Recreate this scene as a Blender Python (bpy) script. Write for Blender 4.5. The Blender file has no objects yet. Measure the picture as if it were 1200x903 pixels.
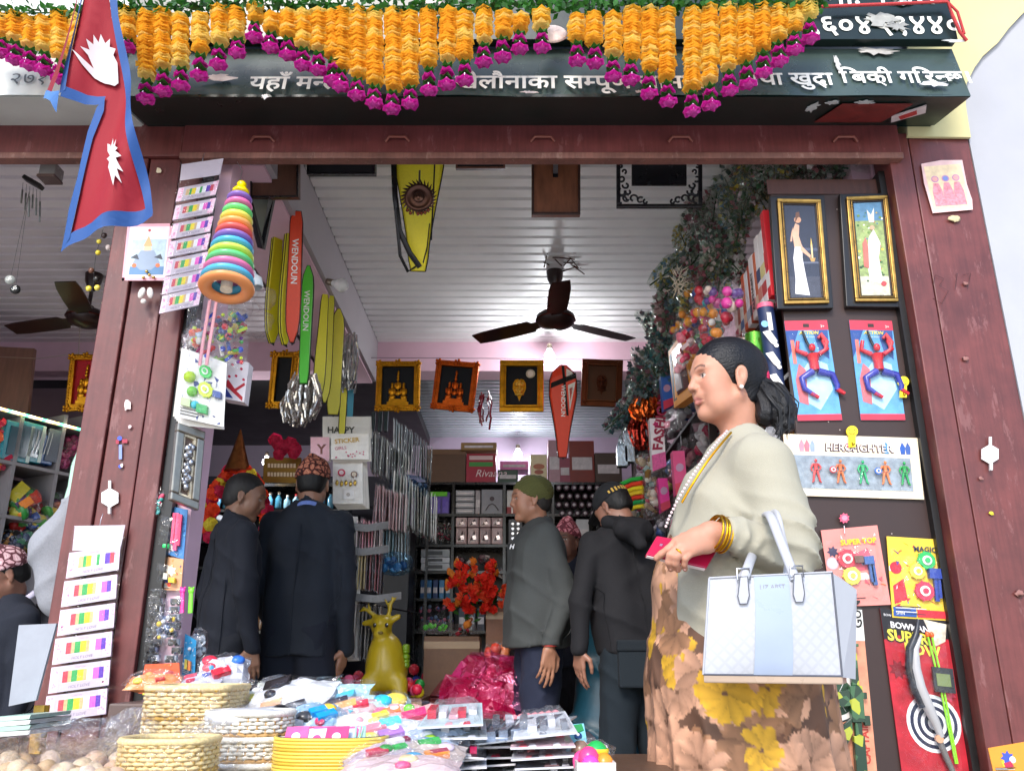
import bpy,bmesh,math,random
import numpy as np
from mathutils import Vector,Matrix
from mathutils.geometry import tessellate_polygon
random.seed(7)
SC=bpy.context.scene
COL=SC.collection
R=math.radians
# ---------------------------------------------------------------- camera
PITCH=R(18.3);FPX=980.0;CZ=0.72
cd=bpy.data.cameras.new('camera');cam=bpy.data.objects.new('camera',cd);COL.objects.link(cam)
cam.location=(0,0,CZ);cam.rotation_euler=(R(90)+PITCH,0,0)
cd.sensor_width=36;cd.lens=36*FPX/1200.0;cd.clip_start=.05;cd.clip_end=400
SC.camera=cam
# ---------------------------------------------------------------- sky, sun, exposure
wd=bpy.data.worlds.new('World');SC.world=wd;wd.use_nodes=True
nt=wd.node_tree;bg=nt.nodes['Background']
sky=nt.nodes.new('ShaderNodeTexSky');sky.sky_type='NISHITA';sky.sun_disc=False
SUN_EL,SUN_AZ=R(40),R(197)  # bright hazy daylight from behind the camera, a little left
sky.sun_elevation=SUN_EL;sky.sun_rotation=SUN_AZ;sky.air_density=1.0;sky.dust_density=3.0;sky.altitude=1300
nt.links.new(sky.outputs[0],bg.inputs[0]);bg.inputs[1].default_value=0.15
sl=bpy.data.lights.new('sun','SUN');sl.energy=1.2;sl.angle=R(16);sl.color=(1,.95,.88)
sun=bpy.data.objects.new('sun',sl);COL.objects.link(sun)
sd=Vector((math.sin(SUN_AZ)*math.cos(SUN_EL),math.cos(SUN_AZ)*math.cos(SUN_EL),math.sin(SUN_EL)))
sun.rotation_euler=sd.to_track_quat('Z','Y').to_euler();sun.location=sd*20
vs=SC.view_settings;vs.view_transform='Standard';vs.look='None';vs.exposure=1.4;vs.gamma=1
SC.cycles.max_bounces=7;SC.cycles.diffuse_bounces=5;SC.cycles.glossy_bounces=3
SC.cycles.transparent_max_bounces=12;SC.cycles.transmission_bounces=4
SC.cycles.use_denoising=True;SC.cycles.sample_clamp_indirect=6
# ---------------------------------------------------------------- helpers
CP,SP=math.cos(PITCH),math.sin(PITCH)
def ray(px,py):
 x,y=(px-600)/FPX,(451.5-py)/FPX
 return Vector((x,CP-y*SP,SP+y*CP))
def W(px,py,Y):
 d=ray(px,py);return Vector((0,0,CZ)) + d*(Y/d.y)
def WX(px,py,X):
 d=ray(px,py);return Vector((0,0,CZ)) + d*(X/d.x)
def hx(c,g=1.0):
 if isinstance(c,str):
  c=c.lstrip('#');c=[int(c[i:i+2],16)/255 for i in (0,2,4)]
  c=[(v/12.92 if v <= .04045 else ((v+.055)/1.055)**2.4) for v in c]
 return tuple(v*g for v in c[:3])
MC={}
def M(col,kind='plain',rough=None,metal=None,var=None,bump=None,scale=None,sheen=0):
 key=(str(col),kind,rough,metal,var,bump,scale)
 if key in MC: return MC[key]
 D=dict(plain=(.55,0,.10,.1,12),plastic=(.25,0,.06,.05,9),paper=(.5,0,.07,.1,20),cloth=(.9,0,.16,.35,160),
             wood=(.45,0,.3,.25,6),metal=(.3,.9,.15,.15,25),gold=(.28,1,.25,.25,30),skin=(.45,0,.1,.08,40),
             paint=(.38,0,.22,.2,5),worn=(.42,0,.25,.3,6),wall=(.8,0,.14,.2,3),flower=(.7,0,.3,.4,60),foil=(.18,.8,.2,.5,30),hair=(.42,0,.3,.5,60))[kind]
 rough=D[0] if rough is None else rough;metal=D[1] if metal is None else metal
 var=D[2] if var is None else var;bump=D[3] if bump is None else bump;scale=D[4] if scale is None else scale
 c=hx(col)
 m=bpy.data.materials.new('%s_%s' % (kind,str(col).strip('#()').replace(', ','_')[:12]));m.use_nodes=True
 n=m.node_tree;p=n.nodes['Principled BSDF'];L=n.links.new
 tc=n.nodes.new('ShaderNodeTexCoord');src=tc.outputs['Object']
 if kind in ('wood','hair'):
  mp=n.nodes.new('ShaderNodeMapping');mp.inputs['Scale'].default_value=(1,1,.12) if kind == 'wood' else (1,1,.3)
  L(src,mp.inputs[0]);src=mp.outputs[0];
 nz=n.nodes.new('ShaderNodeTexNoise');nz.inputs['Scale'].default_value=scale*(6 if kind == 'wood' else 1);nz.inputs['Detail'].default_value=6
 nz.inputs['Roughness'].default_value=.62
 L(src,nz.inputs['Vector'])
 cr=n.nodes.new('ShaderNodeValToRGB');cr.color_ramp.elements[0].position=.3;cr.color_ramp.elements[1].position=.7
 cr.color_ramp.elements[0].color=(*[v*(1-var) for v in c],1);cr.color_ramp.elements[1].color=(*[min(v*(1+var),.92) for v in c],1)
 L(nz.outputs[0],cr.inputs[0]);L(cr.outputs[0],p.inputs['Base Color'])
 p.inputs['Roughness'].default_value=rough;p.inputs['Metallic'].default_value=metal
 mr=n.nodes.new('ShaderNodeMapRange');mr.inputs[3].default_value=max(rough-.12,.05);mr.inputs[4].default_value=min(rough+.15,1)
 L(nz.outputs[0],mr.inputs[0]);L(mr.outputs[0],p.inputs['Roughness'])
 if bump:
  b=n.nodes.new('ShaderNodeBump');b.inputs['Strength'].default_value=bump;b.inputs['Distance'].default_value=.004
  L(nz.outputs[0],b.inputs['Height']);L(b.outputs[0],p.inputs['Normal'])
 if kind == 'worn':
  n3=n.nodes.new('ShaderNodeTexNoise');n3.inputs['Scale'].default_value=14;n3.inputs['Detail'].default_value=10;n3.inputs['Roughness'].default_value=.75;mp=n.nodes.new('ShaderNodeMapping');mp.inputs['Scale'].default_value=(1.6,1.6,.45);L(tc.outputs['Object'],mp.inputs[0]);L(mp.outputs[0],n3.inputs['Vector'])
  c3=n.nodes.new('ShaderNodeValToRGB');c3.color_ramp.elements[0].position=.575;c3.color_ramp.elements[1].position=.62;L(n3.outputs[0],c3.inputs[0])
  m3=n.nodes.new('ShaderNodeMixRGB');m3.inputs[2].default_value=(min(c[0]*1.5+.03,1),c[1]*2.0+.03,c[2]*2.0+.03,1);ml=n.nodes.new('ShaderNodeMath');ml.operation='MULTIPLY';ml.inputs[1].default_value=.6;L(c3.outputs[0],ml.inputs[0]);L(ml.outputs[0],m3.inputs[0]);L(cr.outputs[0],m3.inputs[1])
  n4=n.nodes.new('ShaderNodeTexNoise');n4.inputs['Scale'].default_value=90;n4.inputs['Detail'].default_value=6;mp4=n.nodes.new('ShaderNodeMapping');mp4.inputs['Scale'].default_value=(1,1,.06);L(tc.outputs['Object'],mp4.inputs[0]);L(mp4.outputs[0],n4.inputs['Vector']);c4=n.nodes.new('ShaderNodeValToRGB');c4.color_ramp.elements[0].position=.35;c4.color_ramp.elements[0].color=(.55,.55,.55,1);c4.color_ramp.elements[1].position=.6;L(n4.outputs[0],c4.inputs[0]);m4=n.nodes.new('ShaderNodeMixRGB');m4.blend_type='MULTIPLY';m4.inputs[0].default_value=.4;L(m3.outputs[0],m4.inputs[1]);L(c4.outputs[0],m4.inputs[2]);L(m4.outputs[0],p.inputs['Base Color'])
 if kind == 'skin':
  p.inputs['Subsurface Weight'].default_value=.12;p.inputs['Subsurface Scale'].default_value=.01
 if kind == 'cloth' and sheen: p.inputs['Sheen Weight'].default_value=sheen
 MC[key]=m;return m
def emit(col,s):
 key=('emit',str(col),s)
 if key in MC: return MC[key]
 m=bpy.data.materials.new('lit_bulb');m.use_nodes=True;p=m.node_tree.nodes['Principled BSDF']
 p.inputs['Emission Color'].default_value=(*hx(col),1);p.inputs['Emission Strength'].default_value=s;p.inputs['Base Color'].default_value=(.8,.8,.8,1)
 MC[key]=m;return m
def film(tint='#ffffff',op=.22,rough=.12,scale=28,bump=.9):
 key=('film',tint,op,rough,scale)
 if key in MC: return MC[key]
 m=bpy.data.materials.new('clear_film');m.use_nodes=True;n=m.node_tree;L=n.links.new
 n.nodes.remove(n.nodes['Principled BSDF']);out=n.nodes['Material Output']
 p=n.nodes.new('ShaderNodeBsdfGlossy');p.inputs[0].default_value=(*[min(v,.95) for v in hx(tint)],1);p.inputs['Roughness'].default_value=rough
 tc=n.nodes.new('ShaderNodeTexCoord');nz=n.nodes.new('ShaderNodeTexNoise');nz.inputs['Scale'].default_value=scale;nz.inputs['Detail'].default_value=3
 nz.inputs['Distortion'].default_value=1.5
 L(tc.outputs['Object'],nz.inputs['Vector']);b=n.nodes.new('ShaderNodeBump');b.inputs['Strength'].default_value=bump;b.inputs['Distance'].default_value=.02
 L(nz.outputs[0],b.inputs['Height']);L(b.outputs[0],p.inputs['Normal'])
 t=n.nodes.new('ShaderNodeBsdfTransparent');mx=n.nodes.new('ShaderNodeMixShader');t.inputs[0].default_value=(*[min(v**.35,1) for v in hx(tint)],1)
 lw=n.nodes.new('ShaderNodeLayerWeight');lw.inputs[0].default_value=.25;L(b.outputs[0],lw.inputs['Normal'])
 mr=n.nodes.new('ShaderNodeMapRange');mr.inputs[1].default_value=0;mr.inputs[2].default_value=1;mr.inputs[3].default_value=min(op,.10)*.5;mr.inputs[4].default_value=min(op*2.2,.5)
 L(lw.outputs['Facing'],mr.inputs[0]);L(mr.outputs[0],mx.inputs[0]);L(t.outputs[0],mx.inputs[1]);L(p.outputs[0],mx.inputs[2]);L(mx.outputs[0],out.inputs[0])
 MC[key]=m;return m

def origin_of(o):
 v=Vector((0,0,0))
 while o is not None: v+=o.location;o=o.parent
 return v
def tag(o,label=None,cat=None,group=None,kind=None):
 if label: o['label']=label
 if cat: o['category']=cat
 if group: o['group']=group
 if kind: o['kind']=kind
 return o
def T(name,label,cat,loc=(0,0,0),group=None):
 o=bpy.data.objects.new(name,None);COL.objects.link(o);o.location=loc;o.empty_display_size=.05
 return tag(o,label,cat,group)
class MB:
 def __init__(s): s.v=[];s.f=[];s.m=[];s.mats=[];s.sm=[]
 def mi(s,m):
  if m not in s.mats: s.mats.append(m)
  return s.mats.index(m)
 def add(s,vs,fs,m,smooth=False):
  b=len(s.v);s.v+=[tuple(v) for v in vs];k=s.mi(m)
  for f in fs: s.f.append(tuple(i+b for i in f));s.m.append(k);s.sm.append(smooth)
 def box(s,lo,hi,m):
  x0,y0,z0=lo;x1,y1,z1=hi
  s.hexa([(x0,y0,z0),(x1,y0,z0),(x1,y1,z0),(x0,y1,z0),(x0,y0,z1),(x1,y0,z1),(x1,y1,z1),(x0,y1,z1)],m)
 def hexa(s,p,m): s.add(p,[(0,3,2,1),(4,5,6,7),(0,1,5,4),(1,2,6,5),(2,3,7,6),(3,0,4,7)],m)
 def obox(s,c,ax,h,m):
  c=Vector(c);a,b,d=[Vector(ax[i])*h[i] for i in range(3)]
  s.hexa([c-a-b-d,c+a-b-d,c+a+b-d,c-a+b-d,c-a-b+d,c+a-b+d,c+a+b+d,c-a+b+d],m)
 def tube(s,pts,r,m,n=8,cap=True,smooth=True,flat=1.0):
  pts=[Vector(p) for p in pts];rs=r if isinstance(r,(list,tuple)) else [r]*len(pts)
  vs=[];up=None
  for i,p in enumerate(pts):
   d=(pts[min(i+1,len(pts)-1)]-pts[max(i-1,0)])
   d=d.normalized() if d.length > 1e-9 else Vector((0,0,1))
   if up is None: up=Vector((0,0,1)) if abs(d.z) < .9 else Vector((0,1,0))
   a=d.cross(up)
   if a.length < 1e-4: a=d.cross(Vector((1,0,0)))
   a.normalize();b=a.cross(d).normalized();up=b
   for k in range(n):
    t=2*math.pi*k/n;vs.append(p+a*math.cos(t)*rs[i]+b*math.sin(t)*rs[i]*flat)
  fs=[(i*n+k,i*n+(k+1) % n,(i+1)*n+(k+1) % n,(i+1)*n+k) for i in range(len(pts)-1) for k in range(n)]
  s.add(vs,fs,m,smooth)
  if cap: s.add(vs[:n],[tuple(range(n))[::-1]],m);s.add(vs[-n:],[tuple(range(n))],m)
 def lathe(s,prof,c,m,axis=(0,0,1),n=24,smooth=True,scale=(1,1)):
  c=Vector(c);ax=Vector(axis).normalized();a=ax.orthogonal().normalized();b=ax.cross(a)
  vs=[c+ax*z+a*math.cos(2*math.pi*k/n)*r*scale[0]+b*math.sin(2*math.pi*k/n)*r*scale[1] for r,z in prof for k in range(n)]
  fs=[(i*n+k,i*n+(k+1) % n,(i+1)*n+(k+1) % n,(i+1)*n+k) for i in range(len(prof)-1) for k in range(n)]
  s.add(vs,fs,m,smooth)
 def ell(s,c,r,m,n=12,ax=None,noise=0,seed=0,smooth=True):
  c=Vector(c);r=(r,)*3 if isinstance(r,(int,float)) else r
  ax=ax or [Vector((1,0,0)),Vector((0,1,0)),Vector((0,0,1))]
  rn=random.Random(seed);h=max(n//2,3);vs=[]
  for i in range(h+1):
   th=math.pi*i/h
   for k in range(n):
    ph=2*math.pi*k/n;q=1+noise*(rn.random()*2-1) if noise else 1
    vs.append(c+q*(ax[0]*math.sin(th)*math.cos(ph)*r[0]+ax[1]*math.sin(th)*math.sin(ph)*r[1]+ax[2]*math.cos(th)*r[2]))
  fs=[(i*n+k,(i+1)*n+k,(i+1)*n+(k+1) % n,i*n+(k+1) % n) for i in range(h) for k in range(n)]
  s.add(vs,fs,m,smooth)
 def prism(s,poly,fn,h0,h1,m):  # poly 2D -> fn(a,b,h)
  t=tessellate_polygon([[Vector((p[0],p[1],0)) for p in poly]]);n=len(poly)
  top=[fn(a,b,h1) for a,b in poly]
  s.add(top,[tuple(q) for q in t],m)
  if abs(h1-h0) > 1e-6:
   vs=[fn(a,b,h0) for a,b in poly]+top
   s.add(vs,[(i,(i+1) % n,n+(i+1) % n,n+i) for i in range(n)],m)
 def obj(s,name,parent=None,label=None,cat=None,group=None,kind=None,bevel=0,loc=None):
  me=bpy.data.meshes.new(name)
  base=origin_of(parent) if parent is not None else None
  if base is None:
   if loc is None and kind is None and s.v:
    xs,ys,zs=zip(*s.v);loc=((min(xs)+max(xs))/2,(min(ys)+max(ys))/2,min(zs))
   base=Vector(loc) if loc is not None else Vector((0,0,0))
  bx,by,bz=base
  me.from_pydata([(x-bx,y-by,z-bz) for x,y,z in s.v],[],s.f)
  for m in s.mats: me.materials.append(m)
  me.polygons.foreach_set('material_index',s.m);me.polygons.foreach_set('use_smooth',s.sm);me.update()
  o=bpy.data.objects.new(name,me);COL.objects.link(o)
  if parent is not None: o.parent=parent
  else: o.location=base
  if bevel:
   b=o.modifiers.new('bevel','BEVEL');b.width=bevel;b.segments=2;b.limit_method='ANGLE'
  return tag(o,label,cat,group,kind)
def kids(o): return [c for c in o.children]
def copy_tree(o,parent=None):
 c=o.copy();COL.objects.link(c)
 if parent is not None: c.parent=parent
 for ch in list(o.children): copy_tree(ch,c)
 return c
def clone(o,loc,rot=None,label=None,scale=None):
 c=copy_tree(o);c.location=loc
 if rot is not None: c.rotation_euler=rot
 if scale is not None: c.scale=(scale,)*3 if isinstance(scale,(int,float)) else scale
 if label: c['label']=label
 return c
class Panel:  # bilinear patch p00 (left-bottom) p10 p11 p01
 def __init__(s,bl,br,tr,tl,up=None):
  s.p=[Vector(q) for q in (bl,br,tr,tl)]
  s.n=(s.p[1]-s.p[0]).cross(s.p[3]-s.p[0]).normalized()
  s.w=((s.p[1]-s.p[0]).length+(s.p[2]-s.p[3]).length)/2;s.h=((s.p[3]-s.p[0]).length+(s.p[2]-s.p[1]).length)/2
 def pt(s,a,b,h=0):
  p=s.p;return (p[0]*(1-a)+p[1]*a)*(1-b)+(p[3]*(1-a)+p[2]*a)*b+s.n*h
 def rect(s,mb,a0,b0,a1,b1,h0,h1,m):
  mb.hexa([s.pt(a0,b0,h0),s.pt(a1,b0,h0),s.pt(a1,b1,h0),s.pt(a0,b1,h0),s.pt(a0,b0,h1),s.pt(a1,b0,h1),s.pt(a1,b1,h1),s.pt(a0,b1,h1)],m)
 def poly(s,mb,pts,h0,h1,m): mb.prism(pts,s.pt,h0,h1,m)
 def disc(s,mb,a,b,r,h0,h1,m,n=20,r2=None):  # r metres
  s.poly(mb,[(a+r*math.cos(t*2*math.pi/n)/s.w,b+(r2 or r)*math.sin(t*2*math.pi/n)/s.h) for t in range(n)],h0,h1,m)
 def star(s,mb,a,b,r,ri,k,h0,h1,m,rot=0):
  s.poly(mb,[(a+(r if t % 2 else ri)*math.cos(t*math.pi/k+rot)/s.w,b+(r if t % 2 else ri)*math.sin(t*math.pi/k+rot)/s.h) for t in range(2*k)],h0,h1,m)
 def text(s,mb,txt,a,b,size,m,h=.001,align='L',slant=0,bold=.0,rot=0):
  vs,fs,wd_=glyphs(txt,bold)
  x0=-wd_/2 if align == 'C' else 0
  c,q=math.cos(rot),math.sin(rot)
  P=[]
  for x,y in vs:
   x,y=(x+x0+slant*y)*size,y*size
   P.append(s.pt(a+(x*c-y*q)/s.w,b+(x*q+y*c)/s.h,h))
  mb.add(P,fs,m)
GC={}
def glyphs(txt,bold=0):
 key=(txt,bold)
 if key in GC: return GC[key]
 V_,F_=[],[];x=0
 if '|' in txt or any('\u0900' <= ch <= '\u097f' for ch in txt):  # a|b: half form of a glyph (its stem cut away) before b
  toks=[];i=0
  while i < len(txt):
   if i+1 < len(txt) and txt[i+1] == '|': toks.append((txt[i],True));i+=2
   else:
    j=i+1
    while j < len(txt) and txt[j] in '\u0901\u0902\u0941\u0942\u0947\u0948\u094d\u0943\u094b\u094c\u094a': j+=1
    toks.append((txt[i:j],False));i=j
  for s_,half in toks:
   if s_ == ' ': x+=.28;continue
   if s_ == '~':
    b0=len(V_);V_+=[(x-.36,.08),(x-.3,.1),(x-.06,-.16),(x-.1,-.2)];F_.append((b0,b0+3,b0+2,b0+1));continue
   v,f,w=_raw(s_,bold)
   if half:
    cut=w*.66;bm=bmesh.new();bv=[bm.verts.new((a,b,0)) for a,b in v]
    for q in f:
     try: bm.faces.new([bv[k] for k in q])
     except ValueError: pass
    bmesh.ops.bisect_plane(bm,geom=bm.verts[:]+bm.edges[:]+bm.faces[:],plane_co=(cut,0,0),plane_no=(1,0,0),clear_outer=True)
    bm.verts.index_update();v=[(q.co.x,q.co.y) for q in bm.verts];f=[tuple(k.index for k in q.verts) for q in bm.faces];w=cut;bm.free()
   b0=len(V_);V_+=[(a+x,b) for a,b in v];F_+=[tuple(k+b0 for k in q) for q in f];x+=w
 else:
  V_,F_,x=_raw(txt,bold)
 GC[key]=(V_,F_,x);return GC[key]
_RW={}
def _raw(txt,bold):
 if (txt,bold) in _RW: return _RW[(txt,bold)]
 def mk(t,off=0):
  c=bpy.data.curves.new('glyph_curve','FONT');c.body=t;c.size=1;c.resolution_u=2;c.offset=off;c.fill_mode='FRONT'
  o=bpy.data.objects.new('glyph_curve',c);COL.objects.link(o);dg=bpy.context.evaluated_depsgraph_get()
  me=bpy.data.meshes.new_from_object(o.evaluated_get(dg));v=[(q.co.x,q.co.y) for q in me.vertices];f=[tuple(p.vertices) for p in me.polygons]
  bpy.data.objects.remove(o);bpy.data.curves.remove(c);bpy.data.meshes.remove(me);return v,f
 v,f=mk(txt,bold);ref,_=mk(txt+'\u0964',0) if any('\u0900' <= ch <= '\u097f' for ch in txt) else (v,f)
 if ref is v or not v: w=max([q[0] for q in v],default=.3)
 else:
  bar,_=mk('\u0964');bx=min(q[0] for q in bar);bw=max(q[0] for q in bar)
  w=max(q[0] for q in ref)-bw
 _RW[(txt,bold)]=(v,f,w);return v,f,w
def PX(x0,y0,x1,y1,Y,Yb=None):  # upright rectangle given by its pixels at depth Y (top), Yb (bottom)
 Yb=Y if Yb is None else Yb
 return Panel(W(x0,y1,Yb),W(x1,y1,Yb),W(x1,y0,Y),W(x0,y0,Y))
def PQ(bl,br,tr,tl,Y,Yb=None):
 Yb=Y if Yb is None else Yb
 return Panel(W(*bl,Yb),W(*br,Yb),W(*tr,Y),W(*tl,Y))
ORD='first second third fourth fifth sixth seventh eighth ninth tenth eleventh twelfth thirteenth fourteenth fifteenth sixteenth seventeenth eighteenth'.split()
def rc(*a): return random.choice(a)
def ru(a,b): return random.uniform(a,b)
# ---------------------------------------------------------------- implicit surfaces for bodies and clothes
class SDF:
 def __init__(s,lo,hi,h,axes=None):
  s.ax=axes if axes is not None else [np.arange(lo[i],hi[i]+h,h,dtype=np.float32) for i in range(3)]
  s.D=np.full([len(a) for a in s.ax],1.0,np.float32)
 def sub(s,lo,hi):
  sl=[]
  for i in range(3):
   a=max(int(np.searchsorted(s.ax[i],lo[i]))-1,0);b=min(int(np.searchsorted(s.ax[i],hi[i]))+1,len(s.ax[i]))
   sl.append(slice(a,b))
  if any(q.stop <= q.start for q in sl): return None
  g=np.meshgrid(*[s.ax[i][sl[i]] for i in range(3)],indexing='ij',sparse=True)
  return tuple(sl),g
 def _mix(s,sl,d,k,op):
  A=s.D[sl]
  if op == 'add':
   h=np.clip(.5+.5*(A-d)/k,0,1);s.D[sl]=A*(1-h)+d*h-k*h*(1-h)
  else:
   h=np.clip(.5-.5*(-d-A)/k,0,1) ;h2=1-h
   s.D[sl]=A*h+(-d)*h2+k*h*h2
 def cone(s,a,b,ra,rb,k=.02,sc=(1,1,1),op='add'):
  m=max(ra,rb)*max(1/min(sc),1)*max(sc)*1.0+k+.03
  a=np.array(a,np.float32);b=np.array(b,np.float32)
  r=s.sub(np.minimum(a,b)-m,np.maximum(a,b)+m)
  if r is None: return
  sl,(X,Y,Z)=r;S=np.array(sc,np.float32)
  ba=(b-a)/S;L=max(float(ba@ba),1e-9)
  px,py,pz=(X-a[0])/S[0],(Y-a[1])/S[1],(Z-a[2])/S[2]
  t=np.clip((px*ba[0]+py*ba[1]+pz*ba[2])/L,0,1)
  d=np.sqrt((px-ba[0]*t)**2+(py-ba[1]*t)**2+(pz-ba[2]*t)**2)-(ra+(rb-ra)*t)
  s._mix(sl,d*min(sc),k,op)
 def ell(s,c,r,k=.02,ax=None,op='add'):
  c=np.array(c,np.float32);m=max(r)+k+.02
  q=s.sub(c-m,c+m)
  if q is None: return
  sl,(X,Y,Z)=q;X,Y,Z=X-c[0],Y-c[1],Z-c[2]
  if ax is None: u,v,w=X,Y,Z
  else:
   ax=[np.array(a_,np.float32) for a_ in ax]
   u,v,w=[X*a_[0]+Y*a_[1]+Z*a_[2] for a_ in ax]
  k0=np.sqrt((u/r[0])**2+(v/r[1])**2+(w/r[2])**2)
  s._mix(sl,(k0-1)*(min(r)+sum(r)/3)*.5,k,op)
 def grid(s): return np.meshgrid(*s.ax,indexing='ij',sparse=True)
 def cut(s,p,n,k=.004,fn=None):  # keep the side n points away from
  X,Y,Z=s.grid();n=np.array(n,np.float32);n /= np.linalg.norm(n)
  d=(X-p[0])*n[0]+(Y-p[1])*n[1]+(Z-p[2])*n[2]
  if fn is not None: d=d+fn(X,Y,Z)
  s.D=np.maximum(s.D,d.astype(np.float32))
 def noise(s,fn): X,Y,Z=s.grid();s.D=s.D+fn(X,Y,Z).astype(np.float32)
 def mesh(s):
  D=s.D;ax=s.ax;inside=D < 0
  n=[d-1 for d in D.shape]
  def c(i,j,k,A): return A[i:i+n[0],j:j+n[1],k:k+n[2]]
  cnt=sum(c(i,j,k,inside.astype(np.int8)) for i in (0,1) for j in (0,1) for k in (0,1))
  act=(cnt > 0) & (cnt < 8);idx=np.full(act.shape,-1,np.int64);I,J,K=np.nonzero(act);idx[I,J,K]=np.arange(len(I))
  P=np.zeros((len(I),3));N=np.zeros(len(I))
  cor=[(i,j,k) for i in (0,1) for j in (0,1) for k in (0,1)]
  for p in cor:
   for a in range(3):
    if p[a]: continue
    q=list(p);q[a]=1
    d0=D[I+p[0],J+p[1],K+p[2]];d1=D[I+q[0],J+q[1],K+q[2]];cr=(d0 < 0) != (d1 < 0)
    t=np.where(cr,d0/np.where(d0-d1 == 0,1,d0-d1),0)
    x0=np.stack([ax[0][I+p[0]],ax[1][J+p[1]],ax[2][K+p[2]]],1);x1=np.stack([ax[0][I+q[0]],ax[1][J+q[1]],ax[2][K+q[2]]],1)
    P+=np.where(cr[:,None],x0+(x1-x0)*t[:,None],0);N+=cr
  P /= N[:,None];F=[]
  for a in range(3):
   b,c_=(a+1) % 3,(a+2) % 3
   s0=[slice(None)]*3;s1=[slice(None)]*3;s0[a]=slice(0,-1);s1[a]=slice(1,None)
   e=inside[tuple(s0)] != inside[tuple(s1)];q=np.array(np.nonzero(e)).T
   ok=(q[:,b] > 0) & (q[:,c_] > 0) & (q[:,b] < D.shape[b]-1) & (q[:,c_] < D.shape[c_]-1);q=q[ok]
   def at(db,dc):
    r=q.copy();r[:,b]+=db;r[:,c_]+=dc;return idx[r[:,0],r[:,1],r[:,2]]
   f=np.stack([at(-1,-1),at(0,-1),at(0,0),at(-1,0)],1)
   flip=~inside[q[:,0],q[:,1],q[:,2]];f[flip]=f[flip][:,::-1];F.append(f)
  F=np.concatenate(F);F=F[(F >= 0).all(1)]
  return P,F
def smooth_mesh(P,F,it=1,lam=.5):
 for _ in range(it):
  S=np.zeros_like(P);C=np.zeros(len(P))
  for a,b in ((0,1),(1,2),(2,3),(3,0)):
   np.add.at(S,F[:,a],P[F[:,b]]);np.add.at(C,F[:,a],1);np.add.at(S,F[:,b],P[F[:,a]]);np.add.at(C,F[:,b],1)
  P=P*(1-lam)+lam*S/np.maximum(C,1)[:,None]
 return P
def np_obj(name,parts,mats,parent=None,label=None,cat=None,colors=None,fmat=None,**kw):  # parts: list of (P,F)
 base=origin_of(parent) if parent is not None else Vector((0,0,0))
 off=0;Ps,Fs=[],[]
 for P,F in parts: Ps.append(P);Fs.append(F+off);off+=len(P)
 P=np.concatenate(Ps);F=np.concatenate(Fs)
 me=bpy.data.meshes.new(name);me.vertices.add(len(P));me.vertices.foreach_set('co',(P-np.array(base)).astype(np.float32).ravel())
 me.loops.add(len(F)*4);me.loops.foreach_set('vertex_index',F.astype(np.int32).ravel());me.polygons.add(len(F))
 me.polygons.foreach_set('loop_start',np.arange(len(F),dtype=np.int32)*4);me.polygons.foreach_set('loop_total',np.full(len(F),4,np.int32))
 for m in mats: me.materials.append(m)
 me.update(calc_edges=True);me.polygons.foreach_set('use_smooth',np.ones(len(F),bool))
 if fmat is not None: me.polygons.foreach_set('material_index',fmat(P[F].mean(1)).astype(np.int32))
 if colors is not None:
  a=me.color_attributes.new('Col','FLOAT_COLOR','POINT');c=np.ones((len(P),4),np.float32);c[:,:3]=colors(P);a.data.foreach_set('color',c.ravel())
 me.validate();o=bpy.data.objects.new(name,me);COL.objects.link(o)
 if parent is not None: o.parent=parent
 return tag(o,label,cat,**kw)
# ================================================================ SETTING
YF=2.72;HO=2.50;HC=2.90
def structure(mb,name,**k): return mb.obj(name,kind='structure',**k)
g=MB();m_ground=M('#c4bfb6','wall',var=.15,bump=.5,scale=4);g.box((-25,-30,-.2),(25,2.3,0),m_ground);structure(g,'street_ground')
g=MB();g.box((-6,2.3,-.2),(4,9.5,.004),M('#a39a90','wall',rough=.5));structure(g,'shop_floor')
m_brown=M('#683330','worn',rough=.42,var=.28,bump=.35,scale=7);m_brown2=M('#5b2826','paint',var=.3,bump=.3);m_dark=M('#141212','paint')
m_pink=M('#dcb6c4','wall',var=.08);m_lilac=M('#b9a9bd','wall',var=.08);m_white=M('#a6a7ad','wall',var=.06,bump=.3);m_cream=M('#c9c08e','wall',var=.08,bump=.3)
# posts, made of boards
def post(x0,x1,xs,name,label,z1=HO+.02):
 t=T(name,label,'post',((x0+x1)/2,YF+.06,0))
 e=[x0]+xs+[x1]
 for i in range(len(e)-1):
  b=MB();dy=.006*(i % 2);b.box((e[i]+(.003 if i else 0),YF+dy,0),(e[i+1]-(.003 if i < len(e)-2 else 0),YF+.13,z1),m_brown if i != len(xs)*0+0 or 1 else m_brown2);b.obj('board',t,bevel=.004)
 return t
lp=post(-1.455,-1.165,[-1.365,-1.245],'wooden_post','dark red painted wooden post left of the opening, hung with card strips')
rp=post(1.42,1.735,[1.505],'wooden_post','dark red painted wooden post at the right with a pink print near its top',HO+.13)
for px,py,Y,r,c in ((149,474,YF,.018,'#d9c9c4'),(152,500,YF,.008,'#c9b0b0'),(186,200,YF,.012,'#e0d0b0'),(143,545,YF,.006,'#ddd0d0'),(1092,362,YF,.0,'#ddd')): 
 if not r: continue
 b=MB();p=PX(px-8,py-8,px+8,py+8,Y-.002);n=9
 p.poly(b,[(.5+(r/p.w)*ru(.5,1.1)*math.cos(2*math.pi*i/n),.5+(r/p.h)*ru(.7,1.5)*math.sin(2*math.pi*i/n)) for i in range(n)],-.001,.001,M(c,'paper'));b.obj('paper_scrap',lp)
b=MB();p=PX(134,505,152,552,YF-.002)
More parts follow.
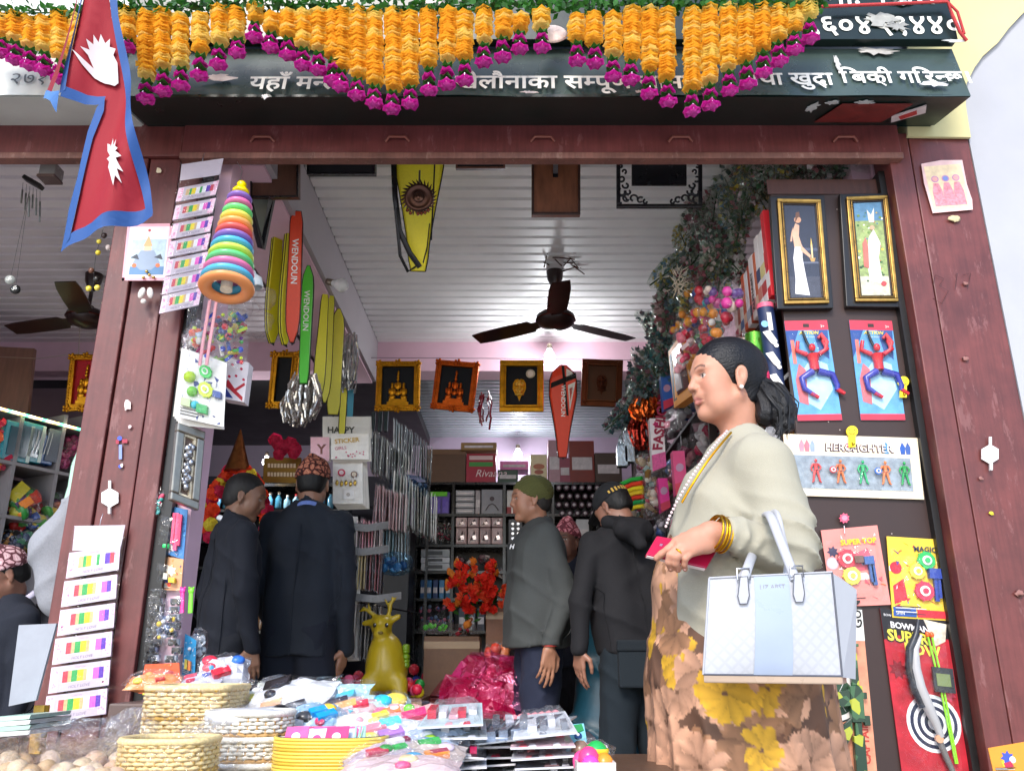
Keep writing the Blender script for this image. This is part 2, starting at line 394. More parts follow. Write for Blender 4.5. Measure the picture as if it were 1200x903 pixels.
p.disc(b,.35,.82,.008,0,.0008,M('#3b55c4','paper'),10);p.rect(b,.3,.3,.5,.66,0,.0008,M('#7c8fd0','paper'));p.rect(b,.1,.68,.3,.78,0,.0008,M('#a02540','paper'));p.rect(b,.5,.7,.85,.8,0,.0008,M('#a02540','paper'));p.disc(b,.38,.12,.006,0,.0008,M('#3b55c4','paper'),10)
b.obj('chalk_mark',lp)
for nm,px,py,s_ in (('hook_sticker',129,583,1.0),('hook_sticker',1160,532,1.0)):
 b=MB();p=PX(px-13,py-20,px+13,py+20,YF-.003);p.poly(b,[(.5+.44*math.cos(math.pi/6+k*math.pi/3),.5+.29*math.sin(math.pi/6+k*math.pi/3)) for k in range(6)],-.002,.002,M('#e4e0dc','plastic'));p.rect(b,.44,.78,.56,1.0,0,.004,M('#e4e0dc','plastic'));p.rect(b,.46,.02,.56,.22,0,.01,M('#e4e0dc','plastic'))
 b.obj('hook_sticker',None,'white hexagonal adhesive hook on the left wooden post' if px < 600 else 'white hexagonal adhesive hook on the right wooden post','hook')
# side returns behind the posts, coloured near black to paint in the shadow gap
g=MB();g.box((-1.163,YF+.02,0),(-1.12,YF+.12,HO-.004),m_dark);g.box((1.395,YF+.05,0),(1.418,YF+.13,HO-.004),m_dark);structure(g,'shadow_gap_jamb')
# lintels
def lintel(x0,x1,name,label,y=YF-.02):
 t=T(name,label,'beam',((x0+x1)/2,y,HO))
 b=MB();b.box((x0,y,HO+.028),(x1,y+.05,HO+.17),M('#6c3636','worn',rough=.4,var=.25,scale=6));b.obj('beam_face',t,bevel=.004)
 b=MB();b.box((x0,y-.012,HO),(x1,y+.035,HO+.026),M('#7c5248','worn',rough=.5,var=.35,scale=9));b.obj('beam_lip',t,bevel=.004)
 return t
li=lintel(-1.24,1.46,'lintel','long dark red steel lintel over the main shop opening')
for px in (308,466,636,797,990):
 b=MB();p=W(px,163,YF-.022);b.tube([p+Vector((-.045,.0,-.012)),p+Vector((-.03,-.012,.002)),p+Vector((.03,-.012,.002)),p+Vector((.045,0,-.012))],.006,M('#7a4238','paint'),6)
 b.obj('hasp',li)
lintel(-4.2,-1.458,'lintel','dark red lintel over the left neighbouring shop, behind the flag')
b=MB();b.box((-1.456,YF-.012,HO+.022),(-1.242,YF+.13,HO+.168),m_brown);b.obj('post_head',lp,bevel=.003)
# sign boards : folded sheet metal
m_sg_sheen=M('#3c4a46','paint',rough=.25,var=.16,bump=.12,scale=4);m_sgd=M('#0b1f1b','paint',rough=.3,var=.3,scale=5);m_sw=M('#c9cdc6','paint',rough=.4,var=.08)  # front flap's lighter grey-green paints in sky sheen over the same dark green
def signbox(x0,x1,name,label,mf,mu,mt):
 t=T(name,label,'sign board',((x0+x1)/2,2.6,HO+.17))
 zb=HO+.15
 b=MB();n=40;zf=2.592  # soffit
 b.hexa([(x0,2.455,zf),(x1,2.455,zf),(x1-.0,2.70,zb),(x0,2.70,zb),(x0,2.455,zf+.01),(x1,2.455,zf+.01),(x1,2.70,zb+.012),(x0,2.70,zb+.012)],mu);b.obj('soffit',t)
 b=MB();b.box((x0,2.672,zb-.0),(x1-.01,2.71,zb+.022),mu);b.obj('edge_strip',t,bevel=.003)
 b=MB();rn=random.Random(3);vs=[];fs=[]  # dented front flap
 rows=5
 for j in range(rows):
  for i in range(n+1):
   x=x0+(x1-x0)*i/n;v=j/(rows-1)
   dent=(.012*math.sin(x*5.1+1.3*math.sin(x*3))+.006*math.sin(x*17+2))*(1-v)
   vs.append((x,2.45+.055*v+dent*.8,zf+.245*v+dent*.35))
 for j in range(rows-1):
  for i in range(n): a=j*(n+1)+i;fs.append((a,a+1,a+n+2,a+n+1))
 b.add(vs,fs,mf,True);b.obj('front_flap',t)
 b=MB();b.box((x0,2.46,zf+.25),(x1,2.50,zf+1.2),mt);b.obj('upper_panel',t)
 return t,zf
sg,ZF=signbox(-1.385,1.60,'shop_sign','dark green painted metal sign board with white lettering over the main shop',m_sg_sheen,m_sgd,m_sgd)
sw,_=signbox(-4.2,-1.395,'shop_sign','white painted metal sign board over the left neighbouring shop',m_sw,m_sw,m_sw)
m_let=M('#eceadf','paint',rough=.5,var=.05)
def flap(x0,x1): return Panel((x0,2.44,ZF),(x1,2.44,ZF),(x1,2.495,ZF+.245),(x0,2.495,ZF+.245))
def sgn(txt,pxl,pyb,size,bold=.020,parent=sg,name='lettering',m=m_let):
 p0=W(pxl,pyb,2.44);fp=flap(p0.x,p0.x+1);b=MB();fp.text(b,txt,0,(p0.z-ZF)/.245,size,m,h=.004,bold=bold);return b.obj(name,parent)
sgn('यहाँ मन|त',291,104,.098)
sgn('खेलौनाका सम|पूण सामान',533,103,.099)
sgn('तथा खुद~ा',873,98,.094)
sgn('िबक~ी गिरन|छ।',988,95,.090)
p0=W(940,39,2.455);b=MB();up=Panel((p0.x,2.458,p0.z),(p0.x+1,2.458,p0.z),(p0.x+1,2.458,p0.z+1),(p0.x,2.458,p0.z+1));up.text(b,'९६०४५१४४०',0,0,.118,m_let,h=.001,bold=.016);b.obj('phone_number',sg)
p0=W(968,4,2.455);b=MB();up=Panel((p0.x,2.458,p0.z),(p0.x+1,2.458,p0.z),(p0.x+1,2.458,p0.z+1),(p0.x,2.458,p0.z+1));up.text(b,'मो. नेपाल',0,0,.12,m_let,h=.001,bold=.014);b.obj('lettering',sg)
sgn('२७१',6,97,.085,parent=sw,m=M('#4a4f4c','paint'),bold=.002)
# peeled paint and torn stickers on the sign
rn=random.Random(5)
def blot(parent,px,py,Y,rx,ry,col,lift=.004,seed=0,name='peeled_patch',n=22,surf='flap'):
 r_=random.Random(seed);c=W(px,py,Y);b=MB()
 if surf == 'flap': P=flap(c.x-.5,c.x+.5);bb=(c.z-ZF)/.245
 elif surf == 'up': P=Panel((c.x-.5,2.456,c.z-.5),(c.x+.5,2.456,c.z-.5),(c.x+.5,2.456,c.z+.5),(c.x-.5,2.456,c.z+.5));bb=.5
 else: P=Panel((c.x-.5,2.70,HO+.148),(c.x+.5,2.70,HO+.148),(c.x+.5,2.455,2.59),(c.x-.5,2.455,2.59));bb=(2.70-c.y)/.245
 pts=[(.5+rx*r_.uniform(.35,1.1)*math.cos(2*math.pi*i/n)/P.w,bb+ry*r_.uniform(.35,1.1)*math.sin(2*math.pi*i/n)/P.h) for i in range(n)]
 P.poly(b,pts,lift-.002,lift,M(col,'paper',var=.25,bump=.6));return b.obj(name,parent)
for i,a in enumerate(((1035,22,.07,.035,'#9a9a94','up'),(1052,30,.05,.03,'#8c8c88','up'),(1030,52,.085,.022,'#a9a59e','flap'),(984,68,.012,.05,'#b0b0ac','flap'),(1096,99,.06,.016,'#c9cacc','flap'),(1119,47,.05,.008,'#b9b9b5','up'),
                       (255,90,.075,.02,'#e2d3cc','flap'),(621,111,.035,.009,'#c9b9b4','flap'),(748,110,.02,.008,'#c9b9b4','flap'),(312,117,.016,.016,'#d7cfcc','flap'),(1060,3,.05,.012,'#a9a9a5','up'))):
 blot(sg,a[0],a[1],2.45,a[2],a[3],a[4],seed=i,surf=a[5])
for i,(px,py,rx,ry,c) in enumerate(((952,122,.022,.05,'#b6bab8'),(975,113,.03,.02,'#b6bab8'),(1000,122,.02,.05,'#c5c9c8'),(1012,113,.04,.02,'#b6bab8'))):
 d=ray(px,py);q=Vector((0,0,CZ))+d*((HO+.12-CZ)/d.z);blot(sg,px,py,q.y,rx,ry,c,seed=40+i,surf='soffit',lift=.004)
b=MB();P=Panel((1.13,2.66,HO+.14),(1.38,2.66,HO+.14),(1.42,2.50,HO+.10),(1.17,2.50,HO+.10));P.rect(b,0,0,1,1,.002,.005,M('#6e2420','paper',var=.3));b.obj('red_sticker',sg)
b=MB();P.poly(b,[(1.0,.35),(1.15,.0),(1.4,.55),(1.22,.95)],.002,.006,M('#cfc4c4','paper'));P.poly(b,[(1.1,.35),(1.2,.2),(1.3,.5),(1.2,.7)],.006,.008,M('#b23030','paper'));b.obj('torn_sticker',sg)
# red cord on the sign
b=MB();b.tube([W(900,6,2.43),W(960,8,2.43),W(1040,5,2.43),W(1110,2,2.43),W(1117,20,2.43),W(1125,38,2.44),W(1133,48,2.45)],.006,M('#b0383a','cloth'),6);b.tube([W(1110,2,2.43),W(1122,14,2.435),W(1130,40,2.44)],.005,M('#b0383a','cloth'),6)
b.obj('cord',None,'thin red cord strung across the right end of the green sign','cord')
# facade walls
g=MB();g.box((1.737,YF+.004,0),(5,YF+.25,5.5),m_white);g.box((-4.4,YF+.02,HO+.2),(5,YF+.3,5.5),m_white)
structure(g,'facade_wall')
b=MB();P=Panel(W(1000,480,YF-.002),W(1300,480,YF-.002),W(1300,0,YF-.002),W(1000,0,YF-.002))
def pp(L_,P_,x0,y0,x1,y1):
 return [((x-x0)/(x1-x0),(y1-y)/(y1-y0)) for x,y in L_]
c0=[(1062,162),(1062,-150),(1230,-150),(1215,0),(1193,22),(1180,36),(1168,52),(1150,68),(1140,82),(1131,100),(1130,125),(1133,145),(1136,163)]
b.prism([(q.x,q.z) for q in [W(x,y,YF) for x,y in c0]],lambda a,c,h: Vector((a,YF-h,c)),0,.012,m_cream);structure(b,'cream_plaster')
g=MB();g.box((1.51,YF-.004,HO+.152),(1.735,YF+.1,HO+.30),m_cream);structure(g,'plaster_patch')
# ceilings : corrugated
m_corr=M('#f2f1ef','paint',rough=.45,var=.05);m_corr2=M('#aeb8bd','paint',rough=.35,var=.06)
def corrugated(x0,x1,y0,y1,z,pitch,name,m,d=.036):
 b=MB();vs=[];fs=[];n=int((y1-y0)/pitch);prof=[(0,0),(.03,.9),(.07,1),(.20,1),(.26,.9),(.30,0)]
 Y=[]
 for i in range(n):
  for t,h in prof: Y.append((y0+(i+t)*pitch,z+d*h))
 Y.append((y1,z));xs=[x0,(x0+x1)/2,x1]
 for y,zz in Y:
  for x in xs: vs.append((x,y,zz))
 k=len(xs)
 for i in range(len(Y)-1):
  for j in range(k-1): a=i*k+j;fs.append((a,a+k,a+k+1,a+1))
 b.add(vs,fs,m,False);return structure(b,name)
corrugated(-.96,1.5,YF+.13,5.6,HC,.098,'ceiling',m_corr)
corrugated(-4.4,-1.29,YF+.13,5.6,HC,.098,'ceiling',M('#dcd2d4','paint',var=.05))
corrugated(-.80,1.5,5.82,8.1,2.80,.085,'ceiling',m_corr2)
g=MB();g.box((-4.4,YF+.05,HC+.02),(1.6,9.4,HC+.12),m_white);structure(g,'roof_slab')
g=MB();g.box((-1.28,YF+.14,2.60),(-.962,5.598,HC-.001),M('#aaa4a8','wall',var=.06));structure(g,'ceiling_beam')
g=MB();g.box((-1.30,YF+.15,2.585),(-.985,5.59,2.598),m_pink);g.box((-1.302,YF+.15,2.585),(-1.282,5.59,HC-.002),m_pink);structure(g,'beam_render')
g=MB();g.box((-4.4,5.60,2.68),(1.5,5.80,HC+.01),m_pink);structure(g,'ceiling_beam')
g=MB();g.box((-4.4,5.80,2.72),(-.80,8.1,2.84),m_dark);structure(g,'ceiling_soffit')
g=MB();g.box((-4.4,7.9,.004),(1.5,8.1,2.80),m_lilac);structure(g,'back_wall')
g=MB();g.box((1.42,YF+.14,0),(1.6,8.1,HC+.02),m_pink);structure(g,'side_wall')
g=MB();g.box((-4.6,YF-.1,0),(-4.4,8.1,5.5),m_lilac);structure(g,'side_wall')
# pink pier at the left of the opening, and the partition end
g=MB();g.box((-1.118,YF+.06,0),(-1.07,2.90,2.584),m_pink);structure(g,'partition_pier')
g=MB();g.box((1.345,YF+.16,1.42),(1.418,YF+.24,HO+.2),m_pink);structure(g,'jamb_upper')
g=MB();g.box((1.345,YF+.157,0),(1.418,YF+.243,1.418),M('#1f5c50','paint',rough=.35));structure(g,'jamb_lower')
# dark lower back zone of the left room
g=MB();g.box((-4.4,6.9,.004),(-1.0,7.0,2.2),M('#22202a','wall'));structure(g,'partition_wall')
# fans
m_fan=M('#2a1512','plastic',rough=.3)
def fan(hub,a0,label,s=1.0):
 t=T('ceiling_fan',label,'fan',hub);h=Vector(hub)
 b=MB();b.lathe([(.001,-.06),(.05,-.055),(.095,-.035),(.115,-.005),(.11,.02),(.07,.045),(.03,.05),(.028,.07),(.001,.075)],h,m_fan,n=28);b.lathe([(.112,-.012),(.118,-.006),(.112,0)],h,M('#5a2a22','metal'),n=28);b.obj('motor_housing',t)
 b=MB();b.tube([h+Vector((0,0,.06)),(h.x,h.y,HC-.06)],.011,m_fan,10);b.lathe([(.02,-.1),(.045,-.05),(.05,0)],(h.x,h.y,HC),m_fan);b.obj('down_rod',t)
 for k in range(3):
  a=a0+k*2*math.pi/3;d=Vector((math.cos(a),math.sin(a),0));n=Vector((-d.y,d.x,0));tw=Vector((0,0,1))
  b=MB();secs=[]
  for r_,w in ((.09,.03),(.14,.035),(.16,.058),(.3,.062),(.45,.060),(.54*s,.050)):
   c=h+d*r_+tw*(-.012-.012*r_);u=(n+tw*.16).normalized()*w
   secs.append([c-u-tw*.003,c+u-tw*.003,c+u+tw*.003,c-u+tw*.003])
  vs=[v for q in secs for v in q];fs=[(i*4+j,i*4+(j+1) % 4,i*4+4+(j+1) % 4,i*4+4+j) for i in range(len(secs)-1) for j in range(4)]+[(len(vs)-4,len(vs)-3,len(vs)-2,len(vs)-1)]
  b.add(vs,fs,m_fan);b.obj('blade',t)
 return t
fan(W(651,374,4.46),R(30),'dark brown three-bladed ceiling fan hanging in the middle of the main shop')
fan(W(102,372,4.5),R(165),'dark ceiling fan in the left neighbouring shop, partly behind the post')
b=MB();rn=random.Random(2)
for i in range(14):
 p=W(660,305,4.35)+Vector((ru(-.05,.05),0,0));b.tube([p,p+Vector((ru(-.09,.09),ru(-.1,.1),ru(-.02,.05))),p+Vector((ru(-.12,.12),ru(-.1,.1),ru(-.06,.05)))],.004,M('#4a2a20','plastic'),5)
b.obj('wire_tangle',None,'tangle of dusty brown wires on the ceiling above the fan','wires')
# bulbs (lit)
def bulb(px,py,Y,r,s,w,label,lit=True,dr=(0,0,1)):
 c=W(px,py,Y);d=Vector(dr).normalized();t=T('light_bulb',label,'light bulb',c)
 b=MB();b.lathe([(.001,-r*1.1),(r*.5,-r*.95),(r*.9,-r*.5),(r,0),(r*.85,r*.5),(r*.5,r*1.1),(r*.42,r*1.5)],c,emit('#f3f6ff',s) if lit else M('#eeeeee','plastic'),d);b.obj('glass',t)
 b=MB();b.lathe([(r*.44,r*1.45),(r*.5,r*1.5),(r*.5,r*2.4),(r*.2,r*2.6),(.001,r*2.6)],c,M('#8d7f70','metal'),d);b.obj('cap',t)
 if lit:
  l=bpy.data.lights.new('bulb_light','POINT');l.energy=w;l.shadow_soft_size=r;l.color=(.92,.96,1);lo=bpy.data.objects.new('bulb_light',l);COL.objects.link(lo);lo.location=c+Vector((0,-r*2.5,-r*2.2))
 return t
bulb(644,417,5.3,.035,9,7,'small lit white bulb on the beam above the framed pictures')
bulb(607,533,7.6,.04,14,5,'lit bulb glowing on the far back wall behind the red boxes')
bulb(312,541,6.2,.03,8,6,'small lit bulb beside the marigold garlands at the back left')
bulb(400,334,3.9,.036,0,0,'unlit white bulb sticking out from the beam beside the racket covers',False,(-.75,.2,.3))
# ================================================================ PEOPLE
def frame(fwd,up=(0,0,1)):
 f=np.array(fwd,float);f /= np.linalg.norm(f);u=np.array(up,float);u -= f*(u@f);u /= np.linalg.norm(u);l=np.cross(u,f);return f,l,u
def head_parts(c,fwd,up,s=1.0,fem=False,h=.0045,neck_to=None,jowl=0.0):
 """head and neck surface; returns (P, F) and a function giving local coordinates"""
 c=np.array(c,float);f,l,u=frame(fwd,up)
 def g(x,y,z): return c+(f*x+l*y+u*z)*s
 nb=g(-.045,0,-.17) if neck_to is None else np.array(neck_to,float)
 lo=np.minimum(c-.17*s,nb-.09);hi=np.maximum(c+.17*s,nb+.09)
 S=SDF(lo,hi,h);ax=(f,l,u)
 S.ell(g(-.018,0,.045),[.098*s,.076*s,.086*s],.01,ax)
 S.ell(g(.030,0,.03),[.060*s,.062*s,.070*s],.03,ax)
 S.cone(g(.038,0,-.0),g(.050,0,-.055),.048*s,.032*s,.03)
 for y in (-1,1):
  S.cone(g(-.005,y*.052,-.045),g(.056,y*.016,-.086),.020*s,.016*s,.022)
  S.ell(g(.052,y*.036,-.018),[.03*s,.026*s,.032*s],.02,ax)
  S.ell(g(.038,y*.036,-.045),[.034*s,.028*s,.034*s],.02,ax)
  if jowl: S.ell(g(.035,y*.035,-.068),[.034*s,.028*s,.03*s],.02,ax)
 S.cone(g(.02,0,-.07),g(-.03,0,-.08),.036*s,.045*s,.03)
 S.ell(g(.070,0,-.088),[.019*s,.022*s,.018*s],.016,ax)
 S.cone(g(.076,-.042,.036),g(.086,-.014,.034),.0085*s,.0085*s,.012);S.cone(g(.076,.042,.036),g(.086,.014,.034),.0085*s,.0085*s,.012)
 for y in (-1,1):
  S.ell(g(.094,y*.031,.014),[.022*s,.017*s,.013*s],.008,ax,'cut')
  S.ell(g(.068,y*.031,.014),[.0145*s,.0145*s,.0135*s],.004,ax)
  S.cone(g(.0815,y*.020,.0195),g(.079,y*.042,.019),.0036*s,.0034*s,.003)  # upper lid
  S.cone(g(.080,y*.021,.0075),g(.078,y*.041,.008),.0024*s,.0024*s,.003)
 S.cone(g(.084,0,.026),g(.104,0,-.014),.0085*s,.0105*s,.010)
 for y in (-1,1): S.ell(g(.094,y*.0125,-.0185),[.011*s,.0075*s,.0085*s],.005,ax)
 S.ell(g(.085,0,-.038),[.012*s,.026*s,.014*s],.01,ax)
 S.cone(g(.083,-.021,-.049),g(.0935,0,-.046),.0038*s,.0052*s,.004);S.cone(g(.083,.021,-.049),g(.0925,0,-.046),.0038*s,.0052*s,.004)
 S.cone(g(.081,-.019,-.0565),g(.091,0,-.0575),.0038*s,.0060*s,.004);S.cone(g(.081,.019,-.0565),g(.090,0,-.0575),.0038*s,.0060*s,.004)
 S.cone(g(.084,-.022,-.0515),g(.099,0,-.0515),.0012*s,.0012*s,.002,op='cut');S.cone(g(.084,.022,-.0515),g(.099,0,-.0515),.0012*s,.0012*s,.002,op='cut')
 for y in (-1,1):
  S.ell(g(-.010,y*.078,.004),[.017*s,.009*s,.031*s],.006,(f*.95+u*.2,l,u*.95-f*.2))
  S.ell(g(-.006,y*.086,.010),[.0085*s,.007*s,.017*s],.004,ax,'cut')
  S.ell(g(-.004,y*.079,-.026),[.008*s,.006*s,.010*s],.006,ax)
 S.cone(g(-.028,0,-.02),nb,.050*s,.054*s if not fem else .05*s,.03)
 P,F=S.mesh();P=smooth_mesh(P,F,1,.25)
 def loc(Q): d=(Q-c)/s;return np.stack([d@f,d@l,d@u],1)
 return P,F,loc,g
def face_colors(loc,skin,lip,brow=(.02,.015,.012),dark=1.0):
 skin=np.array(skin);lip=np.array(lip)
 def fn(P):
  q=loc(P);n=len(P);c=np.tile(skin,(n,1));inhead=(abs(q) < .2).all(1)
  def mix(w,col):
   w=np.clip(w,0,1)[:,None]*inhead[:,None];return c*(1-w)+np.array(col)*w
  x,y,z=q.T;ay=abs(y)
  c=mix(np.exp(-(((ay-.04)/.02)**2+((z+.018)/.022)**2))*(x > .03)*.35,skin*np.array([1.05,.72,.68]))
  c=mix((1-np.clip((np.sqrt((ay/.022)**2+((z+.052)/.0115)**2)-.85)/.25,0,1))*(x > .078),lip)
  c=mix((1-np.clip((np.sqrt(((ay-.031)/.0125)**2+((z-.0135)/.0052)**2)-.85)/.3,0,1))*(x > .074)*.9,(.62,.57,.52))
  c=mix((1-np.clip((np.sqrt((ay-.031)**2+(z-.0135)**2)-.0042)/.0015,0,1))*(x > .074),(.012,.008,.006))
  c=mix(np.exp(-(((ay-.031)/.014)**4+((z-.0195)/.0018)**2))*(x > .07)*.9,(.02,.015,.012))
  zb=.036+.006*np.sin(np.clip((ay-.014)/.034,0,1)*3.1)
  c=mix((1-np.clip((abs(z-zb)-.0024)/.002,0,1))*(ay > .013)*(ay < .05)*(x > .05)*.75,brow)
  return c
 return fn
def vcol_mat(name,base=None,rough=.45,sss=.1,bump=.08,bscale=300):
 m=bpy.data.materials.new(name);m.use_nodes=True;n=m.node_tree;L=n.links.new;p=n.nodes['Principled BSDF']
 a=n.nodes.new('ShaderNodeAttribute');a.attribute_name='Col'
 nz=n.nodes.new('ShaderNodeTexNoise');nz.inputs['Scale'].default_value=35;nz.inputs['Detail'].default_value=5
 mr=n.nodes.new('ShaderNodeMapRange');mr.inputs[3].default_value=.86;mr.inputs[4].default_value=1.14
 mx=n.nodes.new('ShaderNodeMixRGB');mx.blend_type='MULTIPLY';mx.inputs[0].default_value=1
 tc=n.nodes.new('ShaderNodeTexCoord');L(tc.outputs['Object'],nz.inputs['Vector']);L(nz.outputs[0],mr.inputs[0]);L(a.outputs['Color'],mx.inputs[1]);L(mr.outputs[0],mx.inputs[2]);L(mx.outputs[0],p.inputs['Base Color'])
 p.inputs['Roughness'].default_value=rough;p.inputs['Subsurface Weight'].default_value=sss;p.inputs['Subsurface Scale'].default_value=.012
 n2=n.nodes.new('ShaderNodeTexNoise');n2.inputs['Scale'].default_value=bscale;L(tc.outputs['Object'],n2.inputs['Vector'])
 b=n.nodes.new('ShaderNodeBump');b.inputs['Strength'].default_value=bump;b.inputs['Distance'].default_value=.002;L(n2.outputs[0],b.inputs['Height']);L(b.outputs[0],p.inputs['Normal'])
 return m
M_SKIN=vcol_mat('skin')
def hand_sdf(wrist,d,palmn,side,s=1.0,curl=.3,h=.0045,thumb_in=.5,spread=.10,grip=None):
 """wrist point, direction of the fingers, palm normal; side=+1 if the thumb is towards cross(d, palmn)"""
 w=np.array(wrist,float);d=np.array(d,float);d /= np.linalg.norm(d);n=np.array(palmn,float);n -= d*(n@d);n /= np.linalg.norm(n);t=np.cross(d,n)*side
 S=SDF(w-.23*s,w+.23*s,h)
 S.cone(w-d*.05*s,w+d*.01*s,.026*s,.024*s,.012,)
 for k,y in enumerate((.030,.010,-.010,-.029)):
  S.cone(w+d*.012*s+t*y*.6*s,w+d*(.083-.004*abs(k-1))*s+t*y*s,.016*s,.0115*s,.010)
 L_=[(.042,.026,.021),(.047,.030,.022),(.043,.027,.021),(.033,.021,.019)]
 for k,y in enumerate((.030,.010,-.010,-.029)):
  p=w+d*(.086-.004*abs(k-1))*s+t*y*s;a=curl*.5;r=.0098 if k < 3 else .0085
  dd=d+t*spread*(1.5-k)*.5;dd /= np.linalg.norm(dd)
  for j,ln in enumerate(L_[k]):
   a2=a+(k*.07 if grip is None else 0);q=p+(dd*math.cos(a2)+n*math.sin(a2))*ln*s
   S.cone(p,q,r*s,(r-.001)*s,.0035);p=q;r -= .0009;a+=curl
 p=w+d*.02*s+t*.026*s;dirs=[(d*.55+t*.75+n*.35),(d*.85+t*.35*(1-thumb_in)+n*.35*thumb_in),(d*.95+n*.45*thumb_in-t*.1)]
 for j,(ln,r0,r1) in enumerate(((.040,.015,.0115),(.032,.0115,.0100),(.026,.0100,.0085))):
  v=dirs[j]/np.linalg.norm(dirs[j]);q=p+v*ln*s;S.cone(p,q,r0*s,r1*s,.006);p=q
 P,F=S.mesh();return smooth_mesh(P,F,1,.3),F
def wrinkle(amp,f1,f2,seed=0,ax=2):
 def fn(X,Y,Z):
  w=np.sin(X*5+seed+Z*4)+.8*np.sin(Y*6+seed*2.1-Z*5)+.5*np.sin(Z*9+seed*1.3+X*7)
  a=Z*f1*.55+X*f2*1.1+Y*f2*.9+2.6*w+seed;b=-Z*f1*.4+X*f2*1.6-Y*f2+2.1*w+seed*3
  r=1-np.abs(np.sin(a));q=1-np.abs(np.sin(b))
  m1=.5+.5*np.sin(w*2.3+Z*11+seed);m2=.5+.5*np.cos(w*1.7+X*9+Z*8+seed)
  return -amp*(r*r*m1*1.6+q*q*m2*1.3-.7)
 return fn
M_SUITN=M('#141b2b','cloth',var=.12,bump=.25,scale=400,rough=.8)
def man(name,label,x,y,face,H=1.68,yaw_head=0,pitch_head=0,head_tilt=0,coat='#161d2c',coat_hem=.46,trousers='#0c111c',skin=(.33,.17,.10),hair='#0c0a09',
  cap=None,lean=0,arms=None,coat_r=1.0,z0=0,collar=None,extra=None,hcell=.010,hands=True,seed=1,sit=0,hide=()):
 """standing figure; face = heading angle in the floor plane; arms = {side: (elbow, wrist, finger_dir)} in local f,l,z metres"""
 f=np.array([math.cos(face),math.sin(face),0]);l=np.array([-f[1],f[0],0]);u=np.array([0,0,1.])
 root=T(name,label,'person',(x,y,z0));O=np.array([x,y,z0])
 def g(a,b,c):
  a2=a+lean*max(c/H-.5,0)*H;return O+f*a2+l*b+u*(c-sit)
 k=H/1.70
 sh={1: g(-.01,.175*k,.825*H),-1: g(-.01,-.175*k,.825*H)}
 A={}
 for sd in (1,-1):
  if arms and sd in arms: A[sd]=[g(*arms[sd][0]),g(*arms[sd][1]),np.array(arms[sd][2])[0]*f+np.array(arms[sd][2])[1]*l+np.array(arms[sd][2])[2]*u]
  else: A[sd]=[g(-.03,.225*k*sd,.635*H),g(.03,.235*k*sd,.485*H),f*.12-u]
 kn={q: (g(.02,.10*k*q,.28*H) if not sit else g(.42,.12*q,.53*H)) for q in (1,-1)};an={q: O+f*(.42 if sit else 0)+l*.105*k*q+u*.05*H for q in (1,-1)}
 # head
 ah=face+yaw_head;hf=np.array([math.cos(ah)*math.cos(pitch_head),math.sin(ah)*math.cos(pitch_head),math.sin(pitch_head)])
 hl=np.cross(u,hf);up=u+hl*head_tilt;hc=g(.03+.05*lean,0,.925*H);nb=g(-.01,0,.83*H)
 P1,F1,loc,hg=head_parts(hc,hf,up,s=k*.98,h=.006 if hcell > .008 else .005,neck_to=nb)
 # body under the clothes: one surface
 xs=np.stack([O-.5,O+.5]);S=SDF(O+np.array([-.52,-.52,-.01]),O+np.array([.52,.52,.88*H]),.016)
 S.cone(g(0,0,.54*H),g(0,0,.74*H),.07*k,.06*k,.03);S.cone(sh[1]-u*.06,sh[-1]-u*.06,.035*k,.035*k,.03);S.cone(g(0,0,.76*H),nb,.06,.045,.03)
 for sd in (1,-1):
  S.cone(g(0,.085*k*sd,.52*H),kn[sd],.08*k,.055*k,.04);S.cone(kn[sd],an[sd],.052*k,.035*k,.02);S.cone(an[sd]-u*.05,an[sd]+f*.14-u*.05,.03,.026,.02)
  S.cone(sh[sd]-u*.06,A[sd][0],.038*k,.036*k,.03);S.cone(A[sd][0],A[sd][1],.036*k,.026*k,.02)
 P0,F0=S.mesh();parts=[(P0,F0),(P1,F1)]
 if hands:
  for sd in (1,-1):
   if sd in hide: continue
   d=A[sd][2];pn=-l*sd*.8+f*.2;parts.append(hand_sdf(A[sd][1]+d/np.linalg.norm(d)*.02,d,pn,sd,s=k,curl=.28,h=.0055))
 fc=face_colors(loc,skin,(skin[0]*.9,skin[1]*.7,skin[2]*.75))
 np_obj('body',parts,[M_SKIN],root,colors=fc)
 # coat
 S=SDF(O+np.array([-.46,-.46,coat_hem*H-.05-sit]),O+np.array([.46,.46,.90*H]),hcell);cr=coat_r;sc=(1,1,1)
 for b_ in (.055,-.055):
  S.cone(g(0,b_*k,coat_hem*H),g(0,b_*k*1.2,.60*H),.128*k*cr,.122*k*cr,.05);S.cone(g(0,b_*1.2*k,.60*H),g(0,b_*1.6*k,.76*H),.120*k*cr,.112*k*cr,.05)
 S.cone(sh[1]+u*-.035,sh[-1]+u*-.035,.064*k,.064*k,.06);S.cone(sh[1]*.4+sh[-1]*.6,sh[1]*.6+sh[-1]*.4,.075*k,.075*k,.06);S.cone(g(-.01,.06,.83*H),g(-.01,-.06,.83*H),.06,.06,.05)
 S.cone(g(-.02,0,.82*H),g(-.012,0,.865*H),.075,.062,.015)
 for sd in (1,-1):
  S.cone(sh[sd]-u*.025,A[sd][0],.068*k,.057*k,.016);e=A[sd][0];w_=A[sd][1];S.cone(e,w_+(w_-e)/np.linalg.norm(w_-e)*.02,.057*k,.043*k,.012)
  v=w_-e;v /= np.linalg.norm(v)
 S.noise(wrinkle(.008,26,9,seed));
 # neck opening
 S.cone(g(.01,0,.865*H),g(.0,0,.93*H),.060*k,.07*k,.004,op='cut')
 S.cut(g(0,0,coat_hem*H),(0,0,-1),fn=lambda X,Y,Z: .006*np.sin(X*30+Y*20))
 P,F=S.mesh();P=smooth_mesh(P,F,1,.4)
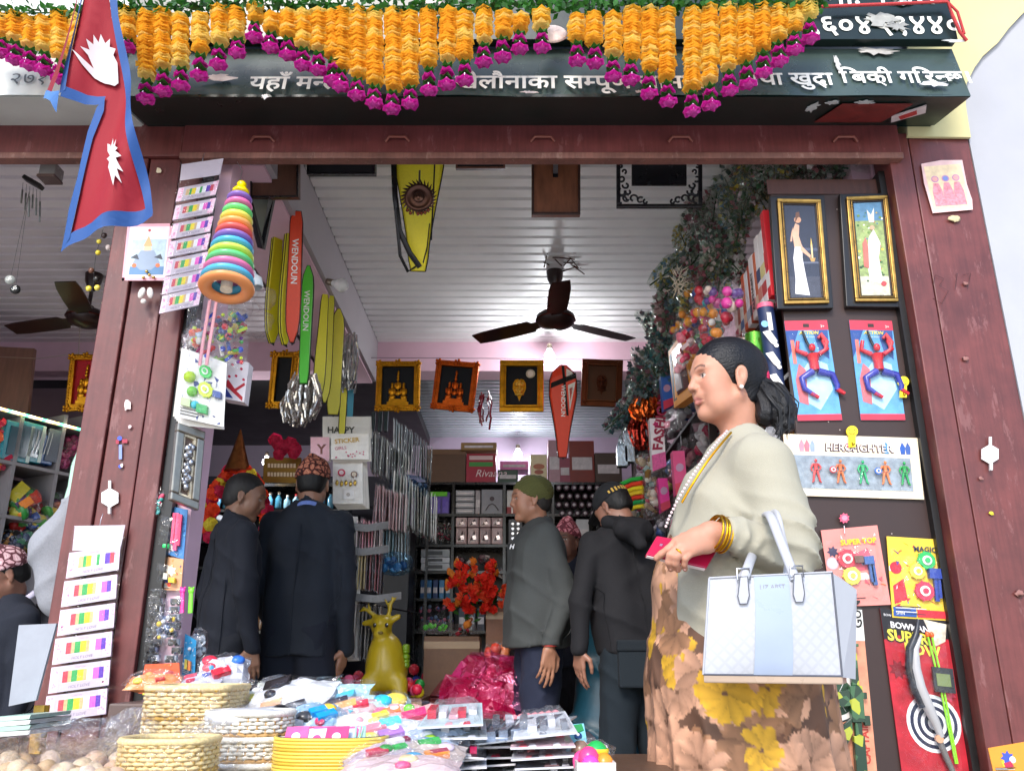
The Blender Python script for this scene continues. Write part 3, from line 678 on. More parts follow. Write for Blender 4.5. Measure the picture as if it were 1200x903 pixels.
 mc=M(coat,'cloth',var=.14,bump=.3,scale=260,rough=.85)
 np_obj('jacket',[(P,F)],[mc],root)
 tr=P;
 def skinpt(z,ang):
  d=-f*math.cos(ang)+l*math.sin(ang);c_=g(0,0,z);m_=np.abs(P[:,2]-c_[2]) < .02;Q=P[m_];v=Q-c_;s_=v@d;w_=np.linalg.norm(v-np.outer(s_,d)-np.outer(v@u,u),axis=1);ok=w_ < .03
  return c_+d*((s_[ok].max() if ok.any() else .1)+.001)
 for a_,z0_,z1_ in ((0,coat_hem*H+.005,.80*H),(1.15,coat_hem*H+.01,.68*H),(-1.15,coat_hem*H+.01,.68*H)):
  b=MB();b.tube([Vector(skinpt(z_,a_)) for z_ in np.linspace(z0_,z1_,12)],.0022,mc,5);b.obj('seam',root)
 # trousers
 S=SDF(O+np.array([-.34,-.34,.02*H])-(.3 if sit else 0),O+np.array([.34,.34,.60*H])+(.3 if sit else 0),hcell*1.1)
 for sd in (1,-1):
  S.cone(g(-.01,.075*k*sd,.50*H),kn[sd],.112*k,.088*k,.03);S.cone(kn[sd],an[sd],.086*k,.068*k,.02)
 S.cone(g(0,-.05,.54*H),g(0,.05,.54*H),.105*k,.105*k,.03);S.noise(wrinkle(.007,30,12,seed+3));S.cut(O+u*.05*H,(0,0,-1))
 P,F=S.mesh();P=smooth_mesh(P,F,1,.4);np_obj('trousers',[(P,F)],[M(trousers,'cloth',var=.14,bump=.25,scale=240)],root)
 for sd in (1,-1):
  S=SDF(an[sd]-.25,an[sd]+.25,.012);S.cone(an[sd]-f*.05-u*.035,an[sd]+f*.17-u*.04,.045,.042,.02);S.cut(O+u*.006,(0,0,-1));P,F=S.mesh();np_obj('shoe',[(P,F)],[M('#15110f','plastic')],root)
 # hair
 if hair:
  S=SDF(hc-.16,hc+.17,.005);ax=(hf,hl,np.cross(hf,hl));fr,ll,uu=frame(hf,up)
  S.ell(hg(-.021,0,.05),[.103*k,.081*k,.090*k],.01,(fr,ll,uu));S.ell(hg(-.05,0,-.005),[.068*k,.068*k,.07*k],.02,(fr,ll,uu))
  S.ell(hg(.085,0,.0),[.085*k,.11*k,.078*k],.01,(fr,ll,uu),'cut');S.ell(hg(.05,0,-.06),[.07*k,.11*k,.085*k],.01,(fr,ll,uu),'cut');S.ell(hg(-.06,0,-.115),[.12*k,.11*k,.06*k],.008,(fr,ll,uu),'cut')
  S.noise(lambda X,Y,Z: .0012*np.sin(X*420+Z*90)*np.sin(Y*390+Z*60));P,F=S.mesh();np_obj('hair',[(P,F)],[M(hair,'hair',rough=.6)],root)
 fr,ll,uu=frame(hf,up)
 if cap: cap(root,hc,hg,(fr,ll,uu),k)
 if extra: extra(root,g,hg,(f,l,u),k,A)
 return root
def topi(cols):
 def fn(root,hc,hg,ax,k):
  fr,ll,uu=ax;S=SDF(hc-.2,hc+.24,.005)
  S.ell(hg(-.018,0,.045),[.110*k,.086*k,.1*k],.01,ax);S.cone(hg(-.03,.0,.05),hg(.0,.012,.150),.075*k,.030*k,.03,(1,1,1));S.cone(hg(-.02,-.03,.09),hg(.02,.02,.135),.05*k,.035*k,.03)
  c=hg(0,0,.035);S.cut(c,-uu+fr*.12);S.noise(wrinkle(.003,60,40,2));P,F=S.mesh()
  m=bpy.data.materials.new('patterned_cloth');m.use_nodes=True;n=m.node_tree;L=n.links.new;p=n.nodes['Principled BSDF'];p.inputs['Roughness'].default_value=.9
  tc=n.nodes.new('ShaderNodeTexCoord');nz=n.nodes.new('ShaderNodeTexNoise');nz.inputs['Scale'].default_value=22;mxv=n.nodes.new('ShaderNodeMixRGB');mxv.inputs[0].default_value=.025;L(tc.outputs['Object'],nz.inputs['Vector']);L(tc.outputs['Object'],mxv.inputs[1]);L(nz.outputs['Color'],mxv.inputs[2])
  v=n.nodes.new('ShaderNodeTexVoronoi');v.inputs['Scale'].default_value=34;v.feature='DISTANCE_TO_EDGE';L(mxv.outputs[0],v.inputs['Vector'])
  v2=n.nodes.new('ShaderNodeTexVoronoi');v2.inputs['Scale'].default_value=70;L(mxv.outputs[0],v2.inputs['Vector'])
  cr=n.nodes.new('ShaderNodeValToRGB');cr.color_ramp.interpolation='CONSTANT';e=cr.color_ramp.elements;e[0].color=(*hx(cols[0]),1);e[1].position=.10;e[1].color=(*hx(cols[1]),1);q=e.new(.24);q.color=(*hx(cols[2]),1);q=e.new(.34);q.color=(*hx(cols[1]),1)
  L(v.outputs['Distance'],cr.inputs[0]);L(cr.outputs[0],p.inputs['Base Color'])
  np_obj('topi_cap',[(P,F)],[m],root)
 return fn
def beanie(col):
 def fn(root,hc,hg,ax,k):
  fr,ll,uu=ax;S=SDF(hc-.2,hc+.2,.0045);S.ell(hg(-.022,0,.048),[.109*k,.087*k,.098*k],.01,ax);S.cut(hg(0,0,.012),-uu+fr*.42)
  a=hg(0,0,0);S.noise(lambda X,Y,Z: .0014*np.sin((Z+.45*(X*fr[0]+Y*fr[1]))*420)+.002*np.sin(X*60+Y*40+Z*50));P,F=S.mesh();np_obj('knitted_cap',[(P,F)],[M(col,'cloth',var=.3,bump=.5,scale=300)],root)
 return fn
def shirt_collar(col,r=.058):
 def fn(root,g,hg,ax,k,A):
  b=MB();pts=[hg(-.04+.062*math.cos(a),.06*math.sin(a),-.135-.012*math.cos(a)) for a in np.linspace(.5,2*math.pi-.5,20)]
  b.tube([Vector(p) for p in pts],.007,M(col,'cloth'),8,flat=1.9);b.obj('shirt_collar',root)
 return fn
# --- man in navy suit, head turned right, standing at the back left
p=W(276,700,4.05)
man('person','bareheaded man in a dark navy suit looking right, standing by the marigold garlands',p.x-.03,4.05,R(35),H=1.595,yaw_head=R(-30),pitch_head=R(-14),coat='#0d1320',skin=(.23,.115,.07),hair='#120e0c',coat_hem=.42,
 arms={-1: ((.0,-.22,1.02),(.06,-.2,.80),(.1,0,-1)),1: ((-.04,.24,1.05),(.02,.25,.80),(.1,0,-1))},extra=shirt_collar('#dfe3ea'),seed=2)
# --- man in charcoal suit with patterned topi, seen from behind
p=W(361,700,4.25)
man('person','man in a charcoal suit and red patterned topi, his back turned',p.x-.03,4.25,R(84),H=1.715,yaw_head=R(10),pitch_head=R(-8),coat='#171e29',trousers='#101624',skin=(.32,.16,.10),coat_hem=.435,coat_r=.96,cap=topi(['#3a1512','#a8604c','#c98a6a']),
 arms={-1: ((-.02,-.225,1.05),(.05,-.215,.80),(.05,.15,-1)),1: ((.0,.23,1.06),(.16,.19,.88),(.6,0,-.5))},extra=shirt_collar('#6f86c8'),seed=5)
# --- man with the green knitted cap
def gj(root,g,hg,ax,k,A):
 shirt_collar('#2d4a72')(root,g,hg,ax,k,A);f,l,u=ax
 S=SDF(hg(-.03,0,-.12)-.16,hg(-.03,0,-.12)+.16,.007);S.cone(hg(-.04,0,-.155),hg(-.045,0,-.115),.080,.070,.01);S.cone(hg(-.03,0,-.16),hg(-.03,0,-.06),.060,.062,.004,op='cut');S.cut(hg(-.03,0,-.098),(-.2,0,1));P,F=S.mesh();np_obj('stand_collar',[(P,F)],[M('#444746','cloth',var=.14,bump=.3,scale=260)],root)
 b=MB();c=Vector(g(.145,.085,1.235));P_=Panel(c+Vector((-.02,-.02,-.01)),c+Vector((.02,-.03,-.01)),c+Vector((.02,-.03,.02)),c+Vector((-.02,-.02,.02)))
 P_.text(b,'H',.3,.2,.03,M('#e8e8e8','paper'),.002,slant=.3,bold=.03);b.obj('chest_emblem',root)
 w=Vector(A[1][1]);b=MB();d=Vector(A[1][2]).normalized();b.tube([w+d*.0+d.orthogonal()*.001,w+d*.012],.034,M('#b33b33','cloth'),14);b.obj('wrist_thread',root)
 b=MB();q=W(672,782,4.02)
p=W(629,700,4.15)
man('person','man in a grey jacket and green knitted cap in profile, facing left',p.x,4.15,R(192),H=1.60,yaw_head=0,pitch_head=R(-3),coat='#444746',trousers='#1d2338',skin=(.40,.19,.115),hair='#2a2522',cap=beanie('#56572c'),coat_hem=.49,coat_r=1.25,hide=(-1,),
 arms={1: ((-.09,.21,1.00),(-.0,.24,.80),(.12,.02,-1)),-1: ((.0,-.18,1.0),(.06,-.12,.90),(.1,0,-1))},extra=gj,seed=8)
# --- man bending away in a black hooded jacket
def bcap(root,hc,hg,ax,k):
 fr,ll,uu=ax;S=SDF(hc-.2,hc+.22,.005);S.ell(hg(-.018,0,.048),[.108*k,.086*k,.1*k],.01,ax);S.cut(hg(0,0,.03),-uu);
 S.cone(hg(.09,-.03,.035),hg(.15,-.02,.03),.03,.03,.01,op='add') if 0 else None
 P,F=S.mesh();np_obj('peaked_cap',[(P,F)],[M('#17191d','cloth')],root)
 b=MB();pts=[hg(.10+.07*math.cos(a)*.9,.07*math.sin(a),.035-.01*abs(math.sin(a))) for a in np.linspace(-1.4,1.4,9)];q=[hg(.06,.07*math.sin(a),.045) for a in np.linspace(-1.4,1.4,9)]
 b.add([Vector(v) for v in pts]+[Vector(v) for v in q],[(i,i+1,i+10,i+9) for i in range(8)],M('#17191d','cloth'));b.obj('cap_peak',root)
 b=MB()
 for i,a in enumerate(np.linspace(R(120),R(215),9)):
  c=Vector(hg(-.018+.109*math.cos(a),.087*math.sin(a),.05));b.obox(c,[Vector(ll*math.cos(a)-fr*math.sin(a)),Vector(fr*math.cos(a)+ll*math.sin(a)),Vector(uu)],(.0045,.002,.011 if i % 3 else .007),M('#c9a24a','cloth'))
 b.obj('gold_lettering',root)
def bj(root,g,hg,ax,k,A):
 S=SDF(np.array(g(-.12,0,1.32))-.24,np.array(g(-.12,0,1.32))+.24,.009);S.cone(g(-.12,-.05,1.27),g(-.12,.05,1.27),.050,.050,.03);S.cone(g(-.05,-.085,1.31),g(-.05,.085,1.31),.036,.036,.04);S.cone(g(-.12,0,1.27),g(-.16,0,1.20),.05,.03,.03);S.noise(wrinkle(.006,34,18,4));P,F=S.mesh();np_obj('hood',[(P,F)],[M('#0e0d12','cloth',var=.14,bump=.3,scale=260)],root)
 b=MB();c=Vector(W(745,775,3.57));b.box((c.x-.07,c.y-.012,c.z-.10),(c.x+.075,c.y+.05,c.z+.07),M('#0f1a21','cloth'));b.box((c.x-.075,c.y-.02,c.z+.04),(c.x+.08,c.y+.05,c.z+.085),M('#0c161d','cloth'));b.obj('cargo_pocket',root,bevel=.008)
p=W(728,700,3.55)
man('person','man in a black hooded jacket and black cap bending forward with his back turned',p.x+.07,3.72,R(112),H=1.50,yaw_head=R(25),pitch_head=R(-35),coat='#0d0c11',trousers='#101c24',skin=(.30,.14,.09),cap=bcap,lean=.16,coat_hem=.50,coat_r=1.06,
 arms={1: ((-.02,.24,.98),(.0,.255,.79),(.12,.0,-1)),-1: ((.06,-.24,.98),(.2,-.2,.88),(.8,0,-.3))},extra=bj,seed=11)
# --- dark figure between them
p=W(668,700,5.0)
man('person','man in dark waistcoat, white shirt and pink topi half hidden behind the grey jacket',p.x,5.0,R(240),H=1.50,coat='#141826',trousers='#15151c',skin=(.2,.09,.06),cap=topi(['#6b2a35','#b8616b','#d89aa0']),extra=shirt_collar('#dfe0e8'),seed=14)
# --- man in the left shop
p=W(14,700,3.6)
man('person','man in a dark jacket and pink topi looking down at the left edge',p.x-.02,3.6,R(235),H=1.50,sit=.33,yaw_head=R(-10),pitch_head=R(-28),coat='#121826',trousers='#15151c',skin=(.25,.12,.08),cap=topi(['#5b3038','#c39aa0','#dcc0c2']),extra=shirt_collar('#c9c4d8'),seed=17)
# ================================================================ THE WOMAN IN FRONT
WY=2.2
def q(px,py,dy=0): return np.array(W(px,py,WY+dy))
wr=T('person','woman in a pale sage cardigan over a brown floral dress, holding a red wallet','person',(q(868,780)[0],WY,0))
hc=q(850,451);hf=np.array([-.975,-.22,-.02]);P1,F1,loc,hg=head_parts(hc,hf,(0.06,0,1),s=.985,fem=True,h=.003,neck_to=q(868,535,.01),jowl=1)
S=SDF(np.array([.18,1.78,-.01]),np.array([1.05,2.6,1.32]),.014)
S.cone(q(862,545),q(866,700),.08,.11,.05);S.cone(q(866,700),q(868,790),.11,.12,.05);S.cone(q(872,556,-.10),q(872,556,.10),.035,.035,.03);S.cone(q(868,556,0),q(862,525),.055,.05,.03)
shl,ell_,wrs=q(896,546,-.165),q(926,650,-.215),q(846,626,-.27)
shr,elr,wrr=q(870,545,.20),q(880,680,.22),q(852,705,.10)
for a,b,c in ((shl,ell_,wrs),(shr,elr,wrr)): S.cone(a,b,.036,.034,.02);S.cone(b,c,.034,.026,.02)
for sd in (-.09,.09):
 S.cone(q(868,790,sd),np.array([q(868,790)[0],WY+sd,.40]),.09,.06,.03);S.cone(np.array([q(868,790)[0],WY+sd,.40]),np.array([q(868,790)[0]+.02,WY+sd,.07]),.055,.035,.02);S.cone(np.array([q(868,790)[0]+.04,WY+sd,.04]),np.array([q(868,790)[0]-.13,WY+sd,.03]),.033,.026,.02)
body=S.mesh()
# hand holding the wallet, finger by finger
H_=SDF(q(805,640,-.27)-.13,q(805,640,-.27)+.13,.0028)
wq=lambda x,y,Y: np.array(W(x,y,Y))
w0=wq(850,626,1.935);H_.cone(wq(868,630,1.95),w0,.028,.026,.01);H_.cone(w0,wq(832,625,1.925),.0265,.027,.01)
kn=[(793,634,1.915),(797,639.5,1.900),(804,643.5,1.898),(812,646,1.90)]
for i,k_ in enumerate(kn): H_.cone(wq(834,621+i*5.5,1.93),wq(*k_),.019-.001*i,.0115,.012)
H_.cone(wq(815,628,1.925),wq(828,638,1.925),.018,.018,.012)
fg=[[kn[0],(783,643.5,1.915),(775,649,1.922),(769.5,653.5,1.93)],[kn[1],(785.5,650,1.893),(783.5,658.5,1.90),(786,666,1.915)],[kn[2],(793,652,1.888),(792,660,1.896),(794.5,667,1.912)],[kn[3],(803,654,1.89),(802,661,1.898),(803,666.5,1.912)]]
for i,f_ in enumerate(fg):
 r=.0100 if i < 3 else .0085
 for j in range(3): H_.cone(wq(*f_[j]),wq(*f_[j+1]),r-.0008*j,r-.0008*(j+1),.003)
H_.cone(wq(832,630,1.95),wq(815,626,1.985),.016,.012,.01);H_.cone(wq(815,626,1.985),wq(800,628,1.995),.012,.009,.006)
hand=H_.mesh();hand=(smooth_mesh(*hand,1,.3),hand[1])
hand2=hand_sdf(wrr,(-1,-.2,.1),(0,-.3,-1),1,s=.9,h=.006)
SKW=(.50,.24,.155)
np_obj('body',[body,(P1,F1),hand,hand2],[vcol_mat('fair_skin',rough=.56,sss=.12,bump=.16,bscale=420)],wr,colors=face_colors(loc,SKW,(.40,.14,.11)))
b=MB()
for i,f_ in enumerate(fg):
 if i == 0: continue
 c=Vector(W(f_[3][0]-.5,f_[3][1]-1.5,f_[3][2]-.008));b.ell(c,(.0045,.002,.006),M('#e8b0a8','plastic'),8)
b.obj('fingernails',wr)
# dress
def dress_colors(P):
 rn=np.random.RandomState(5);c0=hp;ang=np.arctan2(P[:,1]-WY,-(P[:,0]-c0[0]));U=ang*.235;V_=P[:,2];n=len(P)
 C=np.tile(np.array([.10,.047,.026]),(n,1));C *= (1+.25*np.sin(U*40+3*np.sin(V_*23)))[:,None]
 peach,tan,brn,yel=np.array([.55,.29,.175]),np.array([.30,.145,.07]),np.array([.13,.055,.028]),np.array([.62,.34,.02])
 def petal(cu,cv,th,L,wd,col,tip,base):
  du,dv=U-cu,V_-cv;x=du*math.cos(th)+dv*math.sin(th);y=-du*math.sin(th)+dv*math.cos(th);t=x/L
  m=(t > 0) & (t < 1.06);
  if not m.any(): return
  y=y-wd*.25*np.sin(t*2.5+cu*50);prof=wd*np.sqrt(np.clip(np.sin(np.clip(t,0,1)*math.pi*.92+.05),0,1))*(.45+.65*t)*(1+.03*np.sin(x*260+cu*90));e=np.abs(y)/np.maximum(prof,1e-5);m &= (e < 1) & (t < 1.0+.03*np.sin(y*350))
  k=np.clip(t,0,1)[m,None];g_=base*(1-k)+col*k;g_=g_*(1-np.clip(k-.82,0,1)*2.5)+tip*np.clip(k-.82,0,1)*2.5
  sh=(.90+.14*np.cos(y[m]/np.maximum(prof[m],1e-5)*2.2+.8)-.05*np.abs(np.sin(y[m]*700+t[m]*3)))[:,None];ed=np.clip((e[m,None]-.86)/.14,0,1)
  C[m]=np.clip(g_*sh*(1-.18*ed),0,.9)
 for i in range(330):  # leaves and long petals lying under the flowers
  petal(rn.uniform(-.80,.25),rn.uniform(.1,1.35),rn.uniform(-1.0,.5)+(math.pi if rn.rand() < .3 else 0)-.9,rn.uniform(.10,.20),rn.uniform(.014,.026),(tan,peach,brn,tan)[rn.randint(4)],peach,brn)
 for i in range(150):
  cu,cv=rn.uniform(-.80,.25),rn.uniform(.08,1.35);k=rn.randint(7,12);col=yel if i % 6 == 1 else (peach,tan*1.15,peach*1.15)[rn.randint(3)];r=rn.uniform(.055,.095)*(.8 if i % 6 == 1 else 1);a0=rn.rand()*6;sp=rn.uniform(2.6,6.3)
  for j in rn.permutation(k): petal(cu,cv,a0+sp*j/k,r*rn.uniform(.8,1.15),r*rn.uniform(.26,.36),col*rn.uniform(.82,1.1),np.minimum(col*1.25,.85),col*.55 if i % 6 != 1 else col*.75)
  d=np.hypot(U-cu,V_-cv);C[d < r*.10]=(.13,.06,.03)
 for i in range(90): petal(rn.uniform(-.80,.25),rn.uniform(.1,1.35),rn.uniform(.9,2.2),rn.uniform(.02,.04),rn.uniform(.005,.009),yel,yel,yel*.8)
 return C
def folds(n_,amp,cx,cy,z0,z1):
 def fn(X,Y,Z):
  a=np.arctan2(Y-cy,X-cx);t=np.clip((z1-Z)/(z1-z0),0,1)
  return amp*t*np.abs(np.sin(a*n_/2+1.2*np.sin(a*3+2)+Z*2.2))*1.2-amp*.5*t
 return fn
S=SDF(None,None,0,[np.arange(.28,.93,.0048,dtype=np.float32),np.concatenate([np.arange(1.86,2.2,.0048),np.arange(2.205,2.6,.012)]).astype(np.float32),np.concatenate([np.arange(.08,.40,.012),np.arange(.405,1.28,.0048)]).astype(np.float32)])
S.cone(q(852,552,.0),q(847,600,-.0),.052,.098,.04,(1,1.25,1));S.cone(q(846,600),q(847,690),.110,.163,.05,(1,1.2,1));S.cone(q(846,690),q(862,790),.168,.208,.07,(1,1.08,1));
hp=q(864,800);S.cone(hp,np.array([hp[0]+.015,WY,.16]),.222,.262,.06,(1,1.05,1));S.cone(q(872,550,-.13),q(872,550,.13),.05,.05,.05)
S.cone(q(862,538,0),q(856,500,0),.052,.09,.01,op='cut');S.noise(folds(14,.032,hp[0],WY,.2,.74));S.noise(wrinkle(.004,18,10,3));S.cut((0,0,.13),(0,0,-1));P,F=S.mesh();P=smooth_mesh(P,F,1,.3)
np_obj('dress',[(P,F)],[vcol_mat('floral_cloth',rough=.75,sss=0,bump=.12,bscale=500)],wr,colors=dress_colors)
# cardigan
S=SDF(np.array([.30,1.72,.72]),np.array([1.05,2.62,1.42]),.0065)
S.cone(q(862,548,.0),q(853,600,.0),.092,.128,.04,(1,1.38,1));S.cone(q(853,600),q(854,690),.134,.182,.05,(1,1.22,1));S.cone(q(854,690),q(862,770),.184,.216,.06,(1,1.12,1))
S.cone(q(884,545,-.15),q(884,545,.15),.068,.068,.05);S.cone(q(872,520,-.03),q(872,520,.03),.062,.062,.05)
S.cone(shl,ell_,.080,.064,.022);S.cone(ell_,q(860,628,-.265),.061,.044,.014);S.cone(shr,elr,.085,.07,.04);S.cone(elr,wrr,.07,.045,.02)
e=ell_;a_=q(912,585,-.26)
def cw(X,Y,Z):  # sleeve folds at the elbow, soft folds on the body
 de=np.sqrt((X-e[0])**2+(Y-e[1])**2+(Z-e[2])**2);w=np.exp(-(de/.12)**2)
 fa=(X-e[0])*.75+(Z-e[2])*.95;
 fr2=np.exp(-((X-a_[0]+.10)/.09)**2-((Z-e[2]-.03)/.06)**2)*(Y < WY-.15)
 v=np.abs(np.sin((X*1.0-Z*.25)*95+2*np.sin(Z*30)))
 return -.022*w*(1-np.abs(np.sin(fa*62+1.5*np.sin(X*25))))**1.5-.009*fr2*(1-v)**1.2
S.noise(cw);S.noise(wrinkle(.0075,13,7,7))
for pts_,r_ in ((((866,575),(880,598),(906,616)),.010),(((884,612),(915,606),(950,622)),.010),(((890,622),(925,622),(955,642)),.010),(((905,640),(935,652),(952,668)),.010),(((845,590),(868,603),(890,612)),.010),(((812,660),(838,668),(862,690)),.012),(((822,612),(848,640),(870,668)),.008),(((905,530),(925,560),(935,600)),.006)):
 for i in range(2):
  dd_={866: -.288,884: -.305,890: -.305,905: -.30,845: -.25,812: -.235,822: -.25}[pts_[0][0]] if pts_[0] != (905,530) else -.275
  S.cone(q(*pts_[i],dd_),q(*pts_[i+1],dd_-.005),r_,r_*.7,.02,op='cut')
S.cone(q(868,540,0),q(852,490,0),.052,.072,.008,op='cut')
S.cut(q(784,640),(-1,0,.08));S.cut(q(803,556),(-.80,0,.60));
S.cut(q(850,752),(0,0,-1),fn=lambda X,Y,Z: .004*np.sin(X*40))
wv=wrs-ell_;wv /= np.linalg.norm(wv);X,Y,Z=S.grid();d=(X-wrs[0]+.028)*wv[0]+(Y-wrs[1])*wv[1]+(Z-wrs[2])*wv[2]
near=(Y < WY-.13) & (X < wrs[0]+.06) & (Z > wrs[2]-.12) & (Z < wrs[2]+.09) & (Y < 2.02)
S.D=np.where(near,np.maximum(S.D,(d+.0).astype(np.float32)),S.D)
P,F=S.mesh();P=smooth_mesh(P,F,1,.35)
mcar=M('#a29d8b','cloth',var=.05,bump=.35,scale=420,rough=.95)
card=np_obj('cardigan',[(P,F)],[mcar],wr)
# hair
fr,ll,uu=frame(hf,(0.06,0,1));ax=(fr,ll,uu);bun=hg(-.112,.012,.012)
S=SDF(hc-.16,hc+.17,.0032)
S.ell(hg(-.020,0,.046),[.107,.084,.094],.01,ax);S.ell(hg(-.055,0,.0),[.066,.066,.066],.02,ax);S.ell(hg(-.045,0,-.045),[.05,.058,.035],.015,ax)
X,Y,Z=S.grid();lx=(X-hc[0])*fr[0]+(Y-hc[1])*fr[1]+(Z-hc[2])*fr[2];ly=(X-hc[0])*ll[0]+(Y-hc[1])*ll[1]+(Z-hc[2])*ll[2];lz=(X-hc[0])*uu[0]+(Y-hc[1])*uu[1]+(Z-hc[2])*uu[2]
for y in (-1,1): S.ell(hg(-.008,y*.086,.0),[.021,.02,.034],.004,ax,'cut')
dx,dy_,dz=X-bun[0],Y-bun[1],Z-bun[2];rr=np.sqrt(dx*dx+dy_*dy_+dz*dz)+1e-6
S.D=S.D+(.0007*np.sin(dz/rr*85+dy_/rr*50)*np.clip(rr/.05,0,1)).astype(np.float32)
lim=.0+.012*np.sin(np.abs(ly)*30)
S.D=np.maximum(S.D,(lx*.80-lz*.58-lim-.004-.30*np.maximum(.05-np.abs(ly),0)).astype(np.float32))
S.D=np.maximum(S.D,(-(lz+.062+.35*(lx+.05))).astype(np.float32))
hair=S.mesh();hair=(smooth_mesh(*hair,1,.5),hair[1])
S=SDF(np.array(bun)-.05-np.array([0,.06,.12]),np.array(bun)+np.array([.17,.09,.08]),.0035)
tl=[q(893,452,-.02),q(906,464,-.03),q(917,480,-.035),q(920,497,-.04),q(912,508,-.05)]
S.cone(hg(-.10,.01,.015),tl[0],.022,.020,.01);S.cone(tl[0],tl[1],.024,.036,.01);S.cone(tl[1],tl[2],.038,.036,.012);S.cone(tl[2],tl[3],.034,.024,.01);S.cone(tl[3],tl[4],.022,.008,.01)
S.cone(tl[0],q(900,485,-.03),.022,.034,.012);S.cone(q(895,465,-.03),q(896,486,-.04),.02,.022,.012)
S.noise(lambda X,Y,Z: .0016*np.sin(X*300+Z*120+5*np.sin(Z*30))+.001*np.sin(Y*330-Z*150));tail=S.mesh()
def hair_mat():
 m=bpy.data.materials.new('black_hair');m.use_nodes=True;n=m.node_tree;L=n.links.new;p=n.nodes['Principled BSDF'];p.inputs['Roughness'].default_value=.42;p.inputs['Base Color'].default_value=(.0035,.0032,.0045,1);p.inputs['Specular IOR Level'].default_value=.35
 g_=n.nodes.new('ShaderNodeNewGeometry');s_=n.nodes.new('ShaderNodeVectorMath');s_.operation='SUBTRACT';s_.inputs[1].default_value=tuple(bun);L(g_.outputs['Position'],s_.inputs[0])
 nn=n.nodes.new('ShaderNodeVectorMath');nn.operation='NORMALIZE';L(s_.outputs[0],nn.inputs[0]);nz=n.nodes.new('ShaderNodeTexNoise');nz.inputs['Scale'].default_value=38;nz.inputs['Detail'].default_value=5;L(nn.outputs[0],nz.inputs['Vector'])
 b=n.nodes.new('ShaderNodeBump');b.inputs['Strength'].default_value=.7;b.inputs['Distance'].default_value=.004;L(nz.outputs[0],b.inputs['Height']);L(b.outputs[0],p.inputs['Normal'])
 return m
ho=np_obj('hair',[hair,tail],[hair_mat()],wr)
b=MB();mh=M('#0b0a0c','hair');rn=random.Random(4)
for i in range(26):
 a=Vector(tl[0]);o_=Vector((rn.uniform(-.02,.03),rn.uniform(-.03,.02),rn.uniform(-.015,.02)));pts=[a+o_*.5,Vector(tl[1])+o_*1.4,Vector(tl[2])+o_*1.5+Vector((.006,0,0)),Vector(tl[3])+o_*1.2,Vector(tl[4])+o_+Vector((rn.uniform(-.02,.02),0,-rn.uniform(0,.03)))]
 b.tube(pts,[.002,.002,.0018,.0014,.0005],mh,4)
b.obj('loose_strands',ho,kind='stuff')
b=MB();
for i in range(11):
 a=2*math.pi*i/11;b.ell(Vector(q(896,446,-.01))+Vector((.004*math.cos(a),-.018*math.sin(a)*.9,.018*math.cos(a))),(.010,.012,.012),M('#b01f4c','cloth',bump=.6),8,noise=.12,seed=i)
b.obj('scrunchie',wr)
b=MB();b.ell(Vector(hg(-.002,.086,-.031)),.0058,M('#efe6da','plastic',rough=.15),12);b.obj('earring',wr)
b=MB();npts=[(851,508,-.085),(842,518,-.10),(832,530,-.11),(822,543,-.115),(812,558,-.12),(802,574,-.12),(793,590,-.115),(785,606,-.10),(779,622,-.08)]
pv=[q(*a) for a in npts]
for i in range(len(pv)-1):
 for t in np.linspace(0,1,5)[:-1]: b.ell(Vector(pv[i]*(1-t)+pv[i+1]*t)+Vector((-.004,-.022,0)),.0042,M('#e9cfd0','plastic',rough=.2),7)
b.obj('bead_necklace',wr)
b=MB();b.tube([Vector(p)+Vector((.010,-.014,0)) for p in pv[:7]],.003,M('#c89018','gold'),6);b.obj('gold_chain',wr)
for i,t in enumerate((0,.009,.017,.025)):
 c=wrs-wv*(-.001+t*-1)*1+wv*(-.006)*0;c=wrs+wv*(.020-t);b=MB();s_=Vector(wv).orthogonal().normalized();t_=Vector(wv).cross(s_);b.tube([Vector(c)+(s_*math.cos(a)+t_*math.sin(a))*(.039+.002*(i % 2)) for a in np.linspace(0,2*math.pi,29)],.0030,M('#d9a62a','gold'),6,cap=False);b.obj('bangle',wr)
b=MB();c=Vector(W(794.5,648,1.893));d=(Vector(W(793,652,1.888))-Vector(W(804,643.5,1.898))).normalized();s_=d.orthogonal().normalized();t_=d.cross(s_);b.tube([c+(s_*math.cos(a)+t_*math.sin(a))*.0108 for a in np.linspace(0,2*math.pi,19)],.0020,M('#d9a62a','gold'),6,cap=False);b.obj('finger_ring',wr)
for (px,py) in ((792,640),(794,700)):
 b=MB();b.ell(q(px+4,py,-.18),.006,M('#a59c86','plastic'),8);b.obj('button',wr) if 0 else None
# red wallet / phone case
t=T('phone_case','crimson folding phone case held in the hand of the woman','phone case',W(800,650,1.95))
P_=Panel(W(757,649,1.93),W(828,665,1.945),W(843,640,1.985),W(770,627,1.97))
b=MB();P_.rect(b,0,0,1,1,-.013,0,M('#b51440','plastic',rough=.3,var=.08));b.obj('cover',t,bevel=.003)
b=MB();P_.rect(b,.02,-.02,.99,.5,-.0105,-.0035,M('#e8dcd8','paper'));b.obj('page_block',t)
b=MB();P_.rect(b,.12,.52,.16,.62,0,.001,M('#e8c8c8','metal'));b.obj('emblem',t)
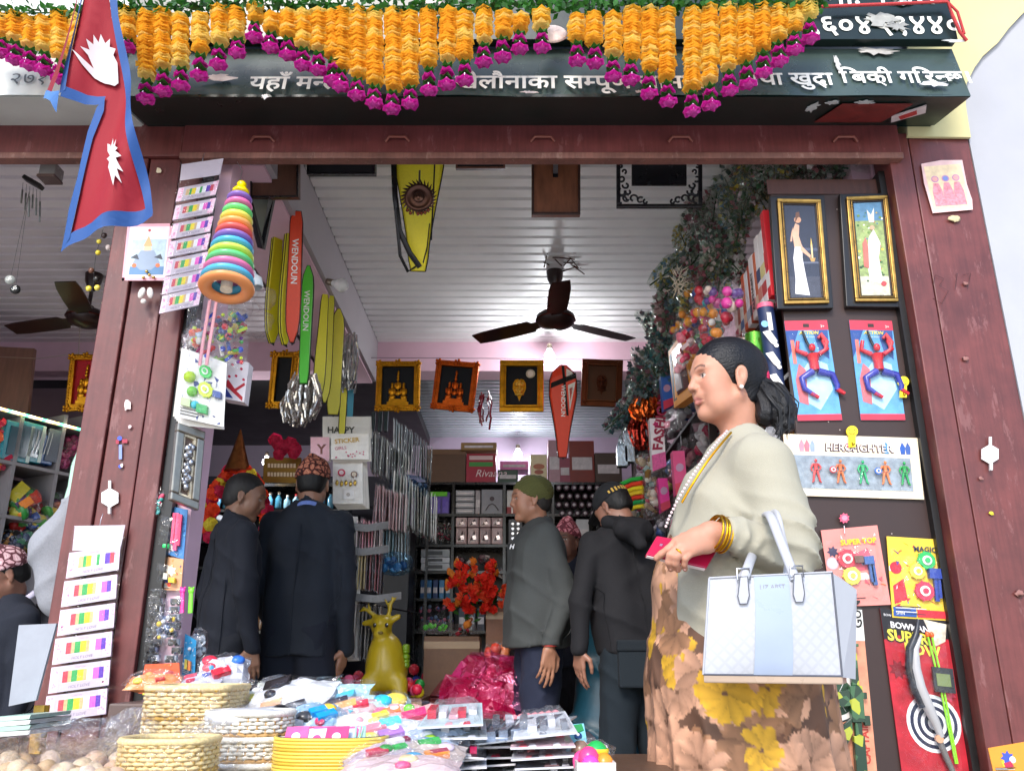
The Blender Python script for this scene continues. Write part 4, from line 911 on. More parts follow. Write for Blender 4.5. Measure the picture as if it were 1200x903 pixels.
# handbag
t=T('handbag','white quilted handbag with pale blue stripe hanging from the forearm of the woman','handbag',W(905,800,1.85))
FBL,FBR,FTR,FTL=W(824,791,1.80),W(987,793,1.80),W(975,671,1.80),W(831,678,1.80)
def mbag():
 m=bpy.data.materials.new('embossed_white_leather');m.use_nodes=True;n=m.node_tree;L=n.links.new;p=n.nodes['Principled BSDF'];p.inputs['Roughness'].default_value=.38
 tc=n.nodes.new('ShaderNodeTexCoord');mp=n.nodes.new('ShaderNodeMapping');mp.inputs['Rotation'].default_value=(0,R(45),0);mp.inputs['Scale'].default_value=(52,1,52);L(tc.outputs['Object'],mp.inputs[0])
 ck=n.nodes.new('ShaderNodeTexVoronoi');ck.inputs['Scale'].default_value=1;ck.inputs['Randomness'].default_value=0;ck.distance='CHEBYCHEV';ck.voronoi_dimensions='2D'
 sx=n.nodes.new('ShaderNodeSeparateXYZ');cb=n.nodes.new('ShaderNodeCombineXYZ');L(mp.outputs[0],sx.inputs[0]);L(sx.outputs[0],cb.inputs[0]);L(sx.outputs[2],cb.inputs[1]);L(cb.outputs[0],ck.inputs['Vector'])
 cr=n.nodes.new('ShaderNodeValToRGB');cr.color_ramp.elements[0].position=.30;cr.color_ramp.elements[1].position=.42;cr.color_ramp.elements[0].color=(.44,.45,.48,1);cr.color_ramp.elements[1].color=(.405,.415,.445,1)
 L(ck.outputs['Distance'],cr.inputs[0]);L(cr.outputs[0],p.inputs['Base Color']);b_=n.nodes.new('ShaderNodeBump');b_.inputs['Strength'].default_value=.35;b_.inputs['Distance'].default_value=.002;L(cr.outputs[0],b_.inputs['Height']);L(b_.outputs[0],p.inputs['Normal']);return m
mb_=mbag();mw=M('#adaeb3','plastic',rough=.35,var=.03);mbeige=M('#b09a86','plastic');mgr=M('#50525c','plastic')
dp=.11;back=Vector((.05,dp,0));side=Vector((.068,dp*.5,0))
BBL,BBR,BTR,BTL=FBL+back,FBR+back,FTR+back+Vector((0,-.02,0)),FTL+back
FP=Panel(FBL,FBR,FTR,FTL);b=MB();n=14
vs=[];fs=[]
for j in range(n+1):
 for i in range(n+1): a,c=i/n,j/n;vs.append(FP.pt(a,c,.016*math.sin(math.pi*a)*math.sin(math.pi*c)**.6))
for j in range(n):
 for i in range(n): k=j*(n+1)+i;fs.append((k,k+1,k+n+2,k+n+1))
b.add(vs,fs,mb_,True);b.obj('front_panel',t)
b=MB();b.add([FBL,FBR,FTR,FTL,BBL,BBR,BTR,BTL],[(5,4,7,6),(4,0,3,7)],mb_);b.obj('back_panel',t)
b=MB();b.add([FBR,FBR+side+Vector((-.02,0,-.005)),BBR,FTR,FTR+side+Vector((.002,0,-.03)),BTR],[(0,1,4,3),(1,2,5,4)],mw);b.obj('gusset',t)
b=MB();b.add([FTL,FTR,FTR+side+Vector((.002,0,-.03)),BTR,BTL],[(0,1,2,3,4)],mw);b.obj('top_panel',t)
b=MB();dn=Vector((0,0,-.014));b.hexa([FBL+dn,FBR+dn,BBR+dn,BBL+dn,FBL+Vector((0,-.002,.004)),FBR+Vector((0,-.002,.004)),BBR,BBL],mbeige);b.obj('base',t,bevel=.003)
b=MB();vs=[FP.pt(a,c,.0015+.016*math.sin(math.pi*a)*math.sin(math.pi*c)**.6) for c in np.linspace(0.0,1,15) for a in (.36,.40,.45,.5,.55,.60,.64)];b.add(vs,[(j*7+i,j*7+i+1,j*7+i+8,j*7+i+7) for j in range(14) for i in range(6)],M('#9aa6ba','plastic',rough=.3,var=.04),True);b.obj('centre_stripe',t)
b=MB();FP.text(b,'LIZ ABST',.5,.86,.014,M('#8f8a88','plastic'),.0105,'C',bold=.0);b.obj('lettering',t)
b=MB();
for c0,c1 in ((FBL,FBR),(FBR,FTR),(FTR,FTL),(FTL,FBL)): b.tube([c0+Vector((0,-.001,.002)),c1+Vector((0,-.001,.002))],.0022,mgr if c0 is not FTR and c0 is not FTL else mw,6)
b.obj('edge_piping',t)
for (ax_,top) in ((.265,1),(.70,1)):
 b=MB();h0=.013
 FP.poly(b,[(ax_-.03,1.0),(ax_+.03,1.0),(ax_+.045,.80),(ax_+.028,.72),(ax_-.028,.72),(ax_-.045,.80)],h0-.003,h0+.004,mw);tb=b.obj('strap_tab',t)
 b=MB();
 pl=[(ax_-.03,1.0),(ax_+.03,1.0),(ax_+.045,.80),(ax_+.028,.72),(ax_-.028,.72),(ax_-.045,.80)];b.tube([FP.pt(x,y,h0+.004) for x,y in pl+pl[:1]],.0011,mgr,5,cap=False);b.obj('stitching',tb)
 b=MB();c=FP.pt(ax_,1.03,.012);b.tube([c+Vector((-.013,0,-.011)),c+Vector((.013,0,-.011)),c+Vector((.013,0,.011)),c+Vector((-.013,0,.011)),c+Vector((-.013,0,-.011))],.0024,M('#b9b9bd','metal'),6);b.obj('ring',t)
for dy,nm in ((0,1),(.075,2)):
 l0=W(871,682,1.79)+Vector((0,dy,0));r0=W(932,679,1.79)+Vector((0,dy,0))
 pts=[l0,W(878,660,1.82+dy*.9),W(887,638,2.06),W(894,617,2.06),W(897+dy*90,603,1.96),W(903+dy*110,605,1.87),W(913+dy*60,630,1.84+dy*.3),W(923,655,1.81+dy*.8),r0]
 sm=[]
 for i in range(len(pts)-1):
  p0,p1,p2,p3=pts[max(i-1,0)],pts[i],pts[i+1],pts[min(i+2,len(pts)-1)]
  for u_ in (0,.25,.5,.75): sm.append(.5*((2*p1)+(p2-p0)*u_+(2*p0-5*p1+4*p2-p3)*u_*u_+(3*p1-p0-3*p2+p3)*u_**3))
 sm.append(pts[-1]);b=MB();b.tube(sm,.0105,mw,10,flat=.6);b.obj('handle',t)
# ================================================================ FACADE GOODS
def ruffle(b,c,r,m,n=13,amp=.25,tilt=0,ax=None,rn=random,hole=False,cup=.3):
 c=Vector(c);ax=ax or (Vector((1,0,0)),Vector((0,1,0)),Vector((0,0,1)));vs=[c+ax[2]*r*cup]
 for ring,rad in ((0,.55),(1,1.0)):
  for k in range(n):
   a=2*math.pi*k/n+rn.uniform(-.1,.1);q_=rad*r*(1+(rn.uniform(-.12,.12) if ring else 0));vs.append(c+ax[0]*math.cos(a)*q_+ax[1]*math.sin(a)*q_+ax[2]*(r*amp*ring*(1 if k % 2 else -1)*rn.uniform(.4,1)+r*cup*(1-rad)))
 fs=[(0,1+k,1+(k+1) % n) for k in range(n)]+[(1+k,1+n+k,1+n+(k+1) % n,1+(k+1) % n) for k in range(n)]
 b.add(vs,fs,m,False)
def translucent(col,name='petal_fabric'):
 key=('tl',col)
 if key in MC: return MC[key]
 m=M(col,'flower');m=m.copy();m.name=name;n=m.node_tree;p=n.nodes['Principled BSDF'];out=n.nodes['Material Output']
 t=n.nodes.new('ShaderNodeBsdfTranslucent');t.inputs[0].default_value=(*hx(col),1);mx=n.nodes.new('ShaderNodeMixShader');mx.inputs[0].default_value=.35
 n.links.new(p.outputs[0],mx.inputs[1]);n.links.new(t.outputs[0],mx.inputs[2]);n.links.new(mx.outputs[0],out.inputs[0]);MC[key]=m;return m
m_or,m_or2,m_mg,m_mg2,m_lf=translucent('#ffbc3c'),translucent('#ffd878'),translucent('#cc1c9c'),translucent('#e24ab4'),translucent('#2c6b1e')
m_lfd=M('#1e4a1c','flower')
def garland(strands,x0,x1,label,yr=10):
 Y=2.33;t=T('flower_garland',label,'garland',W((x0+x1)/2,yr,Y));rn=random.Random(x0)
 b=MB();a,e=W(x0,yr,Y),W(x1,yr-4,Y);n=int((e-a).length/.0022)
 for i in range(n):
  p=a.lerp(e,i/n)+Vector((0,rn.uniform(-.03,.03),rn.uniform(-.022,.012)));d=Vector((rn.uniform(-1,1),rn.uniform(-1,.4),rn.uniform(-1.2,.8))).normalized();s_=d.cross(Vector((rn.random(),rn.random(),rn.random()))).normalized();L_=rn.uniform(.022,.045);w=.010
  b.add([p,p+d*L_*.5+s_*w,p+d*L_,p+d*L_*.5-s_*w],[(0,1,2,3)],rc(m_lf,m_lf,m_lfd))
 b.obj('leaf_rope',t,kind='stuff')
 b=MB();b.tube([a,a.lerp(e,.5)-Vector((0,0,.004)),e],.003,m_lfd,5);b.obj('string',t)
 for (x,yt,yo,ym) in strands:
  jx=rn.uniform(-.004,.004);top,mid,bot=W(x,yt,Y),W(x,yo,Y-.005),W(x,ym,Y-.01);b=MB();L_=(top-mid).length;k=max(int(L_/.0105),2)
  for i in range(k):
   p=top.lerp(mid,i/k)+Vector((jx+rn.uniform(-.002,.002),rn.uniform(-.002,.002),0));ruffle(b,p,.031*rn.uniform(.86,1.1),rc(m_or,m_or,m_or2),12,.2,rn=rn)
  st=b.obj('marigold_strand',t)
  b=MB();p1=mid.lerp(bot,.12);ruffle(b,p1,.020,m_lf,10,.6,rn=rn);p2=mid.lerp(bot,.28)
  for j in range(3): ruffle(b,p2-Vector((0,0,.005*j)),.021+.002*j,m_mg2 if j == 1 else m_mg,11,.4,rn=rn)
  p3=mid.lerp(bot,.45)
  for j in range(2): ruffle(b,p3-Vector((0,0,.004*j)),.022,m_lf,9,.5,rn=rn)
  p4=mid.lerp(bot,.72)
  for j in range(7):
   v=(j-3)/3.5;ruffle(b,p4+Vector((0,-.003*j,-.014*v)),.030*math.sqrt(max(1-v*v*.8,.2)),m_mg2 if j % 3 == 0 else m_mg,12,.22,rn=rn,cup=.5 if j < 3 else -.2)
  b.add([p4+Vector((-.0015,-.034,.012)),p4+Vector((.0015,-.034,.012)),p4+Vector((.001,-.036,-.008)),p4+Vector((-.001,-.036,-.008))],[(0,1,2,3)],M('#f6e3f0','plastic'))
  b.obj('magenta_tassel',t)
 return t
garland([(172,18,92,128),(192,15,80,120),(213,20,78,112),(235,20,62,102),(257,12,52,88),(279,12,45,72),(299,8,26,54),(318,20,38,66),(338,15,44,76),(356,16,56,88),(374,16,60,94),(391,16,68,108)],140,402,'marigold and magenta flower garland hanging over the left part of the green sign',8)
garland([(400,14,82,112),(419,12,92,122),(439,16,100,132),(460,14,106,139),(481,18,100,133),(503,14,78,120),(524,16,72,113),(545,18,70,107),(567,14,50,85),(589,18,42,80),(609,22,36,69),(635,16,34,68)],402,652,'marigold and magenta flower garland over the middle of the green sign',8)
garland([(676,20,48,84),(697,18,52,86),(718,20,66,102),(739,12,70,106),(760,14,84,123),(782,15,94,132),(810,14,106,143),(832,10,98,136),(854,10,82,119),(875,12,72,112),(894,10,60,98),(912,10,48,85),(930,6,38,70),(948,6,22,58)],655,968,'marigold and magenta flower garland hanging over the right part of the green sign',6)
garland([(-14,18,40,66),(3,20,44,72),(19,20,48,82),(36,24,56,88),(53,24,60,94),(72,18,70,104),(90,22,76,120),(108,24,80,128),(150,14,48,62)],-30,160,'marigold and magenta flower garland over the white sign of the neighbouring shop',16)
# paper lanterns / discs behind the garland
for (px,py,r) in ((509,2,.034),(648,40,.052)):
 b=MB();c=W(px,py,2.40);b.lathe([(.001,-.01),(r*.8,-.008),(r,0),(r*.8,.008),(.001,.01)],c,M('#f1d9cf','paper'),(0,-1,.3),n=24);b.obj('paper_disc',None,'pale pink paper disc peeping out between flower strands %s' % ('at the top of the frame' if py < 9 else 'in the middle of the sign'),'decoration')
# ---- flag
def sheet(pts,Y,m,fold,name,parent,lift=0,both=None,cuts=4,kind=None):
 b=MB();fn=lambda a,c,h: W(a,c,Y-lift)
 b.prism(pts,fn,0,0,m);bm=bmesh.new();vs=[bm.verts.new(v) for v in b.v]
 for f_ in b.f: bm.faces.new([vs[i] for i in f_])
 for _ in range(cuts):
  es=[e_ for e_ in bm.edges if e_.calc_length() > .03]
  if not es: break
  bmesh.ops.subdivide_edges(bm,edges=es,cuts=1);bmesh.ops.triangulate(bm,faces=[f_ for f_ in bm.faces if len(f_.verts) > 4])
 c=MB();bm.verts.index_update();c.add([(v.co.x,v.co.y+fold(v.co.x,v.co.z),v.co.z) for v in bm.verts],[tuple(v.index for v in f_.verts) for f_ in bm.faces],m,True);bm.free()
 return c.obj(name,parent,kind=kind)
fl=T('nepal_flag','crimson double-pennant national flag with blue border and white sun and moon','flag',W(120,290,2.2))
def ffold(x,z): u_=(x+1.3)*9-(z-2.2)*1.2;return .022*math.sin(u_*3.0+.7)+.011*math.sin(u_*6+z*4)+.006*math.sin(z*11+u_)
FY=2.16;mred=M('#8a0018','cloth',var=.06,bump=.2,scale=500,rough=.75);mblu=M('#204a86','cloth',var=.06,bump=.15,scale=500,rough=.7);mfw=M('#c8bbba','cloth',var=.03,bump=.1,scale=500)
sheet([(102,-30),(128,-30),(131,20),(142,90),(153,160),(170,244),(80,276),(92,228),(104,160),(118,116),(82,116),(88,60),(94,10)],FY,mred,ffold,'crimson_field',fl)
for pts in ([(128,-30),(137,-30),(139,20),(149,80),(160,150),(179,250),(168,247),(152,160),(141,90),(131,20)],[(168,240),(179,252),(120,274),(66,291),(78,273),(120,259)],[(66,291),(76,240),(88,205),(100,150),(110,122),(120,110),(119,126),(107,160),(93,225),(80,278)],[(80,108),(121,109),(118,118),(77,121)],
   [(94,-30),(103,-30),(96,20),(88,68),(82,112),(76,118),(80,80),(87,30)]):
 sheet(pts,FY,mblu,ffold,'blue_border',fl,lift=.009)
sheet([(96,-30),(97,10),(91,40),(84,70),(78,100),(71,121),(58,112),(66,90),(78,60),(88,20)],FY,M('#7c0f22','cloth',var=.06,bump=.2,scale=500),lambda x,z: ffold(x,z)-.02,'folded_flap',fl,lift=.012)
sheet([(58,112),(71,121),(79,118),(75,143),(70,132),(57,123)],FY,M('#4a74ac','cloth',var=.05,scale=500),lambda x,z: ffold(x,z)-.02,'flap_border',fl,lift=.018)
sheet([(94,68),(108,78),(104,66),(98,60),(106,60),(104,50),(110,53),(111,43),(115,49),(118,40),(122,49),(128,44),(127,53),(134,55),(131,62),(135,70),(135,92),(131,96),(120,94),(108,88),(98,78),(89,64)],FY,mfw,ffold,'white_moon',fl,lift=.010)
sheet([(124,166),(128,168),(129,172),(131,160),(133,171),(137,164),(137,174),(143,180),(139,182),(148,190),(141,192),(149,207),(143,205),(147,220),(141,213),(139,225),(136,214),(133,206),(130,200),(130,192),(125,186),(130,184),(125,176)],FY,mfw,ffold,'white_sun',fl,lift=.010)
# ---- strips of printed cards
def card_strip(quads,Y,label,hdr,name='card_strip',cols=('#c43a4a','#cfae7a','#2e9e4e','#f4d21f','#f0eef4','#ee5fc0','#5a2fa8'),ph=0):
 c0=W(*hdr[3],Y);t=T(name,label,'card strip',c0);pap=M('#c2b6c1','paper',var=.03,bump=.02)
 b=MB();P=PQ(hdr[0],hdr[1],hdr[2],hdr[3],Y);P.rect(b,0,0,1,1,0,.002,pap);b.obj('header_card',t)
 for i,qd in enumerate(quads):
  P=PQ(*qd,Y);b=MB();dpt=.004+.003*(i % 2);P.rect(b,0,0,1,1,0,dpt,pap);cd_=b.obj('card',t)
  b=MB();e=dpt+.0004;pk=M('#f4a3c4','paper',var=.2,scale=90)
  for r_ in ((0,0,.14,.96),(.86,.04,1,1)): P.rect(b,r_[0],r_[1],r_[2],r_[3],dpt-.001,e,M('#f9cfe0','paper',var=.1))
  rn=random.Random(i)
  for s_ in range(12):
   a=rn.uniform(.02,.12) if s_ % 2 else rn.uniform(.88,.98);P.disc(b,a,rn.uniform(.08,.92),.0035,e-.0006,e+.0004,pk,7)
  P.rect(b,.2,.30,.82,.82,dpt-.001,e,M('#d0c8d0','paper',var=.02))
  x=.21;seq=[(0,.09),(1,.06),(2,.10),(3,.10),(1,.06),(4,.10),(5,.10),(6,.08)]
  for k,w in seq: P.rect(b,x,.34,x+w,.78,e-.0002,e+.0006,M(cols[(k+(0 if i != ph else 1)) % 7] if k != 4 else cols[4],'paper',var=.22,scale=200));x+=w
  P.text(b,'HOLY LOVE',.5,.10,.012,M('#7a6d86','paper'),e,'C',slant=.2);P.text(b,'Color Set',.5,.86,.008,M('#b08aa8','paper'),e,'C');b.obj('print',cd_)
 b=MB();P=PQ(quads[-1][0],quads[-1][1],hdr[2],hdr[3],Y);P.rect(b,-.01,0,1.03,1,.010,.0104,film(op=.015,rough=.04,scale=25,bump=.4));b.obj('plastic_sleeve',t)
 b=MB();pc=P.pt(.5,1,.003);b.tube([pc,pc+Vector((.002,-.003,.02)),pc+Vector((0,.01,.04))],.0012,M('#a8a8b0','metal'),5);b.obj('hook',t)
 return t
qa=[]
for i in range(6):
 yb=843-i*33.7;x0=52+i*5.2;x1=125+i*2.9;qa.append(((x0,yb+3),(x1,yb-7),(x1+2,yb-37+i*.4),(x0+4,yb-28+i*.2)))
card_strip(qa[::-1],YF-.03,'strip of six pink sparkle-powder cards hanging low on the left post',((85,645),(141,645),(147,615),(88,616)))
qb=[]
for i in range(7):
 yb=368-i*21.8;x0=187+i*3.2;x1=233+i*3.3;qb.append(((x0,yb),(x1,yb-10+i*.3),(x1+4.5,yb-31+i*1),(x0+4,yb-21+i*.8)))
card_strip(qb[::-1],YF-.06,'strip of seven pink sparkle-powder cards hanging high beside the ring stacking toy',((211,212),(258,205),(262,186),(213,193)))
# ---- poster + shell
t=T('poster','small pink-bordered religious calendar print pinned high on the left post','poster',W(172,330,YF-.03));P=PQ((143,329),(196,329),(203,262),(150,263),YF-.03);b=MB();P.rect(b,0,0,1,1,0,.002,M('#f3e3e4','paper'));b.obj('sheet',t)
b=MB();h=.0024
for a0,b0,a1,b1 in ((.0,0,.06,1),(.94,0,1,1),(0,0,1,.05),(0,.95,1,1)): P.rect(b,a0,b0,a1,b1,.001,h,M('#f0aab6','paper'))
P.rect(b,.14,.1,.9,.72,.001,h,M('#b8ccd8','paper',var=.2,scale=60));P.rect(b,.14,.1,.9,.24,h,h+.0003,M('#5a86b0','paper'));P.disc(b,.5,.55,.014,h,h+.0005,M('#f0c9a0','paper'));P.poly(b,[(.35,.52),(.65,.52),(.8,.3),(.62,.18),(.38,.18),(.2,.3)],h,h+.0006,M('#8f9fb4','paper'));P.poly(b,[(.4,.6),(.6,.6),(.5,.78)],h,h+.001,M('#e7b27a','paper'))
for sx in (.24,.76): P.disc(b,sx,.26,.008,h,h+.001,M('#e2703c','paper'));P.poly(b,[(sx-.1,.4),(sx+.04,.46),(sx+.1,.36)],h,h+.001,M('#39414d','paper'))
P.disc(b,.5,.88,.005,h,h+.0004,M('#c83a3a','paper'));b.obj('print',t)
t=T('shell_charm','white shell-shaped charm with gold beads hanging on the left post','charm',W(172,360,YF-.03));b=MB()
for s_ in (-1,1): b.ell(W(171+s_*5,343,YF-.035),(.012,.008,.022),M('#e9e0d8','plastic'),10,ax=[Vector((1,0,.25*s_)).normalized(),Vector((0,1,0)),Vector((-.25*s_,0,1)).normalized()])
b.ell(W(168,353,YF-.035),(.011,.007,.010),M('#e9e0d8','plastic'),8);b.obj('shell',t);b=MB()
for px,py in ((168,325),(175,322),(180,325),(172,318)): b.ell(W(px,py,YF-.04),.006,M('#caa860','gold'),8)
b.obj('beads',t)
# ---- ring stacking toy
t=T('ring_stacker','hanging cone of rainbow plastic rings with yellow top on the left post','toy',W(266,350,2.5));a,e=W(282,225,2.56),W(265,340,2.48);d=(e-a).normalized();L_=(e-a).length
cols=['#f2dc30','#8468b4','#e870a4','#70d880','#e8e060','#f4a860','#e66058','#8a68b0','#50b0d4','#ccdc58','#64d080','#e674a2','#54b4d8','#f79a5c']
b=MB();b.tube([a,e],[.008,.02],M('#e8d8c0','plastic'),10);b.obj('pole',t)
b=MB();b.lathe([(.001,-.045),(.014,-.042),(.018,-.032),(.010,-.022),(.024,-.012),(.030,.0),(.03,.008),(.001,.01)],a,M('#f2d400','plastic'),d,n=8);
b.obj('star_top',t)
for i,c in enumerate(cols[1:]):
 u_=(i+1)/13.4;p=a+d*(L_*u_+.002);R_=.032+.050*u_;r_=.0100+.0030*u_;n=28;m_=10;s_=d.orthogonal().normalized();q_=d.cross(s_);vs=[]
 for k in range(n):
  w_=2*math.pi*k/n;o_=s_*math.cos(w_)+q_*math.sin(w_)
  for j in range(m_): v=2*math.pi*j/m_;vs.append(p+o_*(R_-r_+r_*1.7*math.cos(v))+d*r_*math.sin(v))
 b=MB();b.add(vs,[(k*m_+j,((k+1) % n)*m_+j,((k+1) % n)*m_+(j+1) % m_,k*m_+(j+1) % m_) for k in range(n) for j in range(m_)],M(c,'plastic',rough=.3,var=.05),True);b.obj('ring',t)
b=MB();b.tube([a-d*.04,W(281,212,2.6),W(284,200,2.64),W(278,190,2.7)],.0015,M('#c8c8cc','metal'),5);b.obj('wire_hook',t)
# ---- left shop : wind chime, meter box, charms
t=T('wind_chime','dark wooden wind chime with metal tubes and two round discs, hanging at the left','wind chime',W(40,330,2.9));b=MB();c=W(39,214,2.95)
vs=[c+Vector((.046*math.cos(a_),.012*math.sin(a_)*1,.0)) for a_ in np.linspace(0,6.28,20)];b.obox(c,[Vector((.85,0,-.5)),Vector((0,1,0)),Vector((.5,0,.85))],(.045,.018,.009),M('#241e1c','wood'));b.obj('bar',t,bevel=.004)
for i in range(6):
 b=MB();x=27+i*4;p=W(x,214+i*2,2.93+.012*(i % 2));e_=W(x-2+i*.3,238+((i*7) % 3)*6+i*2,2.93);b.tube([p,p.lerp(e_,.35)],.0008,m_dark,4);b.tube([p.lerp(e_,.35),e_],.0035,M('#a9ada9','metal'),8);b.obj('chime_tube',t)
for px,py,c_ in ((12,328,'#9a9c96'),(18,339,'#20201f')):
 b=MB();c=W(px,py,2.93);b.tube([W(34,225,2.94),c],.0007,m_dark,4);b.lathe([(.001,-.003),(.018,-.003),(.018,.003),(.001,.003)],c,M(c_,'plastic'),(.3,-1,-.3));Pp=Panel(c+Vector((-.015,-.006,-.015)),c+Vector((.015,-.006,-.015)),c+Vector((.015,-.006,.015)),c+Vector((-.015,-.006,.015)));Pp.text(b,'ॐ',.1,.25,.024,M('#e8e8e0','paper'),.001);b.obj('disc',t)
t=T('meter_box','small grey electric box under the lintel beside the flag','box',W(60,212,2.8));b=MB();c=W(60,204,2.82);b.box(c-Vector((.032,.03,.022)),c+Vector((.032,.03,.03)),M('#8d8884','plastic'));b.obj('case',t,bevel=.004);b=MB();b.box(c-Vector((.034,.034,.030)),c-Vector((-.034,-.03,.020)),M('#5e4c48','plastic'));b.obj('lid',t)
t=T('hanging_charm','little string of dark flower and yellow ball charms hanging beside the post','charm',W(112,320,2.9));b=MB()
for px,py,r,c_ in ((122,276,.012,'#3a2a28'),(116,283,.010,'#e8d24a'),(115,296,.011,'#e2c93a'),(107,317,.012,'#6b4634'),(113,327,.014,'#24201c'),(104,338,.012,'#e8d24a'),(114,337,.012,'#ead65a'),(127,290,.012,'#d8c8c0')):
 b.ell(W(px,py,2.85),(r,r*.8,r),M(c_,'plastic'),8);
b.obj('beads',t);b=MB();b.tube([W(121,268,2.85),W(112,300,2.85),W(108,345,2.85)],.0009,m_dark,4);b.obj('string',t)
# ================================================================ RACKET COVERS
m_blk=M('#17171a','plastic')
def cover(top,bot,wt,wb,yaw,col,name_txt,label,thick=.035,head_at='top',stripes=None,strap=True,piping='#17171a',group='racket covers hanging in the shop',lean=0):
 """padded racket cover: broad head, narrow handle; yaw 0 faces the camera"""
 top,bot=Vector(top),Vector(bot)
 if yaw: q_=.78 if top.x < 0 else 1;wt *= q_;wb *= q_
 t=T('racket_cover',label,'racket cover',bot,group)
 u=Vector((math.cos(yaw),math.sin(yaw),0));v=(top-bot);L_=v.length;v.normalize();n=u.cross(v).normalized();u=v.cross(n)
 out=[]
 for s_ in (1,-1):
  seg=[]
  for i in range(13):
   f_=i/12;w=(wb*(1-f_)+wt*f_)/2
   if head_at == 'top':
    z=f_;w=wb/2+(wt-wb)/2*min(1,max(0,(f_-.1)/.55))**1.2
    if f_ > .8: w *= math.sqrt(max(1-((f_-.8)/.2)**2*.95,.02))
    if f_ < .05: w *= .75
   else:
    w=wt/2+(wb-wt)/2*min(1,max(0,(.9-f_)/.5))**1.2
    if f_ < .25: w *= math.sqrt(max(1-((.25-f_)/.25)**2*.95,.02))
    if f_ > .97: w *= .7
   seg.append((s_*w,f_))
  out+=seg if s_ == 1 else seg[::-1]
 fn=lambda a,c,h: bot+u*a+v*(c*L_)+n*h
 mm=M(col,'cloth',rough=.42,var=.05,bump=.08,scale=120)
 b=MB();inner=[(a*.86,.5+(c-.5)*.985) for a,c in out];N=len(out)
 for sg_,h0 in ((1,thick/2),(-1,-thick/2)): b.prism(inner,lambda a,c,h: fn(a,c,h0),0,0,mm)
 vs=[fn(a,c,thick/2) for a,c in inner]+[fn(a,c,thick*.2) for a,c in out]+[fn(a,c,-thick*.2) for a,c in out]+[fn(a,c,-thick/2) for a,c in inner]
 b.add(vs,[(r*N+i,r*N+(i+1) % N,(r+1)*N+(i+1) % N,(r+1)*N+i) for r in range(3) for i in range(N)],mm,True);body=b.obj('cover_body',t)
 b=MB();
 for h in (thick*.24,-thick*.24): b.tube([fn(a*1.01,c,h) for a,c in out+out[:1]],.0022,M(piping,'plastic'),5,cap=False)
 b.obj('zip_piping',t)
 if stripes or name_txt:
  b=MB()
  for (pts,cc) in (stripes or []):
   for sd in ((1,) if True else (1,-1)): b.prism(pts if sd else pts,lambda a,c,h: fn(a*wt,c,-(thick/2+.0012) if n.y > 0 else thick/2+.0012),0,0,M(cc,'cloth',bump=.05))
  if name_txt:
   vs,fs,wd_=glyphs(name_txt,.015);sz=L_*.34/max(wd_,.1)
   side=-1 if n.y > 0 else 1;P_=[]
   for x,y in vs: P_.append(bot+v*(L_*.78-x*sz)+u*((y-.35)*sz)*1.0+n*side*(thick/2+.0018)) 
   b.add(P_,fs,M('#f2f2ee' if col != '#f0e12a' else '#1d1d1d','paper'))
  b.obj('print',t)
 if strap:
  b=MB();b.tube([bot+n*.0,bot-v*.01+n*.02,bot+v*.004+u*.01],.004,m_blk,6);b.obj('strap',t)
 return t
YEL='#e8e020'
# big yellow one near the lintel, seen from below
cv=cover(W(492,130,3.05),W(490,318,3.35),.21,.085,0,'#f0e12a',None,'bright yellow racket cover with black strap hanging at the top middle behind the sun plaque',thick=.03,strap=False,
      stripes=[([(.26,.2),(.29,.2),(.36,.85),(.33,.85)],'#1b1b1b'),([(.10,.06),(.12,.05),(.20,.14),(.245,.30),(.225,.31),(.18,.16)],'#1b1b1b')])
b=MB();b.tube([W(461,185,3.1),W(463,230,3.12),W(468,270,3.2),W(480,296,3.25),W(492,313,3.3)],.012,m_blk,8,flat=.3);b.tube([W(463,185,3.1),W(464,250,3.15),W(469,300,3.25),W(478,318,3.3),W(488,312,3.33)],.007,m_blk,8,flat=.3);b.obj('shoulder_strap',cv)
cover(W(326,252,3.45),W(318,402,3.6),.055,.10,R(50),'#d8cf22',None,'left yellow racket cover of the pair hanging before the pink beam',head_at='bottom',thick=.028)
cover(W(340,252,3.42),W(333,404,3.55),.05,.09,R(55),'#e2da2a',None,'right yellow racket cover of the pair, touching the red one',head_at='bottom',thick=.028)
cover(W(348,248,3.30),W(342,402,3.42),.07,.08,R(12),'#e2421c','WENDOUN','red racket cover with white lettering hanging from the left beam',head_at='bottom',thick=.035)
cover(W(362,312,3.7),W(356,450,3.8),.07,.06,R(8),'#58cf3c','WENDOUN','light green racket cover with white lettering hanging from the left beam',thick=.05)
cover(W(381,344,4.1),W(372,470,4.2),.05,.075,R(20),'#dcd428',None,'yellow racket cover hanging just right of the green one',head_at='bottom',thick=.028)
cover(W(388,344,4.15),W(380,472,4.25),.05,.07,R(20),'#e8e03a',None,'bright yellow racket cover, middle one of the yellow bunch',head_at='bottom',thick=.028)
cover(W(397,362,4.2),W(390,486,4.3),.09,.09,R(14),'#cfc524',None,'wide mustard yellow racket cover at the right of the yellow bunch',head_at='top',thick=.04)
cover(W(403,455,4.45),W(400,515,4.5),.05,.045,R(15),'#d9cf24',None,'short yellow racket cover hanging below the silver tinsel',head_at='bottom',thick=.028)
cover(W(411,455,4.5),W(409,510,4.55),.05,.045,R(15),'#1d8fae',None,'short turquoise racket cover hanging below the silver tinsel',head_at='bottom',thick=.028)
